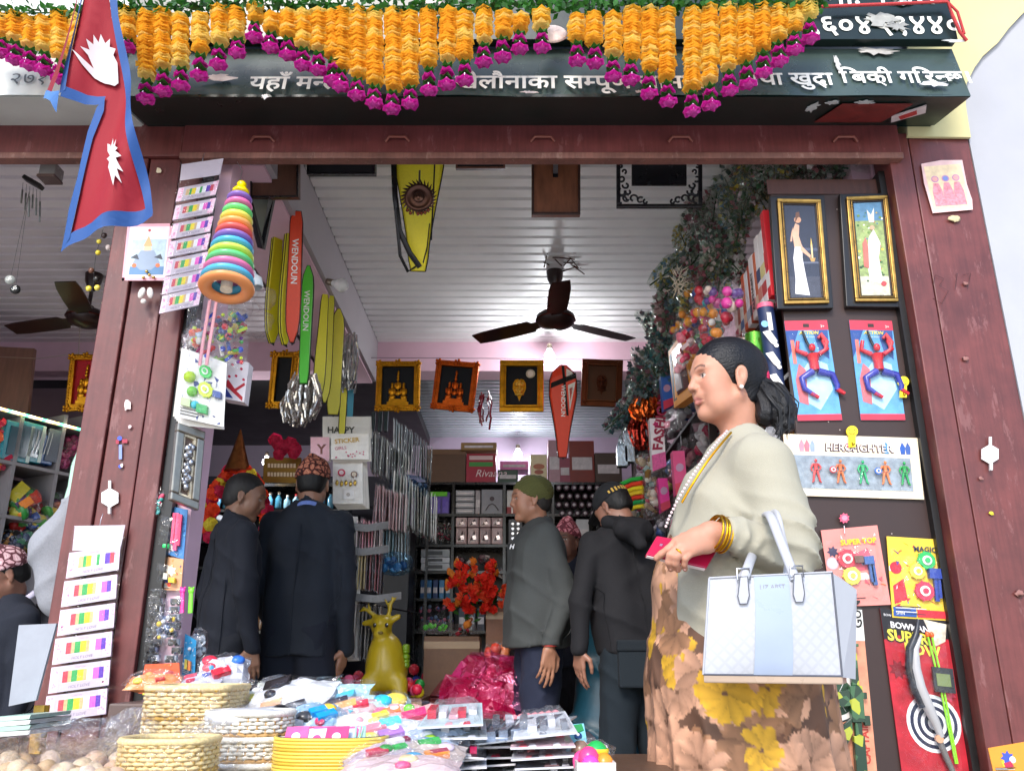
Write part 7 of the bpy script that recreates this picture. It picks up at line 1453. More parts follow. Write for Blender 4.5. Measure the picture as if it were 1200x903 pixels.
# tall narrow boxes further back
for i,(px0,py0,px1,py1,Y,cc,txt,lab) in enumerate(((765,490,781,552,4.35,'#f0e6ea','FASHION','slim white and pink FASHION doll box on the right shelf'),(768,441,776,472,4.6,'#f0d8e0',None,'small white and red box above the copper tinsel'),(792,528,806,580,3.95,'#d8487c',None,'bright pink wrapped box left of the necklace'),(778,440,790,480,4.2,'#2a5cb0',None,'slim blue box on the shelf behind the orange window box'),(775,560,786,600,4.3,'#e02c8c',None,'magenta box low on the right shelf'))):
 t=T('doll_box',lab,'toy box',W((px0+px1)/2,py1,Y));P=PQ((px0,py1),(px1,py1-6),(px1-4,py0),(px0-4,py0),Y);b=MB();P.rect(b,0,0,1,1,-.06,0,M(cc,'paper'));b.obj('carton',t);b=MB()
 if txt: P.text(b,txt,.75,.35,.075,M('#a01840','paper'),.001,rot=R(80),bold=.04);P.rect(b,0,0,1,.3,0,.0006,M('#e05a98','paper',var=.3,scale=80));P.star(b,.45,.88,.02,.012,5,0,.001,M('#d0206c','paper'))
 else: P.rect(b,0,0,1,.25,0,.0006,M('#c8304c','paper'));P.disc(b,.5,.6,.02,0,.001,M('#b88ca8','paper'))
 b.obj('print',t)
for i in range(26):
 y_=3.05+(i % 9)*.26;zz=(1.42,1.12,.80)[i//9];h=ru(.16,.24);cc=rc('#c83048','#e05a8c','#8c3a50','#e8e0e4','#3c506c','#a03058','#d8b0b8','#508c88')
 blobbag((SX+.02,y_,zz+h/2),(.06,.09,h/2),300+i,[cc,'#e8e4e4',rc('#c02848','#e898a8','#4868a0','#d8c060')],n=9,label='glossy wrapped toy packet on the lower right shelves',name='toy_packet',cat='toy pack',group='toy packets on the lower right shelves')
kk=0
for z_ in (2.02,1.72,1.42,1.12,.80):
 for j in range(6):
  y_=4.3+j*.42;h=ru(.18,.26);cc=rc('#8c2c44','#b84868','#5c2c3c','#a8a0a8','#2c3c5c','#80284c','#a08088','#3c6c68','#b8a04c');blobbag((SX+.03,y_,z_+h/2+.003),(.08,.17,h/2),950+kk,[cc,rc('#c8c4c8','#6c6468'),rc('#a02444','#c87888','#3c5488','#b8a048')],n=14,label='%s wrapped toy packet from the front, %s shelf at the far end' % (ORD[j],{2.02: 'top',1.72: 'second',1.42: 'third',1.12: 'fourth',.80: 'lowest'}[z_]),name='toy_packet',cat='toy pack',group='toy packets on the far right shelves');kk+=1
for k in range(7):
 b=MB();c0,c1=W(728+k*1.2,567+k*5.2,4.5),W(752+k*.6,560+k*5.4,4.4);b.tube([c0,c0.lerp(c1,.5)+Vector((0,-.01,.006)),c1],.012,M(('#28a83c','#e03c20','#e8d020','#e0c028','#d8341c','#189048','#e8cc20')[k],'cloth'),8);b.obj('coloured_rope',None,'%s rope end hanging beside the black jacket' % ('topmost green','second, red','third, yellow','fourth, golden yellow','fifth, red','sixth, dark green','lowest, yellow')[k],'rope')
# foils and copper tinsel near (750,470)
tinsel_thing(758,480,4.5,.20,.12,'#c85a20','shiny copper orange tinsel bunch hanging under the dark green garlands',40,6,r=.009);tinsel_thing(752,510,4.6,.16,.18,'#8c2418','dark red and silver tinsel below the copper bunch',30,7,r=.008);tinsel_thing(742,520,4.7,.16,.24,'#9aa4a8','silver foil bunch hanging at the end of the right shelf',34,8,r=.008)
for i,(px,py,h,lab) in enumerate(((737,525,.17,'jar-like silver packet nearest the red racket cover'),(729,535,.12,'small stacked silver packet at the far left of the right shelf'))):
 t=T('foil_packet',lab,'packet',W(px,py+20,4.6));b=MB();c=W(px,py,4.6);b.obox(c,[Vector((1,0,0)),Vector((0,1,0)),Vector((0,0,1))],(.03,.03,h/2),M('#8f9698','foil'));b.obj('body',t,bevel=.004);b=MB();b.obox(c+Vector((0,-.001,h*.5)),[Vector((1,0,0)),Vector((0,1,0)),Vector((0,0,1))],(.028,.028,.012),M('#5c6468','foil'));b.obj('lid',t)
for i,(px,py,Y) in enumerate(((748,575,4.5),(765,590,4.4),(745,600,4.6),(758,548,4.5),(768,568,4.4))): blobbag(W(px,py,Y),(.07,.05,.08),400+i,['#b8a080','#c04050','#708880','#d8d0c0','#8c6c3c'],n=10,film_m=film(op=.2,rough=.1),label='clear bag of beads and trinkets at the end of the right shelf',name='trinket_bag',group='trinket bags at the end of the right shelf')
# wrapped flower bunches heaped on top of the shelf
def bunch(seed,cols,dark=False):
 rn=random.Random(seed);t=T('wrapped_flower_bunch',None,'flower bunch',(0,0,0));b=MB();L_=.34
 for i in range(190):
  f_=rn.random();a=rn.uniform(0,6.28);r=.055*math.sin(math.pi*(.12+.8*f_))*rn.uniform(.5,1);p=Vector((r*math.cos(a),r*math.sin(a),(f_-.5)*L_));d=Vector((math.cos(a),math.sin(a),rn.uniform(-1,1))).normalized();s_=d.cross(Vector((rn.random(),rn.random(),rn.random()))).normalized();w=rn.uniform(.008,.017);l=rn.uniform(.018,.038)
  b.add([p,p+d*l*.5+s_*w,p+d*l,p+d*l*.5-s_*w],[(0,1,2,3)],M(cols[rn.randrange(len(cols))],'flower'))
 b.obj('leaves_and_petals',t,kind='stuff');b=MB();b.tube([(0,0,-.2),(0,0,.1)],.004,m_lfd,5);b.obj('stem',t)
 if True:
  b=MB();N,K=10,9;vs=[]
  for i in range(N+1):
   f_=i/N;r=.070*math.sin(math.pi*(.10+.84*f_))**.8
   for k in range(K): a=6.283*k/K;r2=r*rn.uniform(.8,1.2);vs.append((r2*math.cos(a),r2*math.sin(a),(f_-.5)*L_*1.15))
  b.add(vs,[(i*K+k,i*K+(k+1) % K,(i+1)*K+(k+1) % K,(i+1)*K+k) for i in range(N) for k in range(K)],film('#dfe8df',.34,.14,26));b.obj('clear_wrap',t)
 return t
PB=[bunch(1,['#2c5a34','#5c7450','#9c5a60','#a8b0a0','#c8b8b8','#8c9c90']),bunch(2,['#5c7a64','#8c4050','#8c9c84','#b88c90','#c8c8c0','#5a6a60']),bunch(3,['#4c7a70','#6c94b0','#8ca078','#c8b85c','#b8c0c0']),bunch(4,['#7c4450','#9c5c68','#6c7c6c','#c09ca0','#a8a098']),bunch(5,['#6c8c5c','#c8b040','#b08850','#a8a890','#5c6c54'])]
PD=[bunch(6,['#1c4c50','#2c6468','#3c4858','#486c7c','#6c3c50'],True),bunch(7,['#2c5c50','#5c3448','#24505c','#6c8088'],True)]
spots=[]
rn=random.Random(77)
outline=[(905,196),(880,205),(850,210),(825,220),(868,230),(838,240),(812,250),(858,258),(828,268),(802,285),(848,285),(818,300),(794,310),(838,315),(808,325),(786,335),(825,345),(800,350),(780,362),(815,365),(895,195),(865,198),(838,200),(940,198),(918,202),(965,200),(990,200),(1015,200),(1035,202),(885,225),(870,250),(850,300),(842,335)]
lab=['green and pink','green and dark red','teal and yellow','maroon','green and gold']
cnt=[0]*5
for i,(px,py) in enumerate(outline):
 cnt[i % 5]+=1
 top=px > 900;Y=2.95 if top else 3.0+max(0,(905-px))*.0085;o=PB[i % 5] if i < 5 else copy_tree(PB[i % 5]);o.location=W(px,py,Y);o.rotation_euler=(rn.uniform(-.5,.5),rn.uniform(.2,.9) if not top else 1.5,rn.uniform(0,6));s_=rn.uniform(.75,1.1);o.scale=(s_,s_,s_)
 o['label']='%s %s wrapped flower bunch %s' % (ORD[cnt[i % 5]-1],lab[i % 5],'on top of the brown cabinet' if top else 'in the heap above the right shelf');o['group']='wrapped flower bunches above the right shelf'
out2=[(795,375),(775,385),(790,400),(770,410),(785,425),(765,435),(778,445),(758,455),(745,470),(772,395),(800,385),(760,440),(750,460),(780,370),(740,480)]
for i,(px,py) in enumerate(out2):
 Y=4.0+(800-px)*.012;o=PD[i % 2] if i < 2 else copy_tree(PD[i % 2]);o.location=W(px,py,Y);o.rotation_euler=(rn.uniform(-.5,.5),rn.uniform(.3,1.0),rn.uniform(0,6));s_=rn.uniform(.8,1.15);o.scale=(s_,s_,s_);o['label']='%s %s artificial garland bunch down the end of the right shelf' % (ORD[i//2],'dark teal' if i % 2 == 0 else 'dark green and plum');o['group']='dark artificial garlands at the end of the right shelf'
b=MB();c=W(794,332,3.6);rn=random.Random(3)
for i in range(60): d=Vector((rn.uniform(-.5,.7),rn.uniform(-.6,.2),rn.uniform(-1,1))).normalized();p=c+d*rn.uniform(0,.05)+Vector((0,0,rn.uniform(-.06,.06)));b.tube([p,p+d*.03],[.003,.001],M('#e2d8c6','cloth'),4)
b.obj('pampas_plume',None,'cream feathery plume sticking out of the flower heap above the right shelf','plume')
# ================================================================ BOOK AND PACKET RACK (left centre)
def packs(px,py,Y0,n,dY,w,h,cols,name,label,group,tilt=.05,sx=0,th=.006,slope=0):
 rn=random.Random(int(px*7+py));c=W(px,py,Y0)
 for i in range(n):
  cc=rn.choice(cols);t=T(name,label,'packet',(c.x+sx*i,c.y+dY*i,c.z-h/2+slope*i),group);x,y,z=t.location;j=rn.uniform(-.008,.008);b=MB();tl=rn.uniform(-tilt,tilt);w_=w*rn.uniform(.9,1.05)
  b.hexa([(x-w_/2+j,y,z),(x+w_/2+j,y+tl*.3,z),(x+w_/2+j,y+th+tl*.3,z),(x-w_/2+j,y+th,z),(x-w_/2+j,y+tl,z+h),(x+w_/2+j,y+tl,z+h),(x+w_/2+j,y+th+tl,z+h),(x-w_/2+j,y+th+tl,z+h)],M(cc,'paper',var=.15));b.obj('card',t)
  b=MB();e=.004;b.hexa([(x-w_/2+j-e,y-e,z-e),(x+w_/2+j+e,y-e+tl*.3,z-e),(x+w_/2+j+e,y+th+e+tl*.3,z-e),(x-w_/2+j-e,y+th+e,z-e),(x-w_/2+j-e,y+tl-e,z+h+e*3),(x+w_/2+j+e,y+tl-e,z+h+e*3),(x+w_/2+j+e,y+th+tl+e,z+h+e*3),(x-w_/2+j-e,y+th+tl+e,z+h+e*3)],film(op=.14,rough=.08,scale=22));b.obj('sleeve',t)
# stacks seen edge-on: packets hanging parallel to the side plane
def packsx(px,py,Y0,n,dx,w,h,cols,name,label,group,yaw=-.06,dy=.02,th=.005):
 rn=random.Random(int(px*7+py));c=W(px,py,Y0);u=Vector((math.sin(yaw),math.cos(yaw),0));nn=Vector((u.y,-u.x,0))
 for i in range(n):
  o=c+Vector((dx*i,dy*i,rn.uniform(-.008,.008)));t=T(name,'%s, %s from the left' % (label,ORD[i]),'packet',o-Vector((0,0,h/2)),group);uu=(u+nn*rn.uniform(-.05,.05)).normalized();k=Vector((0,0,1))+nn*rn.uniform(-.04,.04);b=MB();b.obox(o,[nn,uu,k],(th/2,w/2,h/2),M(rn.choice(cols),'paper',var=.15));b.obj('card',t);b=MB();b.obox(o,[nn,uu,k],(th/2+.003,w/2+.004,h/2+.008),film(op=.16,rough=.08,scale=22));b.obj('sleeve',t)
grey=['#8c9490','#5c6468','#a8aca8','#3c4448','#c0c0bc','#6c7470'];pinky=['#a87c80','#c8a0a0','#7c5058','#d8c8c4','#5c4048','#b89098'];darkm=['#402830','#5c3038','#a08c8c','#c8b078','#8c3a44','#38343c']
packsx(437,530,5.0,14,.011,.16,.24,grey,'hanging_packet','grey cellophane packet in the upper rack behind the white cards','grey packets in the upper rack',dy=.05)
packsx(462,516,5.5,16,.012,.18,.26,['#98a4a8','#5c686c','#c8d0d4','#3c4850','#788488'],'hanging_packet','glossy silver-grey packet hanging in the receding row','silver packets in the receding row',dy=.05)
packsx(440,592,4.7,12,.012,.15,.22,pinky,'hanging_packet','pinkish packet in the middle rack beside the bangle card','pink packets in the middle rack',dy=.03)
packsx(462,582,5.1,16,.012,.18,.30,['#8c9894','#b8bcb8','#5c6864','#d8d8d4','#98948c'],'hanging_packet','whitish packet in the second receding row','white packets in the second receding row',dy=.06)
packsx(420,628,4.5,9,.012,.12,.17,pinky+['#d88c98'],'hanging_packet','rose coloured packet below the bangle card','rose packets below the bangle card',dy=.02)
packsx(418,666,4.5,10,.012,.12,.21,darkm,'hanging_packet','thin dark multicoloured booklet in the lower rack','booklets in the lower rack',dy=.02)
packsx(450,640,4.9,9,.014,.14,.22,['#4c7c88','#78a0a8','#a8b4b4','#3c5058'],'hanging_packet','teal and grey packet beside the dark doorway','teal packets beside the doorway',dy=.03)
packsx(418,740,4.5,8,.014,.14,.26,['#8c8480','#b8aca4','#5c5450'],'hanging_packet','brownish packet at the bottom of the rack','brown packets at the bottom of the rack',dy=.02)
b=MB();
for px,py,w in ((430,612,50),(425,640,60),(440,695,60)): 
 for k in range(7): b.tube([W(px-w/2,py+k*1.2,4.45),W(px,py+3+k*1.2,4.43),W(px+w/2,py-1+k*1.2,4.5)],.004,M('#8a8886','plastic'),5)
b.obj('file_edges',None,'bent edges of stacked grey files between the racks','files',kind='stuff')
t_r=T('rack','dark metal rack carrying the hanging packets left of the centre','rack',(-.8,5,0));
for x,y in ((W(400,600,4.62).x,4.62),(W(500,600,6.3).x,6.3)): b=MB();b.box((x,y,.01),(x+.02,y+.02,2.1),m_blk);b.obj('upright',t_r)
for z in (1.05,1.35,1.62,1.92): b=MB();b.tube([(W(400,600,4.62).x,4.63,z),(W(500,600,6.3).x,6.3,z)],.006,m_blk,6);b.obj('rail',t_r)
def whitecard(px0,py0,px1,py1,Y,name,label,deco,n=4):
 t=T(name,label,'card pack',W((px0+px1)/2,py1,Y));b=MB()
 for k in range(n): P=PQ((px0+k*1.2,py1+k*1.5),(px1+k*1.6,py1+k*1.2),(px1+k,py0),(px0+k,py0),Y+.012*k);P.rect(b,0,0,1,1,-.004,0,M('#dcd8d0' if k % 2 else '#e8e4dc','paper'))
 b.obj('cards',t);P=PX(px0,py0,px1,py1,Y-.003);b=MB();deco(b,P);b.obj('trinkets',t);b=MB();vs=[P.pt(a,c,.014+ru(-.004,.004)) for c in np.linspace(-.02,1.02,6) for a in np.linspace(-.02,1.02,6)];b.add(vs,[(j*6+i,j*6+i+1,j*6+i+7,j*6+i+6) for j in range(5) for i in range(5)],film(op=.08,rough=.06));b.obj('sleeve',t)
def d1(b,P):
 P.disc(b,.30,.72,.020,.002,.008,M('#d02c50','plastic'));P.disc(b,.30,.72,.012,.008,.010,M('#f0d8d8','plastic'));P.disc(b,.72,.68,.018,.002,.007,M('#6c4438','plastic'));P.disc(b,.72,.68,.012,.007,.009,M('#d8c8b0','plastic'))
 for k in range(5): b.ell(P.pt(.15+.15*k,.48-.02*(k % 2),.008),(.010,.006,.016),M('#d8b450','gold'),8);P.poly(b,[(.12+.15*k,.55),(.18+.15*k,.55),(.15+.15*k,.66)],.002,.008,M('#e8e4dc','paper'))
 P.rect(b,.35,.1,.7,.32,.001,.004,M('#f0ece8','paper'));P.disc(b,.52,.21,.010,.004,.005,M('#b0a8a0','paper'))
whitecard(390,540,425,590,4.4,'jewellery_card','white jewellery card with red and gold bangles and earrings in the rack',d1,6)
def d2(b,P):
 P.text(b,'STICKER',.1,.6,.035,M('#c8a030','paper'),.003,rot=.1,bold=.02);P.text(b,'GIRLS',.1,.35,.025,M('#c04870','paper'),.003,rot=.1);rn=random.Random(2)
 for k in range(14): P.disc(b,rn.uniform(.1,.9),rn.uniform(.06,.3),.004,.001,.003,M('#d0406c','paper'),7)
whitecard(388,508,432,538,4.35,'sticker_card','pair of tilted white and pink sticker sheets above the jewellery card',d2,3)
whitecard(364,512,386,540,4.4,'letter_card','pale pink card with a brown letter Y above the topi',lambda b,P: (P.rect(b,0,0,1,1,.001,.002,M('#e8b4c0','paper')),P.text(b,'Y',.36,.3,.075,M('#7c3c30','paper'),.003,bold=.03)),2)
whitecard(378,488,434,512,4.5,'banner_pack','cream banner pack with dark letters behind the covers',lambda b,P: P.text(b,'HAPPY',.1,.2,.05,M('#3c3c34','paper'),.003,bold=.03),2)
whitecard(400,605,415,650,4.45,'white_packet','white and yellow packet beside the arm of the charcoal suit',lambda b,P: P.rect(b,.1,.6,.8,.9,.001,.003,M('#e8cc3c','paper')),5)
whitecard(402,652,416,700,4.45,'white_packet','plain white packet below the white and yellow one',lambda b,P: P.rect(b,.2,.1,.8,.3,.001,.003,M('#c8c8cc','paper')),5)
whitecard(404,705,416,770,4.45,'white_packet','long white packet near the hand of the charcoal suit man',lambda b,P: P.rect(b,.1,.8,.9,1,.001,.003,M('#e0902c','paper')),4)
blobbag(W(462,660,4.75),(.10,.07,.06),501,['#2c6c9c','#1c4c7c','#4c8cb8'],n=8,film_m=film('#a8d0e8',.2),label='blue plastic bundle hanging below the teal packets',name='plastic_bundle',cat='bundle')
blobbag(W(480,570,5.6),(.14,.10,.07),502,['#1c3c5c','#16304c','#2c5878'],n=8,film_m=film('#a8c0d8',.15),label='dark blue bundle between the two receding rows of packets',name='plastic_bundle',cat='bundle')
for i,x in enumerate((437,445,452)): b=MB();b.box(W(x-3,505,5.2),W(x+3,482-2*i,5.2)+Vector((0,.03,0)),M('#2c3c40','plastic'));b.obj('hanging_case',None,'dark slate case hanging in the back passage, %s of three' % ('left','middle','right')[i],'case',bevel=.004)
b=MB();b.box((-1.04,6.6,.01),(-.80,7.0,1.75),M('#17161c','wood'));b.obj('dark_cupboard',None,'narrow black cupboard standing between the packet rack and the back shelf','cupboard')
# ================================================================ BACK BOOKCASE
BKY=7.1
def bx(px,py): return W(px,py,BKY)
t_k=T('bookcase','tall black bookcase across the back of the shop','bookcase',(0.1,BKY,0));xs=[bx(489,600).x,bx(531,600).x,bx(591,600).x,bx(648,600).x,bx(700,600).x,bx(745,600).x];zt=bx(600,566).z
for x in xs: b=MB();b.box((x-.012,BKY,.01),(x+.012,BKY+.35,zt-.012),m_blk);b.obj('upright',t_k)
rows=[bx(600,y_).z for y_ in (566,603,639,670,702,740,780)]
for z in rows: b=MB();b.box((xs[0]-.02,BKY-.004,z-.012),(xs[-1]+.02,BKY+.352,z+.010),m_blk);b.obj('shelf_board',t_k)
b=MB();b.box((xs[0],BKY+.353,.01),(xs[-1],BKY+.37,zt),M('#1c1a20','wood'));b.obj('back_panel',t_k)
def bkbox(px0,py0,px1,py1,col,label,name='stacked_box',deco=None,dep=.22,Y=None,cat='box',group=None):
 Y=BKY-.0 if Y is None else Y;a,c=W(px0,py1,Y),W(px1,py0,Y);t=T(name,label,cat,a,group);b=MB();b.box((a.x,Y+.006,a.z),(c.x,Y+dep,c.z),M(col,'paper',var=.1));b.obj('carton',t,bevel=.004);P=Panel((a.x,Y+.005,a.z),(c.x,Y+.005,a.z),(c.x,Y+.005,c.z),(a.x,Y+.005,c.z));b=MB()
 if deco: deco(b,P)
 else: P.rect(b,.1,.3,.9,.6,0,.002,M('#c8c0c0','paper',var=.2))
 b.obj('print',t);return t
# on top
bkbox(498,526,546,565,'#5a3f2c','large brown cardboard box on top of the bookcase at the left',deco=lambda b,P: P.rect(b,0,.85,1,1,0,.002,M('#6e5038','paper')))
bkbox(546,531,581,565,'#9c1c34','red and green gift box on top of the bookcase',deco=lambda b,P: (P.rect(b,.1,.55,.9,.7,0,.002,M('#3c8c3c','paper')),P.rect(b,.1,.78,.9,.92,0,.002,M('#d8b8b8','paper')),P.text(b,'Rivaana',.3,.2,.09,M('#e0c8c8','paper'),.002,slant=.3)))
bkbox(540,518,582,527,'#8c6c3c','flat tan box lying tilted on the red box',Y=BKY-.05)
bkbox(583,550,607,565,'#2c4434','flat dark green and red box on the bookcase below the bulb');bkbox(586,540,619,550,'#d878b0','flat pink box in front of the glowing bulb',Y=BKY+.1)
bkbox(622,532,641,564,'#d8c8a0','cream box printed with a brown cup on top of the bookcase',deco=lambda b,P: (P.disc(b,.5,.55,.05,0,.002,M('#b06848','paper'),r2=.025),P.disc(b,.5,.35,.04,0,.002,M('#a05038','paper'),r2=.02)))
bkbox(643,515,656,565,'#b08890','tall pink dotted box beside the red racket cover');bkbox(656,536,668,565,'#8c3c50','dark pink dotted box behind the racket cover handle');bkbox(668,516,696,565,'#7c2a1c','tall red-brown box on top of the bookcase');bkbox(698,530,728,565,'#4c3a30','brown box at the right end of the bookcase top')
# row 1
bkbox(498,576,527,602,'#4c3c84','purple and green wrapped set in the upper left bookcase cell',deco=lambda b,P: (P.rect(b,.2,.8,.9,1,0,.01,M('#5cb02c','plastic')),[P.rect(b,.05+.33*k,.05,.3+.33*k,.7,0,.01,M('#5a48a0','plastic')) for k in range(3)]))
for k in range(4): bkbox(534,574+k*7,556,580.3+k*7,'#8c8c90' if k % 2 else '#a0a0a4','grey flat box in the small stack of the bookcase, %s' % ('topmost','second','third','lowest')[k],dep=.2)
bkbox(557,574,563,602,'#9c9496','narrow grey box beside the emblem box');bkbox(564,573,589,602,'#86868c','grey box printed with a curved emblem in the bookcase',deco=lambda b,P: (b.tube([P.pt(.2,.15,.002),P.pt(.35,.35,.002),P.pt(.5,.42,.002),P.pt(.65,.35,.002),P.pt(.8,.15,.002)],.004,M('#3c2c34','paper'),5),P.disc(b,.5,.62,.02,0,.003,M('#3c2c34','paper'))))
bkbox(594,574,611,602,'#c8c4c0','white box with red figures beside the face of the capped man',deco=lambda b,P: (P.rect(b,0,0,1,.3,0,.002,M('#8c1c24','paper')),P.text(b,'10',.2,.05,.08,M('#e8dcd8','paper'),.003,bold=.03)))
rn=random.Random(31)
for r_ in range(4):
 for c_ in range(6):
  p=W(655+c_*9+(r_ % 2)*4,571+r_*10,BKY-.02);b=MB();b.lathe([(.001,0),(.020,0),(.026,.004),(.026,.12),(.001,.12)],p,M('#4c3a44','plastic'),(0,1,0),n=12);b.lathe([(.001,-.001),(.014,-.001),(.015,.002)],p,M('#b8b0b4','paper'),(0,1,0),n=10);b.obj('spool',None,'round spool with pale core stacked in the bookcase behind the capped man','spool','spools in the bookcase')
# row 2 : clear trinket boxes
for r_ in range(2):
 for k in range(4):
  bkbox(534+k*14,(606,618)[r_],547+k*14,(617,637)[r_],('#b89c9c','#a08484')[(k+r_) % 2],'%s pinkish clear boxed set in the middle bookcase cell, %s row' % (('first','second','third','fourth')[k],('upper','lower')[r_]),deco=lambda b,P: (P.rect(b,.12,.12,.88,.88,0,.004,film(op=.3)),P.poly(b,[(.2,.2),(.8,.3),(.6,.8)],.002,.004,M('#e0ccc8','foil'))),dep=.15)
for k in range(9): blobbag(W(497+k*4,622+3*(k % 2),BKY+.05),(.022,.04,.10),600+k,['#7c1c34','#5c1428','#a83c54','#48283c'],n=5,film_m=film(op=.12),label='dark red wrapped packet in the left bookcase cell',name='red_packet',cat='packet',group='dark red packets in the left bookcase cell')
for k,(y0,y1,cc) in enumerate(((643,652,'#9aa0a4'),(652.5,659,'#c8ccd0'),(659.5,668,'#b8bcc0'))): bkbox(493,y0,527,y1,cc,'white flat appliance box in the left bookcase, %s of three' % ('top','middle','bottom')[k],deco=lambda b,P: P.rect(b,.2,.25,.75,.75,0,.002,M('#4c5054','paper')))
for k in range(6): blobbag(W(540+k*9,655+(k % 3)*8,BKY+.05),(.05,.05,.045),620+k,['#5c3038','#d8c8c4','#8c6c70','#38242c'],n=8,film_m=film(op=.15),label='small packet of shiny trinkets in the middle bookcase cell',name='trinket_packet',cat='packet',group='trinket packets in the middle bookcase cell')
for k in range(5): bkbox(492+k*7.4,679,498.5+k*7.4,701,('#1c4c7c','#2c6c9c','#243c6c','#3c7ca8','#1c5c80')[k],'blue and white packet in the left bookcase cell, %s from the left' % ('first','second','third','fourth','fifth')[k])
for k in range(10): blobbag(W(496+(k % 5)*8,712+(k//5)*14,BKY+.05),(.035,.05,.045),640+k,['#c87088','#4c5c8c','#6c88a8','#8c5070'],n=4,film_m=film(op=.1),label='pink and blue yarn ball pack low in the left bookcase',name='yarn_pack',cat='yarn',group='yarn packs in the left bookcase',shapes='ball')
for k in range(5): bkbox(537+k*11,712,546+k*11,739,('#38404c','#5c646c','#44444c','#6c5c60','#303840')[k],'dark small box behind the red flowers, %s from the left' % ('first','second','third','fourth','fifth')[k])
bkbox(655,612,672,638,'#9c6470','pink box behind the shoulder of the capped man');bkbox(676,608,690,638,'#b8b8bc','pale box left of the black cap');bkbox(596,608,612,636,'#5c5c60','silver foil pack behind the chin of the capped man',deco=lambda b,P: [P.disc(b,.3+.4*(k % 2),.2+.2*(k//2),.012,0,.006,M('#d0d0d4','foil')) for k in range(8)])
# dark shelf behind the suited men
t_l=T('dark_shelf','dark shelf with small blue bottles behind the two suited men','shelf',(-1.8,6.2,0));lx0,lx1=W(225,640,6.2).x,W(400,640,6.2).x
for y_ in (568,598,634,665,700,740): z=W(300,y_,6.2).z;b=MB();b.box((lx0,6.2,z-.01),(lx1,6.5,z+.01),m_blk);b.obj('shelf_board',t_l)
b=MB();b.box((lx0,6.501,.01),(lx1,6.52,W(300,568,6.2).z),M('#1c2430','wall'));b.obj('back_panel',t_l)
rn=random.Random(15)
for j,(y0,y1,cc) in enumerate(((575,597,['#5c98b8','#8cb8cc','#3c7890']),(604,633,['#6c8ca0','#8c98a8','#c84c78','#5c7080']),(641,664,['#38302c','#d8d4d0','#5c2c28','#b8b4b0']),(668,699,['#2c3440','#a8a8a8','#6c6c70']),(708,739,['#8c6c50','#5c5048','#a8a49c']))):
 for k in range(15):
  x=244+k*10.2;p=W(x,y1-1,6.25);h=(y1-y0)/980*6.1*rn.uniform(.7,.95);c_=rn.choice(cc);t=T('bottle','small bottle on the dark shelf behind the suited men','bottle',p,'bottles on the dark shelf');b=MB();b.lathe([(.001,0),(.022,0),(.024,.01),(.024,h*.6),(.010,h*.78),(.010,h*.85)],p,M(c_,'plastic',rough=.15),n=10);b.obj('glass',t);b=MB();b.lathe([(.012,h*.85),(.012,h),(.001,h)],p,M(rn.choice(('#202024','#d8d8d8','#b83030')),'plastic'),n=8);b.obj('cap',t)
t=T('price_board','brass coloured board with two rows of white lettering above the dark shelf','sign board',W(332,566,6.0));P=PQ((308,565),(352,566),(353,536),(309,536),6.0);b=MB();P.rect(b,0,0,1,1,-.02,0,M('#7c6430','metal',rough=.5));b.obj('board',t);b=MB()
for k in range(9):
 for c_ in (.25,.6): P.rect(b,.12+.085*k,c_,.12+.085*k+.06,c_+.16,0,.003,M('#d8d0b8','paper'))
b.obj('lettering',t)
# garlanded shrine portrait
t=T('garland_arch','orange, crimson and yellow flower garland heaped in an arch at the back left','garland',W(278,600,5.6));rn=random.Random(19)
m_fo,m_fc,m_fy=translucent('#f0421c'),translucent('#c01848'),translucent('#e8d040')
for i in range(36):
 a=math.pi*(1.08-1.16*i/35);px,py=277+34*math.cos(a),592-42*math.sin(a)*1.15+(abs(math.cos(a))*22);b=MB();c=W(px+rn.uniform(-3,3),py+rn.uniform(-3,3),5.6+rn.uniform(-.05,.05));m=m_fc if (i*7) % 5 < 2 else (m_fo if (i*7) % 5 < 4 else m_fy)
 for j in range(5): ruffle(b,c+Vector((0,-.012*j+.02,0)),.052*(1-.12*j),m,10,.3,ax=(Vector((1,0,0)),Vector((0,0,1)),Vector((0,-1,0))),rn=rn)
 b.obj('flower',t)
b=MB();b.tube([W(282,503,5.6),W(280,530,5.6),W(278,552,5.6)],[.004,.05,.09],M('#8c5a34','gold',bump=.9,rough=.4),10);b.obj('golden_cone',t)
b=MB();P=PQ((262,640),(296,640),(294,565),(264,565),5.65);P.rect(b,0,0,1,1,-.02,0,M('#3c2c20','wood'));b.obj('portrait',t)
t=T('crimson_flowers','crimson paper flower cluster high above the brass board','flowers',W(332,535,5.8))
for i in range(9): b=MB();c=W(322+rn.uniform(0,24),514+rn.uniform(0,20),5.8);[ruffle(b,c+Vector((0,-.01*j,0)),.05*(1-.15*j),m_fc,10,.3,ax=(Vector((1,0,0)),Vector((0,0,1)),Vector((0,-1,0))),rn=rn) for j in range(4)];b.obj('flower',t)
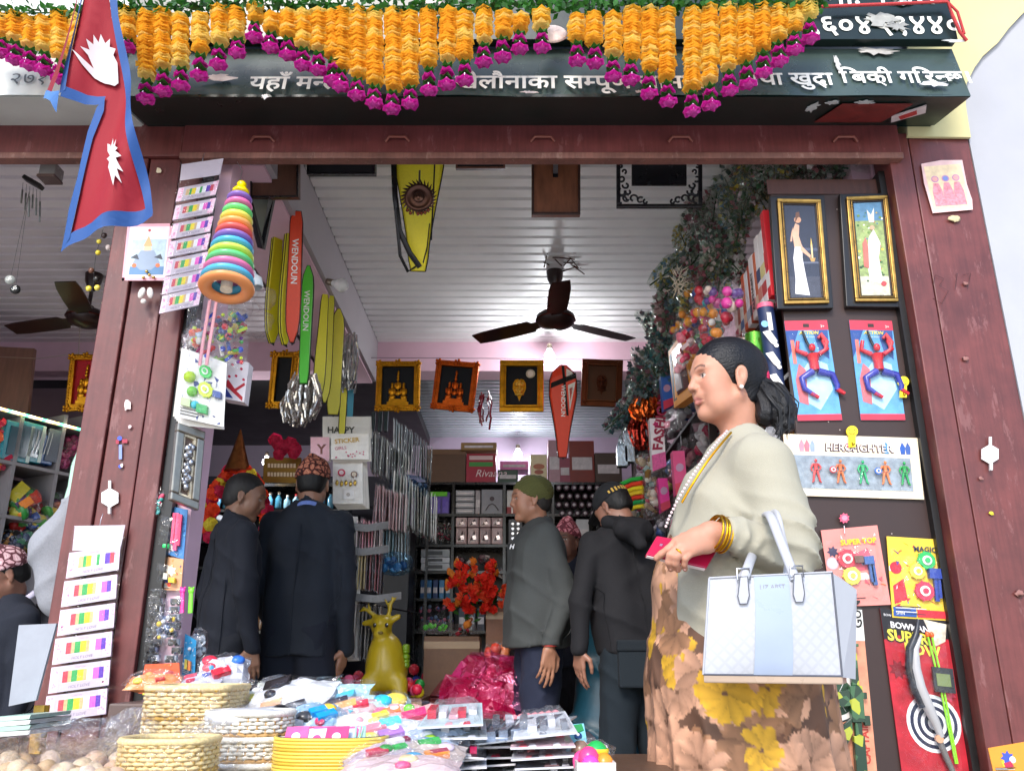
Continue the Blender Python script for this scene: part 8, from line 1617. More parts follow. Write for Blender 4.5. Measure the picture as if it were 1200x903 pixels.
# ================================================================ FLOOR GOODS
def carton(px0,py0,px1,py1,Y,dep,label,col='#8a6446',tape=True,shade=0):
 a,c=W(px0,py1,Y),W(px1,py0,Y);t=T('cardboard_box',label,'box',a);b=MB();b.box((a.x,Y,a.z),(c.x,Y+dep,c.z),M(col,'paper',var=.12,bump=.3));b.obj('carton',t,bevel=.004);b=MB();
 if tape: b.box((a.x-.001,Y-.002,c.z-.12*(c.z-a.z)-.03),(c.x+.001,Y-.0005,c.z-.12*(c.z-a.z)+.01),M('#a8835c','plastic',rough=.2));b.obj('tape',t)
 return t
carton(495,745,562,815,5.0,.35,'plain brown cardboard box taped near the top, standing in the middle of the shop')
carton(498,817,548,870,5.0,.35,'lower cardboard box under the plain brown one','#6c4c36');carton(380,818,494,870,4.3,.45,'open red printed carton full of balls under the yellow deer','#7c5440')
carton(497,871,548,930,5.0,.35,'bottom cardboard box of the middle pile','#6c4c36');carton(382,871,494,930,4.3,.45,'bottom carton under the ball carton','#6c5040');
carton(569,711,592,775,4.9,.2,'tall brown carton holding the red flowers beside the grey jacket','#8a5c40');carton(565,777,610,930,5.0,.3,'brown carton under the flower carton','#5c4434')
b=MB();rn=random.Random(8)
m_br=['#e02c38','#f04878','#2c8c3c','#e8d430','#d82848','#f06890','#c02030']
for i in range(46): 
 px=rn.uniform(383,492);py=rn.uniform(796,822);c=W(px,py,4.32+rn.uniform(.02,.3));b=MB();b.ell(c,.027,M(m_br[i % 7],'plastic'),12);b.obj('toy_ball',None,'%s plastic ball in the carton under the yellow deer' % ('red','pink','green','yellow','crimson','light pink','dark red')[i % 7],'ball','balls in the carton under the deer')
for i,(px,py,cc) in enumerate(((485,784,'#d02838'),(488,798,'#2c3c8c'),(500,793,'#c83048'),(420,792,'#e04858'))): b=MB();b.ell(W(px,py,5.1),.032,M(cc,'plastic'),12);b.obj('toy_ball',None,'%s ball heaped beside the deer' % ('bright red','dark blue','wine red','salmon')[i],'ball')
# deer toy
t=T('deer_toy','mustard yellow inflatable deer toy with antlers sitting in the carton','toy deer',W(455,815,4.4));md=M('#a99018','plastic',rough=.32,var=.08);DY=4.4
dq=lambda x,y,d=0: np.array(W(x,y,DY+d))
S=SDF(dq(450,770)-.36,dq(450,770)+.36,.009)
S.ell(dq(453,785),[.105,.13,.115],.04);S.ell(dq(452,765),[.085,.10,.10],.04);S.cone(dq(450,762),dq(448,742),.062,.042,.02);S.ell(dq(447,733),[.054,.058,.056],.015);S.ell(dq(446,742,-.05),[.036,.04,.034],.02)
for sx in (-1,1): S.cone(dq(447+sx*8,728),dq(447+sx*20,726-(4 if sx > 0 else -4)),.020,.014,.012);S.cone(dq(450+sx*17,800,-.08),dq(450+sx*19,815,-.10),.045,.035,.03)
S.cone(dq(441,722),dq(426,712),.013,.008,.006);S.cone(dq(434,717),dq(432,708),.008,.006,.004);S.cone(dq(455,722),dq(460,700),.012,.008,.006);S.cone(dq(457,712),dq(451,702),.008,.006,.004);S.cone(dq(459,706),dq(465,699),.007,.005,.004);S.cone(dq(428,713),dq(421,716),.008,.006,.004)
P,F=S.mesh();np_obj('deer_body',[(P,F)],[md],t)
b=MB();
for sx in (-1,1): b.ell(W(446+sx*7,732,DY-.062),(.009,.006,.011),m_blk,10);b.ell(W(446+sx*7+1,731,DY-.069),(.003,.002,.003),M('#f0f0f0','plastic'),6)
b.obj('eyes',t);b=MB();b.ell(W(446,741,DY-.092),(.014,.006,.008),M('#6c5a14','plastic'),8);b.obj('nose',t)
b=MB();rn=random.Random(1)
for i in range(12): c=W(476,770+rn.uniform(-14,14),DY-.02);b.ell(c,(.02,.03,.012),M('#6c8c1c','plastic'),8)
b.obj('green_patch',t)
# red flowers
t=T('flower_bouquet','big bunch of red and orange artificial tulips beside the grey jacket','flowers',W(570,712,4.85));rn=random.Random(23);m_r1,m_r2,m_r3=translucent('#e8301c'),translucent('#f0542c'),translucent('#f08a2c')
for i in range(84):
 u_=rn.random();px=562+rn.uniform(-34,30)*(1 if u_ > .2 else 1.15);py=690+rn.uniform(-32,26)
 if (px < 535 and py > 712) or (px < 540 and py < 668) or px > 596: continue
 b=MB();c=W(px,py,4.8+rn.uniform(-.08,.08));m=(m_r1,m_r1,m_r2,m_r3)[rn.randrange(4)];d=Vector((rn.uniform(-.8,.8),-1,rn.uniform(-.2,.9))).normalized();a=d.orthogonal().normalized();e=d.cross(a)
 for k in range(6):
  w=k*math.pi/3+rn.random();o_=a*math.cos(w)+e*math.sin(w);s_=d.cross(o_);r=.034;b.add([c,c+o_*r*.5+s_*r*.45+d*r*.3,c+o_*r*.75+d*r*1.1,c+o_*r*.5-s_*r*.45+d*r*.3],[(0,1,2,3)],m)
 b.obj('flower',t)
for px,py in ((528,672),(524,686),(535,660),(548,730)):
 b=MB();c=W(px,py,4.8);[b.ell(c+Vector((rn.uniform(-.015,.015),0,rn.uniform(-.01,.02))),(.014,.012,.022),m_r3,8) for _ in range(3)];b.obj('flower_bud',t)
b=MB()
for i in range(34): c=W(560+rn.uniform(-30,25),695+rn.uniform(-25,30),4.86);d=Vector((rn.uniform(-1,1),rn.uniform(-1,0),rn.uniform(-1,1))).normalized();s_=d.orthogonal().normalized();b.add([c,c+d*.03+s_*.012,c+d*.07,c+d*.03-s_*.012],[(0,1,2,3)],m_lf)
b.obj('leaves',t,kind='stuff')
# magenta bundle, teal sheet, oddments
blobbag(W(575,812,4.4),(.17,.15,.18),701,['#8c0c3c','#a81848','#780830','#b02c64'],n=130,shapes='petal',film_m=film('#f8a0c8',.3,.1,20),label='large clear bag stuffed with magenta cloth flowers in front of the capped man',name='magenta_bundle',cat='bag');blobbag(W(583,770,4.5),(.09,.08,.07),702,['#e85c30','#f08850','#d8402c'],n=14,film_m=film(op=.12),label='small bag of orange balls on the magenta bundle',name='ball_bag',shapes='ball')
blobbag(W(578,845,4.3),(.30,.2,.22),703,['#8c0c3c','#a01848','#700830'],n=90,shapes='petal',film_m=film('#f8a0c8',.15,.1,14),label='lower magenta bag behind the packs on the table',name='magenta_bundle',cat='bag')
for i,(px,py,cc,lab) in enumerate(((511,735,['#5cd02c','#48b824'],'lime green bowl wrapped in plastic on the cardboard box'),(545,738,['#b01830','#181418','#c8c8c8'],'crimson and black toy on the cardboard box'),(552,728,['#d8782c','#c86020'],'single orange ball above the crimson toy'))): blobbag(W(px,py,5.05),(.10 if i < 2 else .03,.08,.035),710+i,cc,n=8,film_m=film(op=.15),label=lab,name='wrapped_toy',cat='toy')
t=T('teal_sack','large teal plastic sack standing between the capped man and the black jacket','sack',W(715,800,4.3));S=SDF(np.array(W(715,800,4.3))-.5,np.array(W(715,800,4.3))+.5,.014);S.cone(W(712,760,4.35),W(712,880,4.3),.15,.20,.05,(1,.7,1));S.cone(W(700,722,4.35),W(712,760,4.35),.07,.14,.05);S.noise(wrinkle(.014,16,9,5));P,F=S.mesh();np_obj('sheet',[(P,F)],[M('#1c4a5c','plastic',var=.35,bump=.5,scale=9,rough=.4)],t)
b=MB();b.tube([W(690,722,4.3),W(712,722,4.3)],.01,M('#3c7c94','plastic'),6);b.obj('tie',t)
# ================================================================ LEFT SHOP
t_w=T('white_shelf','pale shelf unit with coloured goods in the left neighbouring shop','shelf',W(40,700,4.4));ms=M('#8c888c','paint',var=.08)
Z0,Z1=W(0,478,4.3),W(96,512,5.3);Ax=Panel(Vector((Z0.x-.9,3.4,.02)),Vector((Z1.x+.4,5.75,.02)),Vector((Z1.x+.4,5.75,Z1.z-.04)),Vector((Z0.x-.9,3.4,Z0.z+.02)))
fa=lambda px: None
dirv=(Ax.p[1]-Ax.p[0]).normalized()
def onax(px,py):  # intersection of the pixel's ray with the shelf front
 d=ray(px,py);o=Vector((0,0,CZ));k=(Ax.p[0]-o).dot(Ax.n)/d.dot(Ax.n);return o+d*k
def abc(p): v=p-Ax.p[0];return v.dot(dirv)/(Ax.p[1]-Ax.p[0]).length,p.z
for py in (478,538,602,650,700):
 z=onax(4,py).z;b=MB();a0,a1=Ax.p[0].copy(),Ax.p[1].copy();a0.z=a1.z=z;dn=Ax.n*-.32;b.hexa([a0+Vector((0,0,-.02)),a1+Vector((0,0,-.02)),a1+dn+Vector((0,0,-.02)),a0+dn+Vector((0,0,-.02)),a0,a1,a1+dn,a0+dn],ms);b.obj('shelf_board',t_w)
for px in (14,66,96): p=onax(px,560);b=MB();b.obox(Vector((p.x,p.y,(onax(px,480).z)/2))-Ax.n*.16,[dirv,Ax.n,Vector((0,0,1))],(.012,.155,onax(px,480).z/2-.012),ms);b.obj('upright',t_w)
b=MB();p=(Ax.p[0]+Ax.p[1])/2-Ax.n*.34;b.obox(Vector((p.x,p.y,.9)),[dirv,Ax.n,Vector((0,0,1))],((Ax.p[1]-Ax.p[0]).length/2,.008,.9),M('#2c2428','wall'));b.obj('back_panel',t_w)
t=T('light_strip','string of green and amber lights along the top edge of the left shelf','lights',onax(4,480));z=onax(4,478).z
for i in range(16):
 p=onax(-10+i*7,478);a0=Vector((p.x,p.y,z-.01))+Ax.n*.012;b=MB();b.obox(a0,[dirv,Ax.n,Vector((0,0,1))],(.022,.004,.006),emit(('#40e8a0','#fff0c0','#ffc060')[i % 3],3));b.obj('lamp',t)
k=0
for (px,py,r,cc,lab) in ((5,508,(.09,.08,.10),['#d02848','#e85c30','#3c8c4c','#8c2048'],'heap of red and green toy packets on the top left shelf'),(6,536,(.09,.08,.09),['#c83050','#f0a040','#50303c'],'red toy packets below the heap at the far left'),(28,588,(.16,.1,.10),['#c8c030','#d83828','#2c8c3c','#e8842c','#48306c'],'heap of yellow, red and green small toys on the middle left shelf'),(50,605,(.16,.1,.10),['#48a040','#d83030','#e0c040','#2c509c'],'heap of mixed coloured toys right of the yellow heap'),(75,590,(.12,.1,.08),['#3c5c3c','#c06040','#5c3050'],'dark heap of small toys near the post'),(20,632,(.2,.1,.06),['#203860','#3c7c5c','#c08030','#102040'],'dark blue bags on the lower left shelf'),(60,640,(.14,.1,.05),['#c8a030','#40304c','#8c3c30'],'flat bags on the lower left shelf near the post'),(86,535,(.05,.06,.10),['#c83878','#e060a0'],'pink packets on the left shelf beside the post'),(94,522,(.05,.06,.10),['#d04888','#8c2858'],'dark pink packets nearest the post'),(2,655,(.1,.1,.05),['#7a3048','#28543c'],'wine red bags at the lowest left shelf')):
 blobbag(onax(px,py)-Ax.n*.1+Vector((0,0,0)),r,800+k,cc,n=34,film_m=film(op=.10),label=lab,name='toy_heap',cat='toys');k+=1
for i,px in enumerate((22,36)):
 t=T('blue_box','teal blue glossy window box on the left shelf, %s' % ('left one of two','right one of two'),'box',onax(px,538)) if 0 else T('blue_box','teal blue glossy window box on the left shelf, %s' % ('left one of two','right one of two')[i],'box',onax(px,538));zb=onax(px,541).z+.002;p=onax(px,520);h=onax(px,494).z-zb;b=MB();b.obox(Vector((p.x,p.y,zb+h/2))-Ax.n*.06,[dirv,Ax.n,Vector((0,0,1))],(.085,.05,h/2),M('#2a8c9c','plastic'));b.obj('carton',t,bevel=.004)
 b=MB();b.obox(Vector((p.x,p.y,zb+h/2))-Ax.n*.008,[dirv,Ax.n,Vector((0,0,1))],(.06,.003,h/2-.03),M('#1c4c5c','plastic',rough=.08));b.obj('window',t);b=MB();b.obox(Vector((p.x,p.y,zb+h/2))-Ax.n*.008+dirv*.074,[dirv,Ax.n,Vector((0,0,1))],(.010,.003,h/2-.006),M('#d8e8e0','paper'));b.obj('white_strip',t)
t=T('toy_rack','small white wire rack with blue toys hanging under the light strip','rack',onax(55,538));b=MB()
for k in range(5): p=onax(46+k*4,505+k*.6);b.tube([p,p+Vector((0,0,-.03)),p+Vector((.0,-.02,-.14))],.003,M('#c8ccd0','plastic'),5)
b.obj('wires',t);b=MB();p=onax(52,525);b.obox(p-Ax.n*.05,[dirv,Ax.n,Vector((0,0,1))],(.08,.03,.09),M('#2c5c98','plastic'));b.obj('toy',t,bevel=.006);b=MB();p=onax(66,522);b.obox(p-Ax.n*.02,[dirv,Ax.n,Vector((0,0,1))],(.05,.01,.10),M('#7c8490','cloth'));b.obj('grey_cloth',t)
b=MB();P=Panel(W(-20,480,4.9),W(32,484,4.9),W(40,408,4.9),W(-20,405,4.9));P.rect(b,0,0,1,1,-.03,0,M('#6e4a3c','wood'));b.obj('plywood_board',None,'plain brown plywood board leaning above the left shelf','board')
b=MB();b.tube([W(0,418,4.9),W(45,420,4.9),W(100,413,4.9),W(120,412,4.9)],.002,M('#b8a898','metal'),4);b.tube([W(94,380,4.5),W(92,415,4.6)],.002,M('#b8a898','metal'),4);b.obj('hanging_wire',None,'thin sagging wire across the left shop above the plywood board','wire')
g=MB();g.box((-4.4,5.75,.01),(-2.35,5.79,2.6),M('#6c5a64','wall'));structure(g,'partition_wall')
# chair back, coat and white board beside the post
t=T('plastic_chair','mint green plastic chair back peeping out beside the left post','chair',W(80,780,3.0));b=MB();pts=[(86,545),(82,570),(76,590),(73,610),(73,630),(77,660)];b.tube([W(x+3,y_,3.0) for x,y_ in pts],.016,M('#a8ccb8','plastic'),10);b.tube([W(100,520,3.0),W(86+3,545,3.0)],.016,M('#a8ccb8','plastic'),10);b.obj('back_rim',t);b=MB();
for k in range(3): b.tube([W(84+k*9,575,3.02),W(82+k*9,700,3.02)],.010,M('#b8d4c4','plastic'),8)
b.obj('slats',t);b=MB();b.box((W(80,760,3.0).x,2.9,.42),(W(80,760,3.0).x+.4,3.3,.45),M('#a8ccb8','plastic'));b.obj('seat',t);
for dx in (0,.36):
 for dy in (2.92,3.26): b=MB();b.tube([(W(80,760,3.0).x+.02+dx,dy,.42),(W(80,760,3.0).x+.02+dx,dy,.006)],.016,M('#a8ccb8','plastic'),8);b.obj('leg',t)
S=SDF(np.array(W(68,640,2.95))-.35,np.array(W(68,640,2.95))+.35,.010);S.cone(W(92,590,2.95),W(62,640,2.95),.05,.07,.04);S.cone(W(62,640,2.95),W(68,700,2.95),.075,.065,.04);S.cone(W(85,640,2.97),W(80,700,2.97),.08,.07,.04);S.noise(wrinkle(.008,26,12,9));P,F=S.mesh();np_obj('hanging_coat',[(P,F)],[M('#8c8e94','cloth',var=.1)],None,'pale grey coat draped over the green chair beside the left post','coat')
b=MB();P=PQ((10,827),(42,820),(66,730),(22,732),2.35);P.rect(b,0,0,1,1,-.01,0,M('#9a9ea6','paper'));b.obj('white_board',None,'blank white board leaning in front of the left post','board');P=PQ((30,905),(44,905),(52,826),(40,826),2.4);b=MB();P.rect(b,0,0,1,1,-.03,0,M('#c89a2c','wood'));b.obj('wooden_batten',None,'yellow wooden leg below the white board','board leg')
b=MB();
for k in range(4): P=PQ((-12,846+k*6),(34,842+k*6),(36,837+k*6),(-12,840+k*6),2.2);P.rect(b,0,0,1,1,-.2,0,M(('#b8d8c8','#d8dcd8','#a8c8b8','#d0d0cc')[k],'plastic'))
b.obj('tray_stack',None,'stack of pale green trays at the bottom left corner','trays')
# ================================================================ GOODS TABLE IN FRONT
t=T('table','low display table in front of the shop heaped with toys and baskets','table',(-.7,1.75,0));b=MB();b.box((-1.75,1.2,.46),(.36,2.36,.495),M('#5c4434','wood'));b.obj('table_top',t,bevel=.004)
for x in (-1.7,.30):
 for y in (1.24,2.31): b=MB();b.box((x-.025,y-.025,0),(x+.025,y+.025,.459),M('#5c4434','wood'));b.obj('leg',t)
TZ=.497
def woven(c,rx,ry,h,col,col2,pw=4,step=.0075,name='wicker_basket',label=None,lid=None,taper=1.0,group=None,film_on=True,rz=0):
 c=Vector(c);t=T(name,label,'basket',c,group);b=MB();n=96;m1,m2=M(col,'cloth',var=.25,bump=.3,scale=200,rough=.6),M(col2,'cloth',var=.25,bump=.3,scale=200,rough=.6)
 def pt(a,s_,z):
  ca,sa=math.cos(a),math.sin(a);q_=(abs(ca)**pw+abs(sa)**pw)**(-1/pw);x,y=ca*q_*rx*s_,sa*q_*ry*s_;return c+Vector((x*math.cos(rz)-y*math.sin(rz),x*math.sin(rz)+y*math.cos(rz),z))
 k=int(h/step)
 for j in range(k):
  f_=j/max(k-1,1);s_=taper+(1-taper)*f_;pts=[pt(2*math.pi*i/n,s_*(1+.04*math.sin(i*math.pi/2+.8+j*math.pi)),step*(j+.5)+ru(-.0006,.0006)) for i in range(n+1)];b.tube(pts,step*.52,m1 if (j*5) % 7 else m2,5,cap=False)
 b.obj('woven_side',t,kind='stuff');b=MB()
 for i in range(0,n,3): b.tube([pt(2*math.pi*i/n,taper*.995,0),pt(2*math.pi*i/n,.995,h)],.003,m2,4)
 b.obj('stakes',t,kind='stuff');b=MB();b.tube([pt(2*math.pi*i/n,1.01,h) for i in range(n+1)],step*.95,m1,6,cap=False);b.obj('rim',t)
 b=MB();vs=[pt(2*math.pi*i/n,taper*.98,.003) for i in range(n)];b.add(vs,[tuple(range(n))],m2);b.obj('bottom',t)
 if film_on:
  b=MB();rn=random.Random(int(c.x*99));K=22;vs=[]
  for j in range(6):
   for i in range(K): v=pt(2*math.pi*i/K,1.07+rn.uniform(-.03,.05),-.004+h*1.06*j/5);vs.append(v)
  b.add(vs,[(j*K+i,j*K+(i+1) % K,(j+1)*K+(i+1) % K,(j+1)*K+i) for j in range(5) for i in range(K)],film(op=.13,rough=.07));b.obj('clear_wrap',t)
 return t
a,c=W(158,903,1.85),W(266,806,1.85)
woven(((a.x+c.x)/2,1.93,TZ),(c.x-a.x)/2,.09,c.z-TZ,'#d8c08c','#b8903c',8,.0078,label='tall rectangular straw basket in clear wrap at the left of the table')
a=W(300,850,1.99);b=MB()
woven((W(188,903,1.52).x,1.55,TZ),.075,.06,W(188,872,1.5).z-TZ+.004,'#dcc48c','#c09a50',3,.0068,label='small round-cornered straw basket at the front left of the table',film_on=True)
for k,(h0,s_) in enumerate(((0,1.0),(.045,.98),(.09,.96))): woven((W(283,903,1.72).x,1.75,TZ+h0),.082*s_,.07*s_,.040,'#d8d4c8','#b89058',2.6,.0068,label='%s of three stacked whitish round baskets beside the yellow tub' % ('lowest','middle','topmost')[k],group=None,film_on=k == 1,name='round_basket')
t=T('lidded_dish','clear lidded dish with white spotted lid on the round baskets','dish',W(288,850,1.75));b=MB();cc=W(288,846,1.75);b.lathe([(.001,0),(.075,0),(.08,.008),(.078,.02),(.03,.026),(.001,.026)],cc,M('#d8d8dc','plastic'),n=28,scale=(1,.85));b.obj('dish',t)
# yellow ribbed tub
t=T('yellow_tub','yellow ribbed oval tub lined in navy with pink packets inside, on the table','tub',(W(376,903,1.62).x,1.7,TZ));cx=W(376,903,1.62).x;zt=W(376,866,1.60).z;my=M('#e0c04c','plastic',rough=.4,var=.08);k=int((zt-TZ)/.0058)
for j in range(k): b=MB();z=TZ+.0058*(j+.5);b.tube([(cx+.104*(abs(math.cos(a))**.6)*math.copysign(1,math.cos(a)),1.70+.07*math.sin(a),z) for a in np.linspace(0,2*math.pi,49)],.0034,my if j % 4 else M('#d0a838','plastic'),6,cap=False);b.obj('rib',t)
b=MB();vs=[(cx+.099*(abs(math.cos(a))**.6)*math.copysign(1,math.cos(a)),1.70+.066*math.sin(a),z) for z in (TZ+.002,zt) for a in np.linspace(0,2*math.pi,49)[:-1]];b.add(vs,[(i,(i+1) % 48,48+(i+1) % 48,48+i) for i in range(48)]+[tuple(range(48))],M('#16264c','plastic'));b.obj('navy_liner',t)
for i in range(9):
 px=345+i*8;c=W(px,862+(i % 2)*3,1.68+.02*(i % 3));b=MB();P=Panel(c+Vector((-.022,0,-.02)),c+Vector((.022,ru(-.01,.01),-.022)),c+Vector((.02,.03,.016)),c+Vector((-.022,.03,.014)));P.rect(b,0,0,1,1,-.003,0,M(('#f05a94','#f2f0f2','#e83c74','#c8d8f0')[i % 4],'paper',var=.3));P.disc(b,.5,.5,.008,0,.003,M(('#ffffff','#e84080')[i % 2],'paper'));b.obj('sachet',None,'%s sachet sticking out of the yellow tub, number %s from the left' % (('pink','white','hot pink','pale blue')[i % 4],('one','two','three','four','five','six','seven','eight','nine')[i]),'sachet')
for i in range(6): b=MB();p=W(416+i*2.2,862,1.69);b.tube([p+Vector((0,0,-.03)),p+Vector((ru(-.008,.008),ru(-.01,.01),.018))],.0018,M('#a8d8d0','plastic'),5);b.obj('stick',None,'pale green plastic stick standing at the right end of the yellow tub','stick','green sticks in the yellow tub')
# wooden balls in a bag
t=T('wooden_ball_bag','long clear bag of pale wooden balls at the front left of the table','bag',(-.9,1.5,TZ));rn=random.Random(3)
for i in range(64):
 px=rn.uniform(-20,165);Y=1.42+rn.uniform(0,.28);zz=TZ+.021+(.032 if i % 2 else 0)*rn.uniform(.6,1);x=W(px,880,Y).x;b=MB();b.ell((x,Y,zz),rn.uniform(.016,.022),M(rc('#d8c0a0','#c8a880','#e0c8b4','#cfae94'),'wood',var=.12),12);b.obj('wooden_ball',t)
b=MB();K,N=26,7;x0,x1=W(-30,880,1.55).x,W(172,880,1.55).x;vs=[(x0+(x1-x0)*i/K,1.55-.2*math.cos(math.pi*j/N)*(1+rn.uniform(-.08,.1)),TZ+.004+.082*math.sin(math.pi*j/N)*(.8+.45*abs(math.sin(i*.7+rn.random())))) for i in range(K+1) for j in range(N+1)];b.add(vs,[(i*(N+1)+j,i*(N+1)+j+1,(i+1)*(N+1)+j+1,(i+1)*(N+1)+j) for i in range(K) for j in range(N)],film(op=.2,rough=.06));b.obj('clear_wrap',t)
for i,(px,py,Y,r,lab) in enumerate(((150,862,1.75,(.05,.03,.045),'tied-off corner of clear wrap sticking up left of the straw basket'),(245,880,1.6,(.055,.03,.05),'crumpled clear film between the small basket and the round baskets'),(225,868,1.62,(.04,.03,.02),'crumpled clear film lying on the small straw basket'),(95,862,1.75,(.09,.03,.03),'flat folded clear film lying behind the wooden balls'))):
 b=MB();b.ell(W(px,py,Y),r,film(op=.22,rough=.06,scale=40),16,noise=.28,seed=i,smooth=False);b.obj('plastic_bag',None,lab,'plastic bag')
# heap of small things under and behind the visible packs (fills the middle of the table)
def pillow(c,w,d,h,yaw,pitch,col,name,label,deco=(),seed=0,group=None,fcol='#ffffff',roll=0):
 rn=random.Random(seed);c=Vector(c);t=T(name,label,'toy bag',c,group);Rm=Matrix.Rotation(yaw,3,'Z') @ Matrix.Rotation(pitch,3,'X') @ Matrix.Rotation(roll,3,'Y');f=lambda x,y,z: c+Rm @ Vector((x,y,z));b=MB();n=8
 for sg_ in (1,-1):
  vs=[];
  for j in range(n+1):
   for i in range(n+1):
    a,e=i/n*2-1,j/n*2-1;bul=max(0,(1-a*a)*(1-e*e))**.5;vs.append(f(a*w/2*(1+.06*rn.uniform(-1,1)*(abs(a) == 1)),e*d/2*(1+.06*rn.uniform(-1,1)*(abs(e) == 1)),sg_*h/2*bul+rn.uniform(-.10,.10)*h*(bul > 0)))
  fs=[(j*(n+1)+i,j*(n+1)+i+1,(j+1)*(n+1)+i+1,(j+1)*(n+1)+i) for j in range(n) for i in range(n)];b.add(vs,fs,M(col,'plastic',rough=.2,var=.12,bump=.4,scale=30),False)
 b.obj('pack',t);b=MB()
 for k,cc in enumerate(deco):
  x,y=rn.uniform(-.30,.30)*w,rn.uniform(-.32,.25)*d;z=h/2*math.sqrt(max(0,(1-(2*x/w)**2)*(1-(2*y/d)**2)))*.95;s_=min(w,d)*rn.uniform(.10,.22);kind=rn.random();mm=M(cc,'plastic',rough=.25)
  if kind < .45: b.ell(f(x,y,z),(s_,s_*.8,h*.12+.002),mm,10,ax=[Rm @ Vector(v) for v in ((1,0,0),(0,1,0),(0,0,1))])
  else: b.obox(f(x,y,z),[Rm @ Vector(v) for v in ((.9,.43,0),(-.43,.9,0),(0,0,1))],(s_*1.1,s_*.55,h*.10+.002),mm)
 b.obj('print',t)
 b=MB();vs=[]
 for j in range(n+1):
  for i in range(n+1): a,e=i/n*2-1,j/n*2-1;bul=max(0,(1-a*a)*(1-e*e))**.5;vs.append(f(a*w*.54,e*d*.54,h*.5*bul+.006+rn.uniform(-.15,.2)*h))
 b.add(vs,fs,film(fcol,.16,.07,30));b.obj('clear_wrap',t)
 return t
PB_=[  # px, py, Y, w, d, h, yaw, pitch, col, deco, label
 (262,790,2.20,.12,.10,.07,.3,.7,'#c8c8d0',['#d8283c','#e04858','#2c6cc8','#38a8d8','#d83048'],'clear bag of red and blue toys standing behind the tall straw basket'),
 (232,803,2.15,.10,.08,.04,-.3,.5,'#b8b8c8',['#c83050','#d84860','#3858a8'],'red trinket bag on the rim of the tall straw basket'),
 (180,800,2.15,.12,.06,.04,.1,.5,'#d88c50',['#e8e04c','#c83c30','#f0a060'],'orange and yellow pack behind the left end of the straw basket'),
 (292,822,2.05,.10,.12,.05,-.2,.6,'#c8ccc0',['#d8d83c','#38383c','#a02838','#f0f0f0'],'grey and yellow packet right of the tall straw basket'),
 (335,824,1.95,.20,.15,.06,-.45,.65,'#c8cacc',['#1c1c22','#26262c','#c02838','#141418','#d8a880','#303038'],'big clear bag with a black and white toy car print, centre of the table heap'),
 (318,848,1.82,.16,.10,.05,.35,.4,'#9c9ea4',['#26262c','#141418','#c8c8d0','#38383c'],'dark patterned bag below the toy car bag'),
 (392,822,2.12,.16,.12,.05,-.5,.7,'#a8ccd4',['#40b8d8','#e8e8e8','#5c6c7c','#28a0c8'],'turquoise edged bag leaning behind the yellow tub'),
 (372,848,1.85,.12,.10,.07,.2,.5,'#88a8c0',['#1c90d0','#2098d8','#f0d040','#38383c','#e04070'],'bright blue and yellow toy bag right behind the yellow tub'),
 (408,838,1.92,.14,.10,.05,-.2,.6,'#c8a8a8',['#c83048','#e0a868','#383848','#d8c0c8'],'red and brown packet right of the blue toy bag'),
 (440,838,1.94,.16,.12,.06,.3,.6,'#c0dce0',['#2cc0dc','#48c8e0','#f0d850','#f0f0f0','#e85c88'],'cyan and pink plush bag in the middle of the heap'),
 (480,850,1.90,.15,.12,.06,-.2,.6,'#e0a8a4',['#e03c70','#f08050','#f0c0c8','#70c83c'],'orange and pink plush bag left of the black packs'),
 (428,852,1.80,.12,.08,.04,.1,.5,'#d8dcd4',['#e8d848','#f0e868','#e8a0b0'],'yellow topped packet behind the green sticks'),
 (455,862,1.76,.15,.10,.045,.0,.45,'#d8dce0',['#e08898','#60c8c8','#f0e8e8','#d8d868','#a878c0'],'white pastel candy bag right of the yellow tub'),
 (500,868,1.74,.14,.09,.045,-.3,.35,'#a8b8d0',['#2c68c0','#3878d0','#e8e8e8','#88b030'],'blue and white sachet bag beside the black packs'),
 (452,884,1.66,.15,.09,.04,.15,.3,'#b8a8b8',['#c83050','#38a850','#8c2c4c','#e8e0e0','#2c8c3c'],'bag of red and green sweets low in the heap'),
 (495,886,1.66,.15,.09,.04,-.1,.3,'#b8a8a0',['#30a848','#e8903c','#a02c48','#d8c8d8'],'bag of green and orange sweets below the blue sachets'),
 (470,902,1.58,.20,.09,.04,.05,.2,'#c8b0b0',['#e85c88','#50a0c8','#e8d0a0'],'pink and blue bag at the front edge of the heap'),
 (398,795+45,2.05,.14,.10,.05,.4,.7,'#7c7c8c',['#38304c','#c8d0e0','#d83c60'],'dark lilac packet wedged deep in the heap')]
for i,a in enumerate(PB_): pillow(W(a[0],a[1],a[2]),a[3],a[4],a[5],a[6],a[7],a[8],'toy_bag',a[10],a[9],i)
# support heap so that nothing hovers: cartons of stock under the bags
for i,(x0,x1,y0,y1,z) in enumerate(((W(250,880,2.1).x,W(410,880,2.1).x,1.86,2.3,.60),(W(412,880,2.0).x,W(520,880,2.0).x,1.84,2.3,.585),(W(150,880,2.2).x,W(246,880,2.2).x,2.06,2.3,.63))):
 t=T('stock_carton',('open carton under the toy car bag','open carton under the plush bags','carton behind the tall straw basket')[i],'box',(x0,y0,TZ));b=MB();b.box((x0,y0,TZ),(x1,y1,z),M('#5c4a44','paper'));b.obj('carton',t,bevel=.004)
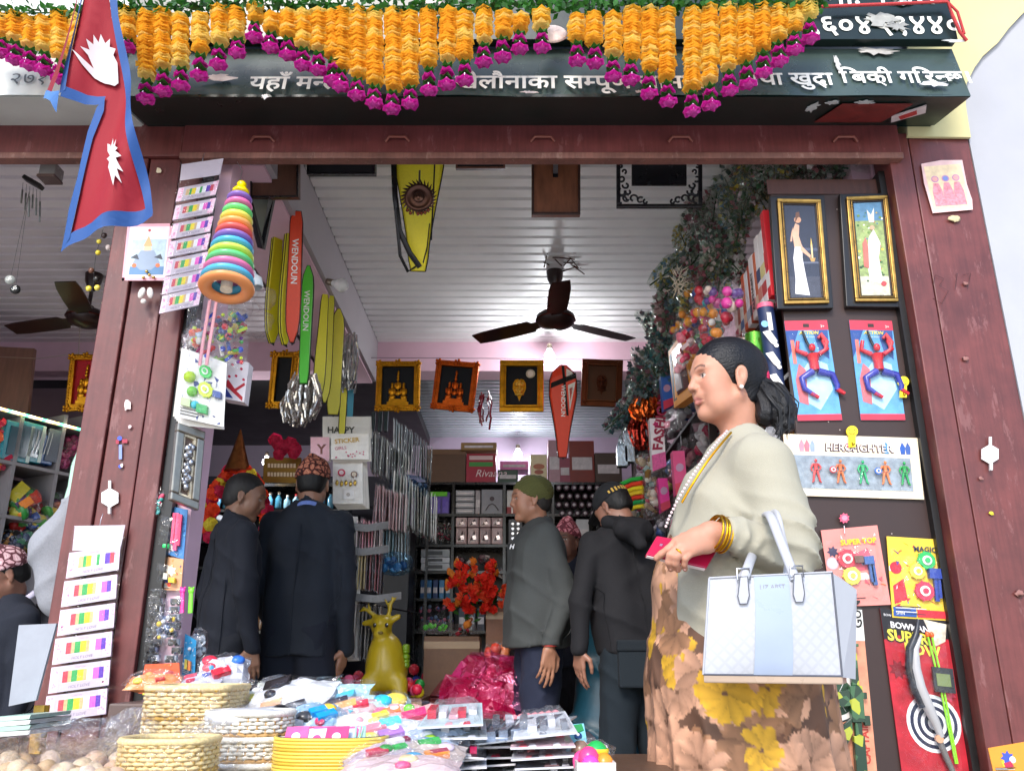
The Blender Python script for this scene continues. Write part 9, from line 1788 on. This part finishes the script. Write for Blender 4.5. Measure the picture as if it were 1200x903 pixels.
# stacks of blister packs
def stack(px0,px1,ys,Y0,Y1,cols,label,seed,slopes=None):
 rn=random.Random(seed)
 for i,py in enumerate(ys):
  j=rn.uniform(-4,4);x0,x1=W(px0+j,py,Y0).x,W(px1+j,py,Y0).x;z=W(px0,py,Y0).z;dz=rn.uniform(-.004,.012);ya=rn.uniform(-.02,.02);rise=.012+rn.uniform(0,.02);t=T('blister_pack',label % ('topmost' if i == 0 else 'lowest' if i == len(ys)-1 else ('second','third','fourth','fifth','sixth','seventh')[i-1]),'toy pack',(x0,Y0,z));cc=cols[i % len(cols)]
  P=Panel(Vector((x0,Y0+ya,z)),Vector((x1,Y0-ya,z+dz)),Vector((x1-.01,Y1-ya,z+dz+rise)),Vector((x0+.01,Y1+ya,z+rise)));b=MB();P.rect(b,0,0,1,1,-.003,0,M(cc[0],'paper',var=.12));P.rect(b,0,-.004,1,.0,-.0035,.0002,M('#d8d8dc','paper'));b.obj('card',t);b=MB()
  for k in range(5): c_=cc[1+k % (len(cc)-1)];a,e=.08+.17*k+rn.uniform(-.02,.02),rn.uniform(.1,.5);P.rect(b,a,e,a+rn.uniform(.08,.15),e+rn.uniform(.15,.4),.0005,.008+.010*rn.random(),M(c_,'plastic',rough=.2))
  for k in range(3): a=rn.uniform(.1,.8);P.poly(b,[(a,.02),(a+.12,.03),(a+.1,.14),(a+.02,.12)],0,.001,M(cc[1+(k+1) % (len(cc)-1)],'paper'))
  b.obj('toy_pieces',t);b=MB();n1,n2=8,5;vs=[P.pt(.03+.94*u_/n1,.03+.9*v_/n2,.022*(0 < u_ < n1 and 0 < v_ < n2)+rn.uniform(-.003,.004)) for v_ in range(n2+1) for u_ in range(n1+1)];b.add(vs,[(v_*(n1+1)+u_,v_*(n1+1)+u_+1,(v_+1)*(n1+1)+u_+1,(v_+1)*(n1+1)+u_) for v_ in range(n2) for u_ in range(n1)],film(op=.18,rough=.06,scale=24));b.obj('blister',t)
ck=[('#b8c8cc','#c83c4c','#e8e8ec','#d8a0a8'),('#8c9498','#2c2c34','#c8c8d0'),('#1c1c20','#e8e8e8','#c8285c','#3c3c44'),('#26262c','#c8c8cc','#c83050','#8c8c94'),('#c8c8cc','#2c2c34','#7c7c88'),('#1c1c20','#c8c8d0','#50505c')]
stack(492,568,(851,864,884,893,903,912),1.70,1.92,ck,'%s pack in the left stack of blister packed toys',51)
stack(520,610,(862,876,888,899,910),1.78,1.98,ck[::-1],'%s pack in the middle stack of black carded toys',52)
stack(600,676,(864,876,889,899,909),1.72,1.94,[('#c8ccd0','#7c8088','#d8d8dc'),('#c8a8b0','#c8505c','#e8e8ec'),('#b8b8bc','#2c2c34','#a04c50'),('#2c2c30','#c8c8cc','#8c6c6c')],'%s pack in the right stack of grey carded toys',53)
t=T('grape_pack','silver strip pack tilted over the middle stack with red beads along its top','toy pack',W(610,850,1.9));P=Panel(W(548,872,1.74),W(640,862,1.76),W(676,838,1.95),W(560,852,1.95));b=MB();P.rect(b,0,0,1,1,-.003,0,M('#b8c0c8','foil',rough=.3));b.obj('card',t)
for k in range(6): b=MB();P.rect(b,.06+.15*k,.15,.17+.15*k,.8,0,.014,M('#8c98ac','foil'));b.obj('cell',t)
b=MB();[b.ell(P.pt(.3+.07*k,1.0,.008),.010,M('#e08890','plastic'),8) for k in range(8)];b.obj('beads',t)
t=T('animal_card','pale blue card with green print and round eye toy, standing behind the right stack','toy pack',W(690,868,1.85));P=PQ((665,866),(688,864),(684,848),(660,848),1.9);P=Panel(W(664,872,1.82),W(688,868,1.82),W(684,847,1.86),W(660,849,1.86));b=MB();P.rect(b,0,0,1,1,-.004,0,M('#7cc0d0','paper'));b.obj('card',t);b=MB();P.poly(b,[(.05,.55),(.5,.45),(.95,.6),(.9,.95),(.1,.9)],0,.002,M('#2c8c4c','paper'));P.disc(b,.62,.3,.008,0,.004,M('#1c3c6c','plastic'),12);P.disc(b,.62,.32,.003,.004,.006,M('#e8e8e8','plastic'));b.obj('print',t)
t=T('toy_crate','white open box of pink and rainbow toys at the right end of the table','box',W(700,900,1.7));x0,x1=W(676,900,1.66).x,W(722,900,1.66).x;zz=W(700,893,1.66).z;b=MB()
for lo,hi in (((x0,1.66,TZ),(x1,1.665,zz)),((x0,1.86,TZ),(x1,1.865,zz+.01)),((x0,1.6655,TZ),(x0+.004,1.8595,zz)),((x1-.004,1.6655,TZ),(x1,1.8595,zz))): b.box(lo,hi,M('#c8c0b8','paper'))
b.obj('crate_sides',t)
rn=random.Random(61)
for i,(px,py,Y,r,cc,lab) in enumerate(((699,885,1.74,.024,'#28a850','green and yellow banded egg toy in the white box'),(690,889,1.70,.020,'#e0407c','pink toy ball beside the egg toy'),(682,892,1.72,.018,'#e85090','small hot pink ball at the left of the white box'),(692,898,1.68,.018,'#c848b0','violet pink ball low in the white box'),(708,895,1.70,.018,'#e8902c','orange ball at the right of the white box'),(680,880,1.76,.018,'#8c7060','brown packet ball at the back of the white box'))):
 t=T('toy_ball',lab,'toy',W(px,py,Y));b=MB();cc_=W(px,py,Y);b.ell(cc_,(r,r,r*1.15),M(cc,'plastic'),16);b.obj('shell',t)
 if i == 0: 
  for k,c2 in enumerate(('#e8c820','#e85c28','#d83048')): b=MB();zz_=r*(.35-.4*k);rr=math.sqrt(max(r*r-zz_*zz_,0))*1.04;b.lathe([(rr,-.004),(rr+.001,0),(rr,.004)],cc_+Vector((0,0,zz_*1.1)),M(c2,'plastic'),n=20);b.obj('coloured_band',t)
blobbag(W(686,888,1.8),(.06,.05,.035),910,['#d8c8c0','#c87880','#8c8c90'],n=10,label='crumpled clear bag among the toys of the white box',name='toy_bag')
for i,(px,py,Y,cc) in enumerate(((560,880,2.1,'#8c2c50'),(620,885,2.15,'#50505c'),(660,885,2.1,'#3c3c44'))): a=W(px-35,900,Y);b=MB();b.box((a.x,Y-.06,TZ),(a.x+.14,Y+.1,.56),M(cc,'paper'));b.obj('stock_box',None,('wine red','grey','charcoal')[i]+' stock box behind the blister pack stacks','box',bevel=.003)
